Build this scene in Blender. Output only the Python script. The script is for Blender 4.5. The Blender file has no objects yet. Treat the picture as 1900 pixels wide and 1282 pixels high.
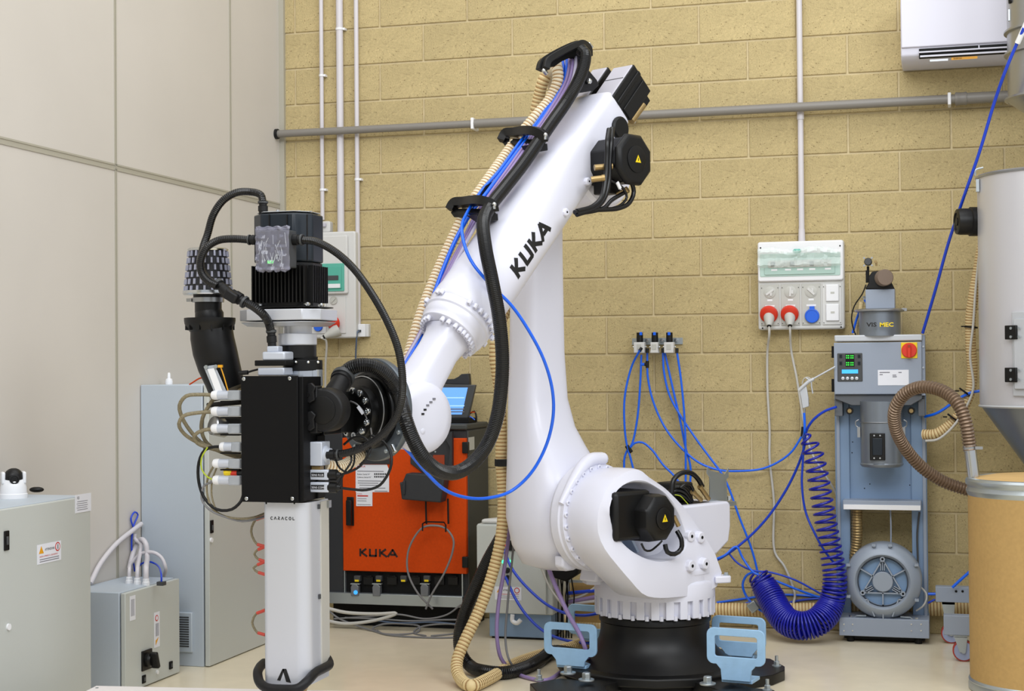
import bpy, bmesh, math, random
from mathutils import Vector, Matrix
random.seed(7)
scn = bpy.context.scene
COL = scn.collection
V = Vector
# ---------------------------------------------------------------- camera
F_PX, YAW, PITCH, ROLL = 2918.688, .270752, .0137371, -.0083857
CAM = V((3.474956, -8.0704761, 1.3391384))
fw = V((-math.sin(YAW)*math.cos(PITCH), math.cos(YAW)*math.cos(PITCH), math.sin(PITCH)))
r0 = V((math.cos(YAW), math.sin(YAW), 0)); u0 = r0.cross(fw)
CR = math.cos(ROLL)*r0 + math.sin(ROLL)*u0
CU = -math.sin(ROLL)*r0 + math.cos(ROLL)*u0
cd = bpy.data.cameras.new('camera'); cam = bpy.data.objects.new('camera', cd); COL.objects.link(cam)
cam.matrix_world = Matrix(((CR.x, CU.x, -fw.x, CAM.x), (CR.y, CU.y, -fw.y, CAM.y), (CR.z, CU.z, -fw.z, CAM.z), (0, 0, 0, 1)))
cd.sensor_fit = 'HORIZONTAL'; cd.sensor_width = 36.0; cd.lens = 36.0*F_PX/1900.0
cd.clip_start = .05; cd.clip_end = 100
scn.camera = cam
# ---------------------------------------------------------------- light of the hall
w = bpy.data.worlds.new('hall'); scn.world = w; w.use_nodes = True
w.node_tree.nodes['Background'].inputs[0].default_value = (.92, .95, 1, 1)
w.node_tree.nodes['Background'].inputs[1].default_value = .68
def area(name, loc, target, sx, sy, power, col=(1, 1, 1)):
    l = bpy.data.lights.new(name, 'AREA'); l.shape = 'RECTANGLE'; l.size = sx; l.size_y = sy
    l.energy = power; l.color = col
    o = bpy.data.objects.new(name, l); COL.objects.link(o); o.location = loc
    o.rotation_euler = (V(target)-V(loc)).to_track_quat('-Z', 'Y').to_euler()
    return o
area('hall_lamp', (2.2, -2.6, 5.6), (2.0, -1.6, 0), 5.0, 2.6, 92, (1, .985, .95))
area('hall_lamp', (2.6, -7.5, 5.4), (2.2, -1.5, 1.2), 4.5, 2.5, 228, (.97, .985, 1))
area('hall_lamp', (6.0, -5.0, 4.2), (1.6, -2.2, 1.3), 2.0, 2.0, 100, (.95, .98, 1))
scn.view_settings.view_transform = 'Standard'; scn.view_settings.look = 'None'
scn.view_settings.gamma = 1.0; scn.view_settings.use_curve_mapping = False
scn.view_settings.exposure = -.04
# ---------------------------------------------------------------- measuring helpers
def ray(px, py):
    return fw + CR*((px-950)/F_PX) - CU*((py-641)/F_PX)
def PL(px, py, P, n):
    d = ray(px, py); return CAM + d*((V(P)-CAM).dot(V(n))/d.dot(V(n)))
def atY(px, py, y): return PL(px, py, (0, y, 0), (0, 1, 0))
def atX(px, py, x): return PL(px, py, (x, 0, 0), (1, 0, 0))
def atZ(px, py, z): return PL(px, py, (0, 0, z), (0, 0, 1))
def atD(px, py, dep): return CAM + ray(px, py)*dep
X3, Y3, Z3 = V((1, 0, 0)), V((0, 1, 0)), V((0, 0, 1))
# ---------------------------------------------------------------- materials
def lin(c):
    return tuple(((v/255)/12.92 if v/255 <= .04045 else ((v/255+.055)/1.055)**2.4) for v in c)
def mat(name, rgb, rough=.5, metal=0., noise=None, bump=None, coat=0., emit=0., alpha=1., trans=0., spec=.5, rnd=0.):
    m = bpy.data.materials.new(name); m.use_nodes = True
    nt = m.node_tree; b = nt.nodes['Principled BSDF']; c = lin(rgb)
    b.inputs['Base Color'].default_value = (*c, 1); b.inputs['Roughness'].default_value = rough
    b.inputs['Metallic'].default_value = metal; b.inputs['Coat Weight'].default_value = coat
    b.inputs['Specular IOR Level'].default_value = spec
    b.inputs['Alpha'].default_value = alpha; b.inputs['Transmission Weight'].default_value = trans
    if emit: b.inputs['Emission Color'].default_value = (*c, 1); b.inputs['Emission Strength'].default_value = emit
    tc = None
    if noise or bump or rnd:
        tc = nt.nodes.new('ShaderNodeTexCoord')
    out = None
    if noise:      # (scale, amount) or list of them
        src = None
        for sc, am in (noise if isinstance(noise, list) else [noise]):
            n = nt.nodes.new('ShaderNodeTexNoise'); n.inputs['Scale'].default_value = sc; n.inputs['Detail'].default_value = 3
            nt.links.new(tc.outputs['Object'], n.inputs['Vector'])
            mr = nt.nodes.new('ShaderNodeMapRange'); mr.inputs[1].default_value = .3; mr.inputs[2].default_value = .7
            mr.inputs[3].default_value = 1-am; mr.inputs[4].default_value = 1+am
            nt.links.new(n.outputs['Fac'], mr.inputs[0])
            if src is None: src = mr.outputs[0]
            else:
                mm = nt.nodes.new('ShaderNodeMath'); mm.operation = 'MULTIPLY'
                nt.links.new(src, mm.inputs[0]); nt.links.new(mr.outputs[0], mm.inputs[1]); src = mm.outputs[0]
        out = src
    if rnd:
        oi = nt.nodes.new('ShaderNodeObjectInfo'); mr = nt.nodes.new('ShaderNodeMapRange')
        mr.inputs[3].default_value = 1-rnd; mr.inputs[4].default_value = 1+rnd
        nt.links.new(oi.outputs['Random'], mr.inputs[0])
        if out is None: out = mr.outputs[0]
        else:
            mm = nt.nodes.new('ShaderNodeMath'); mm.operation = 'MULTIPLY'
            nt.links.new(out, mm.inputs[0]); nt.links.new(mr.outputs[0], mm.inputs[1]); out = mm.outputs[0]
    if out is not None:
        vm = nt.nodes.new('ShaderNodeVectorMath'); vm.operation = 'SCALE'; vm.inputs[0].default_value = c
        nt.links.new(out, vm.inputs['Scale']); nt.links.new(vm.outputs[0], b.inputs['Base Color'])
    if bump:
        n = nt.nodes.new('ShaderNodeTexNoise'); n.inputs['Scale'].default_value = bump[0]; n.inputs['Detail'].default_value = 4
        nt.links.new(tc.outputs['Object'], n.inputs['Vector'])
        bp = nt.nodes.new('ShaderNodeBump'); bp.inputs['Strength'].default_value = bump[1]; bp.inputs['Distance'].default_value = .003
        nt.links.new(n.outputs['Fac'], bp.inputs['Height']); nt.links.new(bp.outputs[0], b.inputs['Normal'])
    return m
M = {}
def dm(key, *a, **k): M[key] = mat(key, *a, **k)
dm('block', (184, 167, 124), .92, noise=[(7, .05), (2.2, .05), (140, .10)], bump=(260, .6), spec=.15, rnd=.05)
nt = M['block'].node_tree; b = nt.nodes['Principled BSDF']        # dark pores and pale grains in the block face
src = b.inputs['Base Color'].links[0].from_socket
tc = nt.nodes.new('ShaderNodeTexCoord'); n1 = nt.nodes.new('ShaderNodeTexNoise'); n1.inputs['Scale'].default_value = 150; n1.inputs['Detail'].default_value = 1
nt.links.new(tc.outputs['Object'], n1.inputs['Vector'])
cr = nt.nodes.new('ShaderNodeValToRGB'); cr.color_ramp.elements[0].position = .24; cr.color_ramp.elements[0].color = (.42, .38, .33, 1)
cr.color_ramp.elements[1].position = .33; cr.color_ramp.elements[1].color = (1, 1, 1, 1)
e = cr.color_ramp.elements.new(.66); e.color = (1, 1, 1, 1); e = cr.color_ramp.elements.new(.78); e.color = (1.25, 1.25, 1.25, 1)
nt.links.new(n1.outputs['Fac'], cr.inputs[0])
mx = nt.nodes.new('ShaderNodeVectorMath'); mx.operation = 'MULTIPLY'
nt.links.new(src, mx.inputs[0]); nt.links.new(cr.outputs[0], mx.inputs[1]); nt.links.new(mx.outputs[0], b.inputs['Base Color'])
dm('mortar', (204, 189, 152), .95, noise=(20, .1), spec=.1)
dm('wall_panel', (203, 198, 191), .55, noise=(1.5, .03), spec=.3)
dm('seam', (170, 166, 152), .5)
dm('floor', (228, 217, 191), .25, noise=[(1.3, .05), (9, .03)], spec=.45)
dm('white', (221, 222, 235), .36, coat=.15)
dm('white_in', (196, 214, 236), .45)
dm('black', (11, 11, 12), .42, spec=.35)
dm('black_metal', (12, 12, 12), .3, spec=.4)
dm('black_matt', (8, 8, 9), .6, spec=.25)
dm('black_box', (6, 6, 8), .55, spec=.2)
dm('hose_black', (8, 8, 10), .3, spec=.45)
dm('rubber', (15, 15, 17), .5, spec=.35)
dm('slate', (20, 30, 40), .38, spec=.4)
dm('grey_metal', (118, 121, 126), .4, metal=.35)
dm('dark_grey', (64, 66, 68), .5)
dm('motor_top', (186, 184, 194), .5)
dm('zinc', (176, 184, 188), .33, metal=.75)
dm('chrome', (205, 208, 210), .2, metal=1.)
dm('silver_paint', (196, 200, 206), .38, metal=.35)
dm('alu', (205, 208, 216), .4, metal=.45)
dm('alu_side', (198, 196, 188), .45, metal=.25)
dm('beige_hose', (222, 200, 150), .5)
dm('beige_hose_pale', (234, 220, 192), .5)
dm('groove', (168, 132, 84), .6)
dm('wire', (128, 100, 60), .5)
dm('brown_hose', (128, 108, 90), .35, metal=.55)
dm('blue', (2, 100, 240), .3, spec=.6)
dm('blue_deep', (12, 62, 200), .3, spec=.6)
dm('coil', (12, 22, 156), .28, spec=.6)
dm('violet', (146, 126, 176), .4)
dm('clear_hose', (196, 190, 214), .3, alpha=.85)
dm('orange', (202, 68, 0), .6, spec=.2, noise=(90, .06), bump=(300, .15))
dm('orange_dark', (150, 52, 8), .5)
dm('ctrl_dark', (40, 42, 46), .55, bump=(300, .1))
dm('ctrl_side', (58, 60, 58), .6)
dm('cabinet', (190, 194, 190), .45, bump=(220, .08))
dm('cabinet_side', (180, 190, 200), .45, bump=(220, .08))
dm('machine', (146, 156, 172), .42, bump=(260, .08))
dm('machine_blue', (128, 154, 186), .42)
dm('machine_dark', (90, 94, 100), .45)
dm('blower', (150, 160, 174), .42, metal=.15)
dm('blower_in', (126, 156, 190), .45)
dm('steel', (166, 168, 170), .3, metal=.8)
dm('steel_blue', (132, 140, 150), .33, metal=.6)
dm('silo', (208, 208, 214), .36, metal=.4)
dm('plastic', (208, 208, 206), .45)
dm('plastic_white', (232, 233, 236), .4)
dm('plastic_shade', (186, 186, 180), .5)
dm('ac_white', (212, 212, 226), .4)
dm('conduit', (206, 202, 206), .45)
dm('pipe_grey', (128, 124, 118), .42)
dm('red', (214, 52, 28), .4)
dm('blue_plug', (30, 96, 214), .4)
dm('teal', (96, 190, 170), .15, alpha=.8)
dm('teal_pale', (196, 226, 216), .2, alpha=.75)
dm('film', (226, 238, 234), .12, alpha=.42, bump=(60, 1.), spec=.9)
dm('yellow', (236, 206, 20), .45)
dm('amber', (226, 160, 20), .45)
dm('green_yellow', (170, 186, 40), .45)
dm('light_blue', (150, 188, 222), .45, noise=(30, .05), spec=.4)
dm('kraft', (178, 146, 94), .75, noise=[(3, .04), (60, .05)], spec=.2)
dm('kraft_top', (198, 164, 110), .75, noise=(20, .04), spec=.2)
dm('paper', (226, 228, 236), .6)
dm('print_grey', (120, 120, 128), .7)
dm('print_black', (14, 14, 15), .6)
dm('print_red', (196, 50, 40), .6)
dm('print_brown', (40, 14, 6), .6)
dm('screen', (96, 150, 226), .3, emit=.9)
dm('screen_pale', (150, 190, 240), .3, emit=.9)
dm('led_green', (60, 230, 150), .3, emit=2.5)
dm('led_digit', (50, 210, 60), .3, emit=1.2)
dm('led_blue', (60, 160, 240), .3, emit=.9)
dm('led_red', (230, 30, 30), .3, emit=1.5)
dm('pleat', (156, 158, 176), .45)
dm('pleat_dark', (24, 24, 28), .6)
dm('glass_tube', (190, 196, 204), .12, metal=.6)
dm('connector', (196, 202, 214), .4, metal=.2)
dm('clear_conn', (186, 192, 200), .12, alpha=.7)
dm('khaki', (126, 116, 90), .6, noise=(220, .25))
dm('brass', (164, 140, 96), .35, metal=.7)
dm('cable_grey', (120, 120, 122), .5)
dm('cable_pale', (196, 194, 188), .5)
dm('cable_blue_grey', (80, 96, 120), .5)
dm('grey_plate', (96, 104, 112), .35, metal=.5)
dm('red_sleeve', (196, 66, 50), .5)
dm('foam', (120, 104, 92), .8)
dm('bed', (232, 226, 224), .5)
dm('caster_red', (170, 60, 50), .5)
dm('caster_blue', (150, 160, 190), .4)
dm('tape', (150, 150, 170), .12, alpha=.42, bump=(40, 1.), spec=1.)
# ---------------------------------------------------------------- mesh helpers
def ortho(ax):
    ax = V(ax).normalized()
    t = Z3 if abs(ax.z) < .9 else X3
    x = t.cross(ax).normalized(); y = ax.cross(x).normalized()
    return x, y, ax
class MB:
    def __init__(s): s.v = []; s.f = []
    def add(s, vs, fs):
        k = len(s.v); s.v += [V(q) for q in vs]; s.f += [tuple(i+k for i in f) for f in fs]; return s
    def box(s, c, sz, ax=(X3, Y3, Z3)):
        c = V(c); X, Y, Z = [V(a) for a in ax]; hx, hy, hz = sz[0]/2, sz[1]/2, sz[2]/2
        vs = [c+X*hx*i+Y*hy*j+Z*hz*k for i in (-1, 1) for j in (-1, 1) for k in (-1, 1)]
        fl = V(X).cross(V(Y)).dot(V(Z)) < 0
        fs = [(0, 1, 3, 2), (4, 6, 7, 5), (0, 4, 5, 1), (2, 3, 7, 6), (0, 2, 6, 4), (1, 5, 7, 3)]
        return s.add(vs, [f[::-1] for f in fs] if fl else fs)
    def bb(s, x0, x1, y0, y1, z0, z1):
        return s.box(((x0+x1)/2, (y0+y1)/2, (z0+z1)/2), (abs(x1-x0), abs(y1-y0), abs(z1-z0)))
    def loft(s, rings, cap=True, closed=True):
        n = len(rings[0]); vs = [p for r in rings for p in r]; fs = []
        for i in range(len(rings)-1):
            for j in range(n if closed else n-1):
                a, b = i*n+j, i*n+(j+1) % n
                fs.append((a, b, b+n, a+n))
        if cap:
            fs.append(tuple(range(n))[::-1]); fs.append(tuple((len(rings)-1)*n+j for j in range(n)))
        return s.add(vs, fs)
    def lathe(s, prof, P, ax, seg=24, cap=True, frame=None):
        """prof = [(radius, distance along axis)]"""
        X, Y, Zx = frame or ortho(ax); P = V(P)
        return s.loft([[P+Zx*t+X*(r*math.cos(2*math.pi*j/seg))+Y*(r*math.sin(2*math.pi*j/seg)) for j in range(seg)] for r, t in prof], cap)
    def cyl(s, p0, p1, r, r1=None, seg=16):
        p0, p1 = V(p0), V(p1); ax = p1-p0
        return s.lathe([(r, 0), (r if r1 is None else r1, ax.length)], p0, ax, seg)
    def prism(s, pts, ext):
        """pts 3D outline, extruded by ext"""
        pts = [V(p) for p in pts]; ext = V(ext)
        nrm = V((0, 0, 0))
        for i in range(len(pts)): nrm += (pts[i]-pts[0]).cross(pts[(i+1) % len(pts)]-pts[0])
        if nrm.dot(ext) < 0: pts = pts[::-1]
        return s.loft([pts, [p+ext for p in pts]])
    def ringprism(s, outer, inner, ext):
        n = len(outer); ext = V(ext); o = [V(p) for p in outer]; i = [V(p) for p in inner]
        vs = o+i+[p+ext for p in o]+[p+ext for p in i]; fs = []
        for k in range(n):
            k2 = (k+1) % n
            fs += [(k, k2, n+k2, n+k), (2*n+k, 3*n+k, 3*n+k2, 2*n+k2), (k, 2*n+k, 2*n+k2, k2), (n+k, n+k2, 3*n+k2, 3*n+k)]
        return s.add(vs, fs)
    def tube(s, pts, r, seg=8, cap=True, rf=None):
        pts = [V(p) for p in pts]; n = len(pts); rings = []
        t = (pts[1]-pts[0]).normalized(); X, Y, _ = ortho(t)
        for i, p in enumerate(pts):
            t2 = (pts[min(i+1, n-1)]-pts[max(i-1, 0)])
            t2 = t2.normalized() if t2.length > 1e-9 else t
            X = (X - t2*X.dot(t2))
            X = X.normalized() if X.length > 1e-6 else ortho(t2)[0]
            Y = t2.cross(X); t = t2
            rr = rf(i) if rf else r
            rings.append([p+X*(rr*math.cos(2*math.pi*j/seg))+Y*(rr*math.sin(2*math.pi*j/seg)) for j in range(seg)])
        return s.loft(rings, cap)
    def ball(s, c, r, seg=12, sq=(1, 1, 1), ax=(X3, Y3, Z3)):
        c = V(c); rings = []
        for i in range(1, seg//2):
            th = math.pi*i/(seg//2)
            rings.append([c-V(ax[2])*(r*sq[2]*math.cos(th))+V(ax[0])*(r*sq[0]*math.sin(th)*math.cos(2*math.pi*j/seg))+V(ax[1])*(r*sq[1]*math.sin(th)*math.sin(2*math.pi*j/seg)) for j in range(seg)])
        return s.loft(rings)
    def build(s, name, m, parent=None, smooth=35, bevel=0, bseg=2, kind=None, label=None):
        me = bpy.data.meshes.new(name); me.from_pydata([tuple(q) for q in s.v], [], s.f); me.update()
        bm = bmesh.new(); bm.from_mesh(me); bmesh.ops.recalc_face_normals(bm, faces=bm.faces); bm.to_mesh(me); bm.free()
        me.materials.append(M[m] if isinstance(m, str) else m)
        if smooth:
            for p in me.polygons: p.use_smooth = True
            me.set_sharp_from_angle(angle=math.radians(smooth))
        o = bpy.data.objects.new(name, me); COL.objects.link(o)
        if bevel:
            b = o.modifiers.new('bevel', 'BEVEL'); b.width = bevel; b.segments = bseg; b.limit_method = 'ANGLE'; b.angle_limit = math.radians(40)
            b.harden_normals = False
        if parent is not None:
            o.parent = parent
            if parent.type == 'EMPTY': o.matrix_parent_inverse = Matrix.Translation(-parent.location)
        if kind: o['kind'] = kind
        if label: o['label'] = label
        return o
def cr_path(pts, step=.02, closed=False):
    pts = [V(p) for p in pts]; out = []
    n = len(pts)
    for i in range(n-1):
        p0 = pts[i-1] if i else pts[0]*2-pts[1]; p1, p2 = pts[i], pts[i+1]; p3 = pts[i+2] if i+2 < n else pts[-1]*2-pts[-2]
        k = max(1, int(math.ceil((p2-p1).length/step)))
        def kn(a, b): return max((a-b).length, 1e-6)**.5
        t0 = 0; t1 = t0+kn(p0, p1); t2 = t1+kn(p1, p2); t3 = t2+kn(p2, p3)
        for j in range(k):
            t = t1+(t2-t1)*j/k
            A1 = p0*((t1-t)/(t1-t0))+p1*((t-t0)/(t1-t0)); A2 = p1*((t2-t)/(t2-t1))+p2*((t-t1)/(t2-t1)); A3 = p2*((t3-t)/(t3-t2))+p3*((t-t2)/(t3-t2))
            B1 = A1*((t2-t)/(t2-t0))+A2*((t-t0)/(t2-t0)); B2 = A2*((t3-t)/(t3-t1))+A3*((t-t1)/(t3-t1))
            out.append(B1*((t2-t)/(t2-t1))+B2*((t-t1)/(t2-t1)))
    out.append(pts[-1]); return out
def resample(path, step):
    out = [path[0]]; acc = 0.; last = path[0]
    for p in path[1:]:
        seg = (p-last).length
        while acc+seg >= step and seg > 1e-9:
            q = last+(p-last)*((step-acc)/seg); out.append(q); seg -= (step-acc); last = q; acc = 0.
        acc += seg; last = p
    return out
def thing(name, label, cat, loc=(0, 0, 0), group=None):
    o = bpy.data.objects.new(name, None); o.location = V(loc); COL.objects.link(o); o.empty_display_size = .05
    o['label'] = label; o['category'] = cat
    if group: o['group'] = group
    return o
def tag(o, label, cat, group=None, kind=None):
    o['label'] = label; o['category'] = cat
    if group: o['group'] = group
    if kind: o['kind'] = kind
    return o
def struct(o): o['kind'] = 'structure'; return o
def inroom(P, r):
    P = V(P)
    for ax, lim, sg in ((1, -r-.006, 1), (0, -.087+r+.006, -1)):
        if sg*(P[ax]-lim) > 0: P = CAM+(P-CAM)*((lim-CAM[ax])/(P[ax]-CAM[ax]))
    return P
def hose(name, pts, r, m, label=None, cat='hose', parent=None, group=None, step=.02, seg=10):
    o = MB().tube(cr_path([inroom(q, r) for q in pts], step), r, seg).build(name, m, parent, smooth=60)
    if label: tag(o, label, cat, group)
    return o
def corrugated(name, pts, r, pitch, m, label=None, cat='hose', parent=None, depth=.12, seg=12, wire=None, sm=50, wk=.55):
    """a ribbed hose: each ring is geometry; wire = material of the helix in the grooves"""
    path = resample(cr_path([inroom(q, r) for q in pts], .01), pitch/4)
    o = MB().tube(path, r, seg, rf=lambda i: r*(1, 1, 1-depth*.5, 1-depth)[i % 4]).build(name, m, parent, smooth=sm)
    if wire:
        wb = MB(); t0 = None
        for i in range(3, len(path)-1, 4):
            t = (path[i+1]-path[i-1]).normalized()
            wb.lathe([(r*(1-depth*wk), -pitch*.2), (r*(1-depth*wk), pitch*.2)], path[i], t, seg, cap=False)
        wb.build('spiral_rib', wire, o)
    if label: tag(o, label, cat)
    return o
def copy_thing(src, delta, label=None):
    c = src.copy(); COL.objects.link(c); c.location = src.location+V(delta)
    if label: c['label'] = label
    def rec(s, d):
        for ch in list(s.children):
            if ch.get('_c'): continue
            k = ch.copy(); COL.objects.link(k); k.parent = d
            rec(ch, k)
    rec(src, c); return c
def text(s, P, rt, up, h, m, parent, name='lettering', w=1., bold=0., ext=.0006, align='LEFT'):
    cu = bpy.data.curves.new(name, 'FONT'); cu.body = s; cu.size = 1; cu.align_x = align; cu.extrude = 0; cu.offset = bold
    cu.resolution_u = 2
    o = bpy.data.objects.new(name, cu); COL.objects.link(o)
    bpy.context.view_layer.update()
    me = bpy.data.meshes.new_from_object(o.evaluated_get(bpy.context.evaluated_depsgraph_get()))
    COL.objects.unlink(o); bpy.data.objects.remove(o)
    rt, up = V(rt).normalized(), V(up).normalized(); n = rt.cross(up); P = V(P); k = h/.73
    for vt in me.vertices: vt.co = P+rt*(vt.co.x*k*w)+up*(vt.co.y*k)+n*ext
    me.materials.clear(); me.materials.append(M[m])
    o = bpy.data.objects.new(name, me); COL.objects.link(o)
    if parent is not None:
        o.parent = parent
        if parent.type == 'EMPTY': o.matrix_parent_inverse = Matrix.Translation(-parent.location)
    return o
def strokes(segs, P, rt, up, h, wd, m, parent, name='lettering', th=.0012, fn=None, aspect=1.):
    """letters cut as flat bars; segs = [(x0,y0,x1,y1)...] in letter units"""
    mb = MB(); rt, up = V(rt).normalized(), V(up).normalized(); n = rt.cross(up); P = V(P)
    for x0, y0, x1, y1 in segs:
        a = V((x0*aspect, y0, 0))*h; b = V((x1*aspect, y1, 0))*h; t = (b-a).normalized(); q = V((-t.y, t.x, 0))*(wd/2)
        pts = [a-q, b-q, b+q, a+q]
        if fn: mb.prism([fn(v.x, v.y) for v in pts], n*th)
        else: mb.prism([P+rt*v.x+up*v.y for v in pts], n*th)
    return mb.build(name, m, parent, smooth=0)
def rrect(cx, cy, w_, h_, r, n=4):
    out = []
    for (sx, sy, a0) in ((1, 1, 0), (-1, 1, 90), (-1, -1, 180), (1, -1, 270)):
        for i in range(n+1):
            a = math.radians(a0+90*i/n); out.append((cx+sx*(w_/2-r)+r*math.cos(a), cy+sy*(h_/2-r)+r*math.sin(a)))
    return out
def sellipse(wx, wy, p, n=24):
    out = []
    for i in range(n):
        a = 2*math.pi*i/n; c, s_ = math.cos(a), math.sin(a)
        out.append((wx*math.copysign(abs(c)**(2/p), c), wy*math.copysign(abs(s_)**(2/p), s_)))
    return out
def plate(mb, x0, x1, z0, z1, y, th, r=.01):
    """rounded plate facing the hall (-y)"""
    pts = [V((a, y, b)) for a, b in rrect((x0+x1)/2, (z0+z1)/2, abs(x1-x0), abs(z1-z0), r)]
    return mb.prism(pts, V((0, -th, 0)))
KUKA = [(.08, 0, .08, 1), (.16, .5, .62, 1), (.2, .5, .7, 0),
        (.95, .08, .95, 1), (.87, .1, 1.55, .1), (1.5, .02, 1.5, 1),
        (1.85, 0, 1.85, 1), (1.93, .5, 2.4, 1), (1.97, .5, 2.48, 0),
        (2.55, 0, 3.02, .98), (2.98, .98, 3.4, 0), (2.8, .3, 3.25, .3)]
# ================================================================ THE SETTING
fl = MB().bb(-.35, 9, -14, .25, -.06, 0).build('floor', 'floor', smooth=0); struct(fl)
wb = MB().bb(-.35, 9, .004, .25, 0, 5.2).build('wall_back', 'mortar', smooth=0); struct(wb)
def block_mesh(w_):
    m_ = MB(); h = .189; d = .0045; e = .0025
    r = [[V((-w_/2+i, .012 if i == 0 and k == 0 else -k, -h/2+i)) for _ in (0,)] for i, k in ()]
    def rg(i, y): return [V((-w_/2+i, y, -h/2+i)), V((w_/2-i, y, -h/2+i)), V((w_/2-i, y, h/2-i)), V((-w_/2+i, y, h/2-i))]
    m_.loft([rg(0, .006), rg(0, -d+e), rg(e, -d)])
    return m_
bl = block_mesh(.489)
b0 = bl.build('concrete_block', 'block', wb, smooth=0)
mfull = b0.data; first = True; cuts = {}
xL, xR = -.075, 6.4
for k in range(0, 20):
    x = (0 if k % 2 == 0 else .25) - .5
    while x < xR:
        a, b = max(x+.0055, xL), min(x+.4945, xR)
        if b-a > .04:
            key = round(b-a, 3)
            if abs(key-.489) < .002: me = mfull
            else:
                if key not in cuts:
                    t = block_mesh(key).build('concrete_block', 'block', wb, smooth=0); cuts[key] = t.data; bpy.data.objects.remove(t)
                me = cuts[key]
            if first and me is mfull: o = b0; first = False
            else:
                o = bpy.data.objects.new('concrete_block', me); COL.objects.link(o); o.parent = wb
            o.location = ((a+b)/2, random.uniform(-.0012, .0012), .2*k+.1)
        x += .5
# left wall of panels
XW = -.087
wl = MB().bb(-.35, XW-.014, -14, .004, 0, 5.2).build('wall_left', 'seam', smooth=0); struct(wl)
ys = [.0, -.645, -1.81, -2.975, -4.14, -5.3]
for z0, z1 in ((0.0, 2.236), (2.25, 4.486)):
    for i in range(5):
        MB().bb(XW-.02, XW, ys[i+1]+.006, ys[i]-.006, z0+.004, z1).build('wall_panel', 'wall_panel', wl, smooth=0, bevel=.002)
for i in range(1, 5):
    mb = MB().bb(XW-.02, XW+.004, ys[i]-.009, ys[i]-.003, 0, 4.5).bb(XW-.02, XW+.004, ys[i]+.003, ys[i]+.009, 0, 4.5)
    mb.bb(XW-.02, XW+.0015, ys[i]-.005, ys[i]+.005, 0, 4.5).build('joint_strip', 'seam', wl, smooth=0)
MB().bb(XW-.01, XW+.0015, -5.3, -.01, 2.234, 2.252).bb(XW-.01, XW+.004, -5.3, -.01, 2.228, 2.236).bb(XW-.01, XW+.004, -5.3, -.01, 2.25, 2.258).build('joint_strip', 'seam', wl, smooth=0)
MB().bb(XW-.002, XW+.03, -.028, .0, 0, 4.6).build('corner_trim', 'seam', wl, smooth=0)
# ---------------------------------------------------------------- wall pipes
def conduit(x0, px, pz, r, ztop, zbot, lab, clips):
    """px: two pixels that fix the line"""
    t = thing('electrical_conduit', lab, 'conduit', (x0, -.03, zbot), group='vertical white conduits on the block wall')
    MB().cyl((x0, -.03, zbot), (x0, -.03, ztop), r, seg=14).build('tube', 'conduit', t)
    for z in clips:
        MB().cyl((x0, -.03, z-.006), (x0, -.03, z+.006), r+.003, seg=14).bb(x0-.004, x0+r+.012, -.034, -.001, z-.006, z+.006).build('pipe_clip', 'plastic_white', t)
    return t
def wz(px, py): return atY(px, py, -.03).z
conduit(atY(597, 200, -.03).x, None, None, .0115, 3.6, wz(602, 408), 'thin white conduit nearest the room corner, ending above the grey socket cover', [wz(600, 140), wz(600, 352)])
conduit(atY(631, 200, -.03).x, None, None, .0195, 3.6, wz(634, 476), 'thickest white conduit in the middle of the left three', [wz(631, 54)])
conduit(atY(662, 200, -.03).x, None, None, .0125, 3.6, wz(666, 602), 'thin white conduit running down to the small white data socket', [wz(662, 333)])
t = conduit(atY(1485, 200, -.03).x, None, None, .0145, 3.6, wz(1486, 448), 'white conduit running down to the right socket panel', [])
xr = atY(1485, 200, -.03).x; zc = wz(1485, 194)
MB().cyl((xr, -.03, wz(1485, 222)), (xr, -.03, wz(1485, 208)), .018, seg=14).build('pipe_coupling', 'conduit', t)
MB().cyl((xr, -.03, wz(1485, 450)), (xr, -.03, wz(1485, 425)), .018, .016, seg=14).build('pipe_coupling', 'conduit', t)
zp = atY(1190, 214, -.07).z; print('pipe z', zp, [round(atY(x, y, -.07).z, 3) for x, y in ((522, 243), (880, 230), (1480, 195), (1865, 180))])
yp = -.075
gp = thing('horizontal_pipe', 'long grey horizontal pipe crossing the block wall in front of the conduits', 'pipe', (atY(522, 243, yp).x, yp, zp))
xs = [XW+.0, atY(885, 230, yp).x, atY(1172, 214, yp).x, atY(1774, 183, yp).x, 5.6]
MB().cyl((xs[0], yp, zp), (xs[1], yp, zp), .0205, seg=18).build('pipe_section', 'pipe_grey', gp)
MB().cyl((xs[1]-.02, yp, zp), (xs[2], yp, zp), .0245, seg=18).build('pipe_section', 'pipe_grey', gp)
MB().cyl((xs[2], yp, zp), (xs[3], yp, zp), .023, seg=18).build('pipe_section', 'pipe_grey', gp)
MB().cyl((xs[3], yp, zp), (xs[4], yp, zp), .028, seg=18).build('pipe_section', 'pipe_grey', gp)
MB().lathe([(.031, 0), (.033, .008), (.031, .016), (.031, .04), (.033, .05), (.031, .056)], (xs[3]-.005, yp, zp), X3, 18).build('pipe_coupling', 'pipe_grey', gp)
MB().cyl((xs[0], yp, zp), (xs[0]+.016, yp, zp), .028, seg=18).build('end_cap', 'rubber', gp)
for px in (878, 1172, 1762):
    x = atY(px, 220, yp).x
    MB().bb(x-.008, x+.008, yp-.026, 0, zp-.03, zp+.03).build('pipe_clip', 'plastic_white', gp, bevel=.003)
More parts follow.
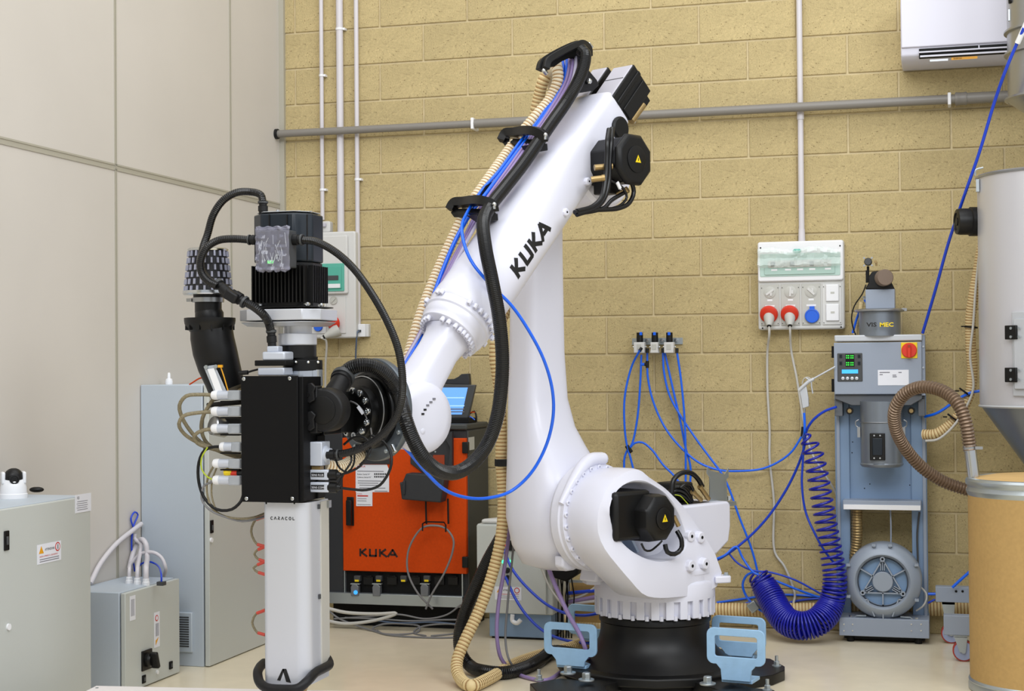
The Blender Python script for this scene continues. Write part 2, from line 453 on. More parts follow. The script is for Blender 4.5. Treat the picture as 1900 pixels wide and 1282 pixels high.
# ================================================================ AIR CONDITIONER (top right)
yA = -.24
a0 = atY(1671, 50, yA); zb = atY(1676, 124, -.12).z; zl = atY(1676, 92, yA).z
x0, x1 = a0.x, a0.x+.86
ac = thing('air_conditioner', 'white wall air conditioner at the top right above the grey pipe', 'air conditioner', ((x0+x1)/2, 0, zb))
prof = [(0, zb+.32), (-.20, zb+.32), (yA, zb+.28), (yA, zl), (yA+.004, zl-.03), (yA+.03, zb+.012), (-.12, zb), (0, zb)]
MB().prism([V((x0, y, z)) for y, z in prof], X3*(x1-x0)).build('body', 'ac_white', ac, bevel=.006)
MB().bb(x0+.002, x1-.002, yA-.012, yA+.002, zl+.006, zb+.30).build('front_panel', 'ac_white', ac, bevel=.005)
mb = MB().bb(x0+.085, x1-.05, yA-.004, yA+.04, zl-.046, zl-.002); mb.build('air_outlet', 'black_matt', ac, smooth=0)
MB().bb(x0+.085, x1-.05, yA-.02, yA-.004, zl-.024, zl-.018).build('louvre', 'ac_white', ac, smooth=0)
MB().bb(x0+.09, x1-.05, yA-.012, yA+.0, zl-.044, zl-.036).build('louvre', 'ac_white', ac, smooth=0)
MB().bb(x0+.36, x0+.365, yA-.014, yA-.003, zl-.024, zl-.004).build('louvre_pin', 'ac_white', ac, smooth=0)
MB().bb(x0+.235, x0+.355, yA-.0002, yA+.002, zl-.064, zl-.052).build('rating_label', 'amber', ac, smooth=0)
MB().bb(x0+.135, x0+.22, yA-.0002, yA+.002, zl-.066, zl-.056).build('rating_label', 'silver_paint', ac, smooth=0)
text('ENERGIA', (x0+.245, yA-.001, zl-.061), X3, Z3, .007, 'print_black', ac)
# ================================================================ RIGHT SOCKET PANEL
y0 = -.085
A = atY(1405, 449, y0); B_ = atY(1567, 610, y0)
sx0, sx1, sz1, sz0 = A.x, B_.x, A.z, B_.z
W_, H_ = sx1-sx0, sz1-sz0
sp = thing('socket_panel', 'pale grey industrial socket panel with two red plugs on the right of the wall', 'socket panel', ((sx0+sx1)/2, 0, sz0))
def U(u, v): return sx0+W_*u, sz0+H_*v
def rp(mb, u0, u1, v0, v1, y, th, r=.006):
    a, b = U(u0, v0); c, d = U(u1, v1); return plate(mb, a, c, b, d, y, th, r)
rp(MB(), 0, 1, 0, 1, 0, .075, .012).build('enclosure', 'plastic', sp, bevel=.008)
rp(MB(), .005, .995, .545, .995, -.07, .022, .012).build('top_cover', 'plastic_white', sp, bevel=.006)
rp(MB(), .03, .96, .60, .86, -.091, .004).build('breaker_window_frame', 'teal_pale', sp, bevel=.002)
rp(MB(), .085, .90, .62, .80, -.095, .006).build('breaker_window', 'teal_pale', sp, bevel=.002)
rp(MB(), .13, .86, .70, .78, -.101, .002).build('breaker_strip', 'plastic_shade', sp)
for u in (.20, .36, .50, .64, .82): rp(MB(), u-.035, u+.035, .665, .685, -.101, .0012, .001).build('name_label', 'plastic_white', sp)
for i in range(9): rp(MB(), .16+.075*i, .21+.075*i, .715, .765, -.103, .004, .001).build('breaker', 'cabinet' if i % 3 else 'dark_grey', sp)
# crumpled clear film over the breaker window
random.seed(3); mb = MB(); nx, nz = 26, 9; vs = []
for j in range(nz):
    for i in range(nx):
        u, v = .01+.96*i/(nx-1), .70+.21*j/(nz-1)
        a, b = U(u, v+.02*math.sin(i*.45)*(j > 4)); vs.append(V((a, -.112-random.uniform(0, .012)-.008*math.sin(j*1.2), b+random.uniform(-.003, .003))))
fs = [(j*nx+i, j*nx+i+1, (j+1)*nx+i+1, (j+1)*nx+i) for j in range(nz-1) for i in range(nx-1)]
mb.add(vs, fs); fo = mb.build('plastic_film', 'film', sp, smooth=20)
a, b = U(.47, .88); MB().ball((a, -.118, b), .013, 10, (1.7, .4, 1)).build('green_cap', 'teal', sp)
for u, v in ((.04, .93), (.96, .93), (.05, .02), (.96, .02)):
    a, b = U(u, v); MB().cyl((a, -.088 if v > .5 else -.075, b), (a, -.094 if v > .5 else -.079, b), .004, seg=8).build('screw', 'black_matt', sp)
for i in range(4):
    u = .03+.24*i
    rp(MB(), u, u+.22, .05, .515, -.075, .006, .003).build('socket_module', 'plastic_shade' if i < 3 else 'plastic', sp, bevel=.0015)
    for vv in (.475, .07):
        for uu in (.015, .205):
            a, b = U(u+uu, vv); MB().cyl((a, -.081, b), (a, -.083, b), .0025, seg=8).build('screw', 'dark_grey', sp)
    if i < 3:
        a, b = U(u+.11, .425)
        MB().lathe([(.030, 0), (.030, .002), (.027, .0035)], (a, -.081, b), -Y3, 28).build('switch_dial', 'plastic_shade', sp)
        c_, s_ = (math.cos(.9*i+.6), math.sin(.9*i+.6))
        MB().box((a, -.085, b), (.046, .008, .011), (V((c_, 0, s_)), Y3, V((-s_, 0, c_)))).box((a+.010*s_, -.085, b-.010*c_), (.010, .006, .020)).build('dial_grip', 'plastic', sp, bevel=.001)
        rp(MB(), u+.08, u+.14, .325, .345, -.081, .001, .001).build('name_label', 'plastic_white', sp)
        rp(MB(), u+.055, u+.165, .26, .28, -.081, .001, .001).build('name_label', 'plastic_white', sp)
for v0, v1 in ((.31, .50), (.09, .28)):
    rp(MB(), .79, .94, v0, v1, -.081, .010, .004).build('socket_cover', 'plastic_white', sp, bevel=.004)
    rp(MB(), .845, .89, (v0+v1)/2-.01, (v0+v1)/2+.012, -.091, .001, .001).build('name_label', 'plastic_shade', sp)
a, b = U(.63, .15)
MB().lathe([(.036, 0), (.036, .012), (.034, .015), (.030, .0155), (.029, .013)], (a, -.081, b), -Y3, 28).bb(a-.012, a+.012, -.093, -.081, b+.026, b+.048).build('blue_socket_lid', 'blue_plug', sp)
def big_plug(u, v, lab):
    a, b = U(u, v)
    p = thing('industrial_plug', lab, 'plug', (a, -.09, b), group='red plugs on the right socket panel')
    ax = V((.05, -.55, -.83)).normalized()
    P0 = V((a, -.082, b+.012))
    MB().lathe([(.036, -.004), (.042, 0), (.0455, .008), (.044, .024), (.034, .030)], P0, V((0, -.87, -.5)), 28).build('red_collar', 'red', p)
    MB().lathe([(.030, 0), (.027, .02), (.022, .042), (.015, .060), (.0135, .064)], P0+ax*.016, ax, 20).build('plug_body', 'plastic_shade', p)
    MB().lathe([(.0115, 0), (.0095, .008)], P0+ax*.077, ax, 14).build('cable_gland', 'black_matt', p)
    return P0+ax*.08
p1 = big_plug(.13, .165, 'left red industrial plug in the right socket panel')
p2 = big_plug(.372, .165, 'right red industrial plug in the right socket panel')
hose('power_cable', [p1, p1+V((0, .004, -.04)), atY(1424, 650, -.05), atY(1424, 720, -.02), atY(1428, 800, -.015), atY(1428, 850, -.02), atY(1436, 930, -.015), atY(1438, 1025, -.02), atY(1455, 1050, -.03), atY(1470, 1085, -.03), atY(1475, 1105, -.04), atY(1472, 1120, -.05)], .0062, 'cable_pale', 'pale cable hanging straight down the wall from the left red plug', 'cable')
hose('power_cable', [p2, p2+V((0, .004, -.03)), atY(1468, 650, -.06), atY(1478, 700, -.05), atY(1486, 750, -.05), atY(1495, 800, -.07), atY(1506, 840, -.1), atY(1530, 880, -.1), atY(1552, 918, -.06), atY(1556, 960, -.04)], .0058, 'cable_pale', 'pale cable running from the right red plug towards the machine', 'cable')
# ================================================================ LEFT SOCKET PANEL (behind the extruder)
xa, za = atY(656, 425, -.11).x, atY(650, 428, -.11).z; zb = atY(650, 627, -.1).z; xl = atY(520, 500, -.11).x
lp = thing('socket_panel', 'grey socket panel with green window behind the extruder motor', 'socket panel', ((xa+xl)/2, 0, zb))
plate(MB(), xl, xa, zb, za, 0, .085, .012).build('enclosure', 'plastic', lp, bevel=.008)
x2 = atY(640, 500, -.11).x; zt2 = atY(640, 436, -.11).z; zm = atY(640, 545, -.11).z
plate(MB(), xl+.004, x2+.012, zm, zt2, -.085, .02, .01).build('top_cover', 'plastic', lp, bevel=.006)
g0, g1 = atY(585, 541, -.12), atY(637, 488, -.12)
plate(MB(), g0.x-.1, g1.x, g0.z, g1.z, -.105, .006, .006).build('green_window', 'teal', lp, bevel=.002)
plate(MB(), g0.x-.08, g1.x-.014, g0.z+.014, g1.z-.014, -.111, .006, .004).build('green_window_lid', 'teal', lp, bevel=.002)
plate(MB(), g0.x-.03, g1.x-.03, g0.z+.06, g0.z+.085, -.117, .003, .002).build('breaker', 'dark_grey', lp)
plate(MB(), g0.x-.04, g1.x-.02, g0.z+.018, g0.z+.04, -.117, .002, .002).build('name_label', 'plastic_white', lp)
m0, m1 = atY(606, 622, -.1), atY(640, 550, -.1)
plate(MB(), m0.x, m1.x, m0.z+.01, m1.z, -.085, .006, .003).build('socket_module', 'plastic', lp, bevel=.0015)
plate(MB(), m0.x-.1, m0.x-.006, m0.z+.01, m1.z, -.085, .006, .003).build('socket_module', 'plastic', lp, bevel=.0015)
c = atY(619, 557, -.095); MB().lathe([(.022, 0), (.022, .002), (.019, .002), (.018, -.001)], c, -Y3, 24).box(c+V((0, -.003, 0)), (.03, .004, .005), (V((.7, 0, .7)), Y3, V((-.7, 0, .7)))).build('switch_dial', 'plastic_shade', lp)
lp2 = thing('industrial_plug', 'red industrial plug leaning out of the left socket panel', 'plug', atY(612, 600, -.1))
c = atY(617, 597, -.14)
MB().lathe([(.034, -.012), (.042, -.004), (.044, .01), (.04, .02), (.03, .024)], c+V((0, .02, 0)), V((-.45, -.8, -.35)), 28).build('red_collar', 'red', lp2)
ax = V((-.75, -.45, -.42)).normalized(); c2 = atY(628, 612, -.13)
MB().lathe([(.035, 0), (.03, .03), (.02, .06), (.0125, .085)], c2, ax, 20).build('plug_body', 'plastic_shade', lp2)
e_ = c2+ax*.085
MB().lathe([(.0115, 0), (.009, .008)], e_, ax, 12).build('cable_gland', 'black_matt', lp2)
hose('power_cable', [e_, e_+ax*.02, atY(604, 630, -.16), atY(604, 680, -.1), atY(603, 760, -.04), atY(603, 900, -.03), atY(600, 1100, -.04)], .006, 'cable_pale', 'pale cable hanging from the red plug of the left socket panel', 'cable')
c = atY(590, 606, -.1)
bp = MB().lathe([(.024, 0), (.026, .02), (.024, .024)], c+V((0, .02, 0)), -Y3, 24).build('round_lid', 'blue_plug', lp)
# junction box above it
j0, j1 = atY(575, 500, -.05), atY(612, 410, -.05)
jb = thing('junction_box', 'white and grey junction box at the end of the thin left conduit', 'box', ((j0.x+j1.x)/2, 0, za))
plate(MB(), j0.x, j1.x, za+.002, j1.z, 0, .05, .01).build('box_body', 'plastic', jb, bevel=.005)
jg = atY(603, 414, -.05)
plate(MB(), j0.x, jg.x+.01, za+.03, jg.z, -.05, .02, .006).build('box_lid', 'motor_top', jb, bevel=.004)
# small white socket
q0, q1 = atY(653, 625, -.05), atY(677, 601, -.05)
ds = thing('data_socket', 'small square white data socket at the foot of a thin conduit', 'socket', ((q0.x+q1.x)/2, 0, q0.z))
plate(MB(), q0.x+.004, q1.x+.016, q0.z, q1.z, 0, .035, .003).build('back_box', 'plastic', ds, bevel=.002)
plate(MB(), q0.x, q1.x, q0.z, q1.z, -.035, .012, .003).build('face_plate', 'plastic_white', ds, bevel=.002)
c = atY(667, 614, -.05); MB().box(c, (.018, .006, .012)).build('port', 'dark_grey', ds)
hose('data_cable', [c+V((0, -.004, 0)), c+V((-.004, -.02, -.006)), atY(661, 640, -.06), atY(660, 665, -.04), atY(661, 760, -.03), atY(660, 900, -.03)], .0045, 'cable_blue_grey', 'thin blue-grey cable hanging from the small white data socket', 'cable')
# ================================================================ COMPRESSED-AIR REGULATORS
yR = -.05
r0_, r1_ = atY(1172, 634, -.02), atY(1266, 628, -.02)
rail = thing('mounting_rail', 'galvanised steel rail holding three air regulators on the wall', 'rail', ((r0_.x+r1_.x)/2, 0, r0_.z))
mb = MB().bb(r0_.x, r1_.x, -.006, 0, r0_.z-.012, r0_.z+.018).bb(r0_.x, r1_.x, -.016, 0, r0_.z-.016, r0_.z-.012)
mb.build('rail_strip', 'zinc', rail)
for px in (1200, 1228, 1254):
    c = atY(px, 630, -.02); MB().cyl((c.x, 0, r0_.z+.006), (c.x, -.02, r0_.z+.006), .009, seg=6).build('nut', 'chrome', rail)
regs = []
for i, (px, w_, lab) in enumerate(((1187, .056, 'left air regulator with black knob and square white body'), (1215, .04, 'middle air regulator with black knob and tapered white body'), (1242, .05, 'right air regulator with black knob and white body'))):
    ct = atY(px, 617, -.07); cb = atY(px, 655, -.07)
    r_ = thing('air_regulator', lab, 'regulator', (ct.x, -.05, cb.z), group='air regulators on the wall rail')
    zk = atY(px, 635, -.07).z
    MB().lathe([(.0165, 0), (.0175, .012), (.0165, .05), (.015, ct.z-zk)], (ct.x, -.07, zk), Z3, 16).build('knob', 'black', r_)
    for k in range(8):
        pass
    c = ct+V((.009 if i == 0 else .001, -.0165, -.006)); MB().box(c, (.014, .005, .016)).build('blue_mark', 'blue', r_, bevel=.001)
    if i == 1: pts = [(-.02, zk), (.02, zk), (.018, zk-.03), (.023, cb.z), (-.023, cb.z), (-.018, zk-.03)]
    else: pts = [(-w_/2, zk), (w_/2, zk), (w_/2, cb.z), (-w_/2, cb.z)]
    MB().prism([V((ct.x+a, -.05, b)) for a, b in pts], V((0, -.045, 0))).build('body', 'plastic', r_, bevel=.003)
    MB().box((ct.x, -.096, (zk+cb.z)/2+.004), (.022, .002, .026)).build('rating_label', 'plastic_shade', r_)
    MB().cyl((ct.x-w_/2-.008, -.07, zk-.024), (ct.x+w_/2+.008, -.07, zk-.024), .006, seg=10).build('port', 'chrome', r_)
    MB().box((ct.x, -.026, zk-.012), (.02, .05, .02)).build('bracket', 'zinc', r_)
def fit(px, py, y, ax, r=.0085, l=.024): return MB().cyl(atY(px, py, y), atY(px, py, y)+V(ax)*l, r, seg=10)
fittings = [(1190, 646, -.105, (-.3, -.5, -.6)), (1201, 646, -.075, (0, 0, -1)), (1230, 646, -.08, (0, 0, -1)), (1256, 646, -.075, (0, -.1, -1))]
for i, (a, b, y, ax) in enumerate(fittings):
    tag(fit(a, b, y, ax).build('push_fitting', 'rubber'), ('black elbow fitting at the front of the left regulator', 'black fitting between the left and middle regulators', 'black fitting between the middle and right regulators', 'black elbow fitting at the right end of the regulators')[i], 'fitting')
R_ = .0056
def air(pts, lab, r=R_, m='blue'): return hose('air_hose', pts, r, m, lab, 'hose', group='blue compressed-air hoses')
def yy(y, *p): return [atY(a, b, y+(c[0] if c else 0)) for a, b, *c in p]
air(yy(-.07, (1187, 650, -.05), (1172, 680), (1160, 730), (1158, 770), (1162, 820), (1170, 850), (1177, 880), (1185, 930)), 'leftmost blue hose dropping from the front of the left regulator')
air(yy(-.06, (1190, 658), (1188, 710), (1182, 780), (1172, 825), (1166, 832), (1159, 848), (1158, 868), (1160, 920)), 'blue hose from below the left regulator to the black joint behind the robot shoulder')
air(yy(-.06, (1168, 832), (1178, 822), (1192, 821), (1210, 835), (1230, 862), (1250, 882), (1270, 910)), 'short arching blue hose leaving the black joint behind the robot')
air(yy(-.06, (1201, 652), (1201, 672), (1202, 700), (1212, 745), (1235, 795), (1265, 832), (1300, 860), (1335, 872), (1370, 874), (1420, 868), (1465, 842), (1490, 806)), 'long blue hose sagging from the black tee to the blow gun joint')
air(yy(-.06, (1230, 652), (1232, 690), (1243, 735), (1262, 770), (1290, 812), (1318, 850), (1336, 874), (1350, 900), (1372, 960), (1395, 1020), (1407, 1070), (1408, 1095)), 'long blue hose running down to the left end of the blue coil')
air(yy(-.05, (1233, 652), (1246, 710), (1262, 780), (1272, 830), (1281, 865), (1281, 890), (1275, 930)), 'inner blue hose falling from the middle regulator behind the motor')
air(yy(-.07, (1256, 652), (1263, 700), (1269, 760), (1272, 830), (1272, 900), (1270, 940)), 'rightmost blue hose falling straight from the right regulator')
c = atY(1201, 676, -.06)
tag(MB().cyl(c+V((0, 0, .018)), c+V((0, 0, -.018)), .009, seg=10).cyl(c, c+V((-.014, 0, 0)), .009, seg=10).build('tee_fitting', 'rubber'), 'black tee fitting on the hose below the regulators', 'fitting')
tag(MB().cyl(c+V((-.014, 0, 0)), c+V((-.034, 0, 0)), .008, seg=10).build('hose_plug', 'blue'), 'blue plug on the side of the black tee fitting', 'plug')
c = atY(1167, 833, -.065)
tag(MB().box(c, (.02, .02, .045), (V((.8, 0, .6)), Y3, V((-.6, 0, .8)))).build('hose_joint', 'rubber', bevel=.004), 'black hose joint hanging behind the robot shoulder', 'fitting')
# ================================================================ BLOW GUN
yG = -.32
gun = thing('blow_gun', 'grey air blow gun with long nozzle beside the machine', 'blow gun', atY(1490, 757, yG))
g = lambda x, y: atY(x, y, yG)
ax = (g(1550, 680)-g(1484, 722)).normalized()
MB().tube([g(1550, 680), g(1505, 705)], .0042, 8).build('nozzle', 'silver_paint', gun)
MB().tube([g(1510, 703), g(1500, 708), g(1482, 724)], .009, 10).build('barrel', 'silver_paint', gun)
MB().prism([g(1482, 722), g(1496, 716), g(1500, 738), g(1501, 754), g(1489, 758), g(1486, 738)], V((0, .02, 0))).build('grip', 'silver_paint', gun, bevel=.003)
MB().tube(cr_path([g(1496, 702), g(1504, 706), g(1506, 718), g(1508, 730)], .01), .0035, 8).build('trigger', 'silver_paint', gun)
MB().tube(cr_path([g(1488, 712), g(1492, 702), g(1500, 700), g(1505, 704)], .01), .002, 6).build('hanging_hook', 'silver_paint', gun)
MB().cyl(g(1493, 758), g(1492, 768), .005, seg=8).build('hose_connector', 'chrome', gun)
air([g(1492, 766), g(1493, 785), g(1493, 800), atY(1490, 812, -.25)], 'short blue hose hanging below the blow gun', .0065)
air([atY(1552, 755, -.3), atY(1530, 763, -.28), atY(1508, 780, -.26), atY(1496, 800, -.24), atY(1492, 830, -.2), atY(1478, 870, -.15), atY(1455, 915, -.12), atY(1420, 965, -.1), atY(1380, 1005, -.1), atY(1340, 1034, -.12), atY(1322, 1042, -.14)], 'blue hose running from the machine past the blow gun down to the robot', .0065, 'blue_deep')
air([atY(1492, 806, -.24), atY(1490, 850, -.2), atY(1488, 900, -.2), atY(1495, 950, -.2), atY(1512, 990, -.22), atY(1530, 1022, -.22), atY(1548, 1045, -.2)], 'blue hose hanging behind the coil to the machine foot', .0058, 'blue_deep')
c = atY(1491, 801, -.25)
tag(MB().cyl(c+V((0, 0, .024)), c+V((-.004, 0, -.024)), .011, seg=10).build('hose_joint', 'rubber'), 'black hose joint under the blow gun', 'fitting')
# ================================================================ THE ROBOT ARM
B = V((2.229, -1.293, 0)); D_ = V((-.493, -.870, 0)); A_ = V((.870, -.493, 0))
def RB(fd, s, h): return B + D_*fd + A_*s + Z3*h
def S(px, py, s): return PL(px, py, B+A_*s, A_)
rob = thing('industrial_robot', 'large white six-axis robot arm bolted to the black pedestal', 'robot', B+Z3*.27)
ped = thing('pedestal', 'black flared pedestal bolted to the floor under the robot arm', 'pedestal', B)
# pedestal: flared column, octagonal flange
MB().lathe([(.238, .27), (.243, .262), (.243, .24), (.236, .235), (.236, .20), (.245, .16), (.268, .12), (.305, .085), (.335, .066), (.35, .056)], B, Z3, 64).build('column', 'black', ped, smooth=50)
def poly(n, r, h, ph=0): return [B+V((r*math.cos(2*math.pi*i/n+ph), r*math.sin(2*math.pi*i/n+ph), h)) for i in range(n)]
MB().prism(poly(16, .425, .02, .2), Z3*.038).build('base_flange', 'black', ped, bevel=.006)
MB().lathe([(.40, 0), (.40, .022)], B, Z3, 48).build('base_ring', 'black_matt', ped)
def hexbolt(mb, c, ax, r, h, wr=None):
    ax = V(ax).normalized()
    if wr: mb.lathe([(wr, 0), (wr, h*.22)], c, ax, 18)
    mb.lathe([(r, h*.2), (r, h*.92), (r*.85, h)], c, ax, 6)
    return mb
for px, py in ((1054, 1250), (1088, 1263), (1313, 1270), (1364, 1261), (1352, 1220)):
    c = atZ(px, py, .058); c.z = .058
    hexbolt(MB(), c, Z3, .0185, .034, .033).build('anchor_bolt', 'zinc', ped, bevel=.0015)
def foot(pts, bx, by):
    P_ = [atZ(x, y, .045) for x, y in pts]
    cf = sum(P_, V((0, 0, 0)))/len(P_); dv_ = V((B.x-cf.x, B.y-cf.y, 0)); Lv = dv_.length; dv_.normalize(); sv = Z3.cross(dv_)*.07
    cf.z = .022
    f = MB().prism(P_, Z3*-.043).box(cf+dv_*(Lv-.36)/2, (max(Lv-.36, .05), .14, .04), (dv_, Z3.cross(dv_), Z3)).build('foot_plate', 'black', ped, bevel=.003)
    c = atZ(bx, by, .045); m_ = hexbolt(MB(), c, Z3, .013, .022, .02); m_.cyl(c, c+Z3*.045, .007, seg=8); m_.build('anchor_bolt', 'zinc', ped)
foot([(1330, 1240), (1400, 1219), (1430, 1222), (1456, 1236), (1456, 1243), (1434, 1252), (1370, 1262)], 1441, 1236)
foot([(983, 1268), (1040, 1258), (1120, 1268), (1140, 1300), (1010, 1300)], 1000, 1262)
foot([(1320, 1280), (1400, 1276), (1436, 1280), (1448, 1288), (1440, 1296), (1340, 1300)], 1424, 1281)
# light blue fork pockets standing on the flange
def pocket(name_lab, px, py, z, wd, ht, stem, foot_h, ax=None):
    c = atZ(px, py, z); ax = V(ax or (.985, -.17, 0)).normalized(); n = ax.cross(Z3).normalized()
    t = thing('fork_pocket', name_lab, 'bracket', c, group='light blue fork pockets around the pedestal')
    zc = foot_h+ht/2
    o_ = [c+ax*a+Z3*b for a, b in rrect(0, zc, wd, ht, .028, 4)]
    i_ = [c+ax*a+Z3*b for a, b in rrect(0, zc, wd-.066, ht-.062, .010, 4)]
    MB().ringprism(o_, i_, n*.012).build('frame', 'light_blue', t, bevel=.002)
    st = [(-stem/2-.02, foot_h+.003), (-stem/2, foot_h-.02), (-stem/2+.004, .012), (stem/2-.004, .012), (stem/2, foot_h-.02), (stem/2+.02, foot_h+.003)]
    MB().prism([c+ax*a+Z3*b for a, b in st], n*.012).build('stem', 'light_blue', t, bevel=.002)
    MB().prism([c+ax*a+n*b+Z3*.001 for a, b in ((-stem/2, .0), (stem/2, .0), (stem/2, -.11), (-stem/2, -.11))], Z3*.014).build('foot', 'light_blue', t, bevel=.002)
    return t, c, ax, n
pocket('light blue fork pocket at the front right of the pedestal', 1367, 1268, .058, .243, .146, .128, .075)
pocket('light blue fork pocket at the front left of the pedestal', 1060, 1240, .058, .243, .138, .135, .055)
t, c, ax, n = pocket('light blue fork pocket behind the right side of the pedestal', 1372, 1222, .058, .243, .14, .128, .045)
t2, c2, ax2, n2 = pocket('light blue fork pocket behind the left side of the pedestal', 1100, 1190, .058, .243, .14, .128, .03)
for k in (-.05, .05):
    hexbolt(MB(), c+ax*k+n*-.05+Z3*.016, Z3, .014, .022, .02).build('bolt', 'zinc', t)
# ---------- base ring (castellated)
base = MB()
base.lathe([(.243, .275), (.246, .28), (.246, .345), (.262, .347), (.262, .412), (.256, .42), (.25, .424), (.25, .46)], B, Z3, 64)
bo = base.build('base_ring', 'white', rob, smooth=40)
nb = 26; mb = MB(); nb_ = MB()
for i in range(nb):
    a0, a1 = 2*math.pi*i/nb, 2*math.pi*(i+.56)/nb
    def wp(r, a, h): return B+V((r*math.cos(a), r*math.sin(a), h))
    m = 5
    outer = [wp(.262, a0+(a1-a0)*k/(m-1), 0) for k in range(m)]; inner = [wp(.246, a0+(a1-a0)*k/(m-1), 0) for k in range(m)][::-1]
    t_ = MB(); t_.prism([p+Z3*.272 for p in outer+inner], Z3*.078); t_.build('base_lug', 'white', rob, smooth=0, bevel=.0025)
    am = (a0+a1)/2; c = wp(.252, a1+.035, .268)
    MB().lathe([(.009, 0), (.009, .02)], c, Z3, 8).build('bolt', 'white', bo)
def lug(P0, ax, L, wd, th, bolt=True):
    ax = V(ax).normalized(); sd = ax.cross(Z3).normalized()
    o = MB().prism([P0+sd*(wd/2*1.4), P0+ax*L*.8+sd*wd/2, P0+ax*L+sd*wd/3, P0+ax*L-sd*wd/3, P0+ax*L*.8-sd*wd/2, P0-sd*(wd/2*1.4)], Z3*th).build('lug', 'white', rob, bevel=.005)
    if bolt: hexbolt(MB(), P0+ax*(L*.75)+Z3*th, Z3, .009, .012, .013).build('bolt', 'zinc', o)
lug(atZ(1325, 1080, .405), CR, .07, .07, .03)
lug(atZ(1115, 1082, .40), -CR+fw*-.25, .075, .10, .05, False)
lug(atZ(1175, 1140, .275), V((-.35, -1, 0)), .07, .12, .022, False)
# ---------- rotating column
H = .015
def ringpts(pairs, s, cx=.30, ch=.71, n=48):
    """resample closed outline at equal angles about (cx,ch)"""
    P_ = [V((a-cx, b-ch, 0)) for a, b in pairs]; out = []
    for i in range(n):
        th = 2*math.pi*i/n; dr = V((math.cos(th), math.sin(th), 0)); best = None
        for k in range(len(P_)):
            p, q = P_[k], P_[(k+1) % len(P_)]; e = q-p
            den = dr.x*e.y-dr.y*e.x
            if abs(den) < 1e-9: continue
            t_ = (p.x*e.y-p.y*e.x)/den; u_ = (p.x*dr.y-p.y*dr.x)/den
            if t_ > 0 and -1e-6 <= u_ <= 1+1e-6 and (best is None or t_ > best): best = t_
        out.append((cx+dr.x*best, ch+dr.y*best))
    return out
def smoothp(r, it=2):
    for _ in range(it):
        n = len(r); r = [((r[i-1][0]+2*r[i][0]+r[(i+1) % n][0])/4, (r[i-1][1]+2*r[i][1]+r[(i+1) % n][1])/4) for i in range(n)]
    return r
def so(px, py, s):
    P_ = S(px, py, s); return ((P_-B).dot(D_), P_.z)
HS = .205
def sf(b): return .055*min(max((.66-b)/.20, 0), 1)
hole_px = [(1130, 950), (1135, 925), (1150, 905), (1172, 895), (1200, 897), (1230, 915), (1252, 942), (1266, 970), (1270, 1000), (1262, 1022), (1240, 1035), (1210, 1040), (1185, 1033), (1162, 1018), (1142, 992)]
out_px = [(1080, 960), (1088, 925), (1108, 890), (1140, 869), (1165, 866), (1200, 878), (1240, 905), (1275, 940), (1300, 975), (1318, 1015), (1330, 1050), (1334, 1070), (1326, 1092), (1290, 1105), (1215, 1112), (1150, 1105), (1125, 1075), (1108, 1048), (1090, 1020), (1082, 990)]
hole = smoothp(ringpts([so(x, y, HS) for x, y in hole_px], HS), 2)
outr = smoothp(ringpts([so(x, y, .12) for x, y in out_px[:5]]+[so(x, y, HS) for x, y in out_px[5:15]]+[so(x, y, .12) for x, y in out_px[15:]], HS), 1)
def scl(r, k, cx=.30, ch=.71): return [(cx+(a-cx)*k, ch+(b-ch)*k) for a, b in r]
def R3(r, s, k=0): return [RB(a, s+k*sf(b), b) for a, b in r]
back = smoothp(ringpts([(a, max(b, .44)) for a, b in [(.37+.2*math.cos(i*math.pi/12), .71+.2*math.sin(i*math.pi/12)) for i in range(24)]], 0), 1)
rim = [(a*.0+p[0]*.18+q[0]*.82, p[1]*.18+q[1]*.82) for p, q, a in zip(outr, hole, [0]*48)]
mb = MB()
mb.loft([R3(hole, -.02), R3(hole, .12), R3(scl(hole, 1.0), HS-.012, 1), R3(scl(hole, 1.03), HS, 1)], cap=False)
mb.loft([R3(scl(hole, 1.03), HS, 1), R3(rim, HS+.004, 1), R3(scl(outr, .975), HS-.012, 1), R3(outr, HS-.04, 1), R3([(a*.97+.3*.03, b) for a, b in outr], .08, .3), R3([(a*.5+c_*.5, b*.5+d2*.5) for (a, b), (c_, d2) in zip(outr, back)], .03), R3(back, -.015)], cap=False)
mb.add(R3(back, -.015), [tuple(range(48))])
col = mb.build('rotating_column', 'white', rob, smooth=50)
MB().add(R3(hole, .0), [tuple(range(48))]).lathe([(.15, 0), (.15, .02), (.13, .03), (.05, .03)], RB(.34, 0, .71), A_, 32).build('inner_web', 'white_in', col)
mb = MB()
for i in range(5):
    a = math.radians(200+35*i); mb.box(RB(.32+.13*math.cos(a), .03, .71+.13*math.sin(a)), (.012, .12, .12), (D_*math.cos(a+1.57)+Z3*math.sin(a+1.57), D_*math.cos(a)+Z3*math.sin(a), A_))
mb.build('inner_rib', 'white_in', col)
# turntable mass between the side housing and the ring
mb = MB(); n = 40
def turn(r, h, sq, off=(0, 0)):
    return [B+Z3*h+D_*(off[0]+x)+A_*(off[1]+y) for x, y in sellipse(r, r*sq, 2.3, n)]
mb.loft([turn(.252, .452, 1), turn(.252, .47, 1), turn(.245, .485, .98), turn(.225, .50, .92, (.0, -.01)), turn(.20, .58, .8, (.02, -.05)), turn(.16, .72, .7, (.05, -.07))])
mb.build('turntable', 'white', rob, smooth=50)
# left block lug beside ring (motor stop)
MB().prism([RB(.36, -.12, .43), RB(.36, -.02, .43), RB(.33, -.02, .52), RB(.33, -.12, .52)], D_*-.08).build('stop_block', 'white', rob, bevel=.01)
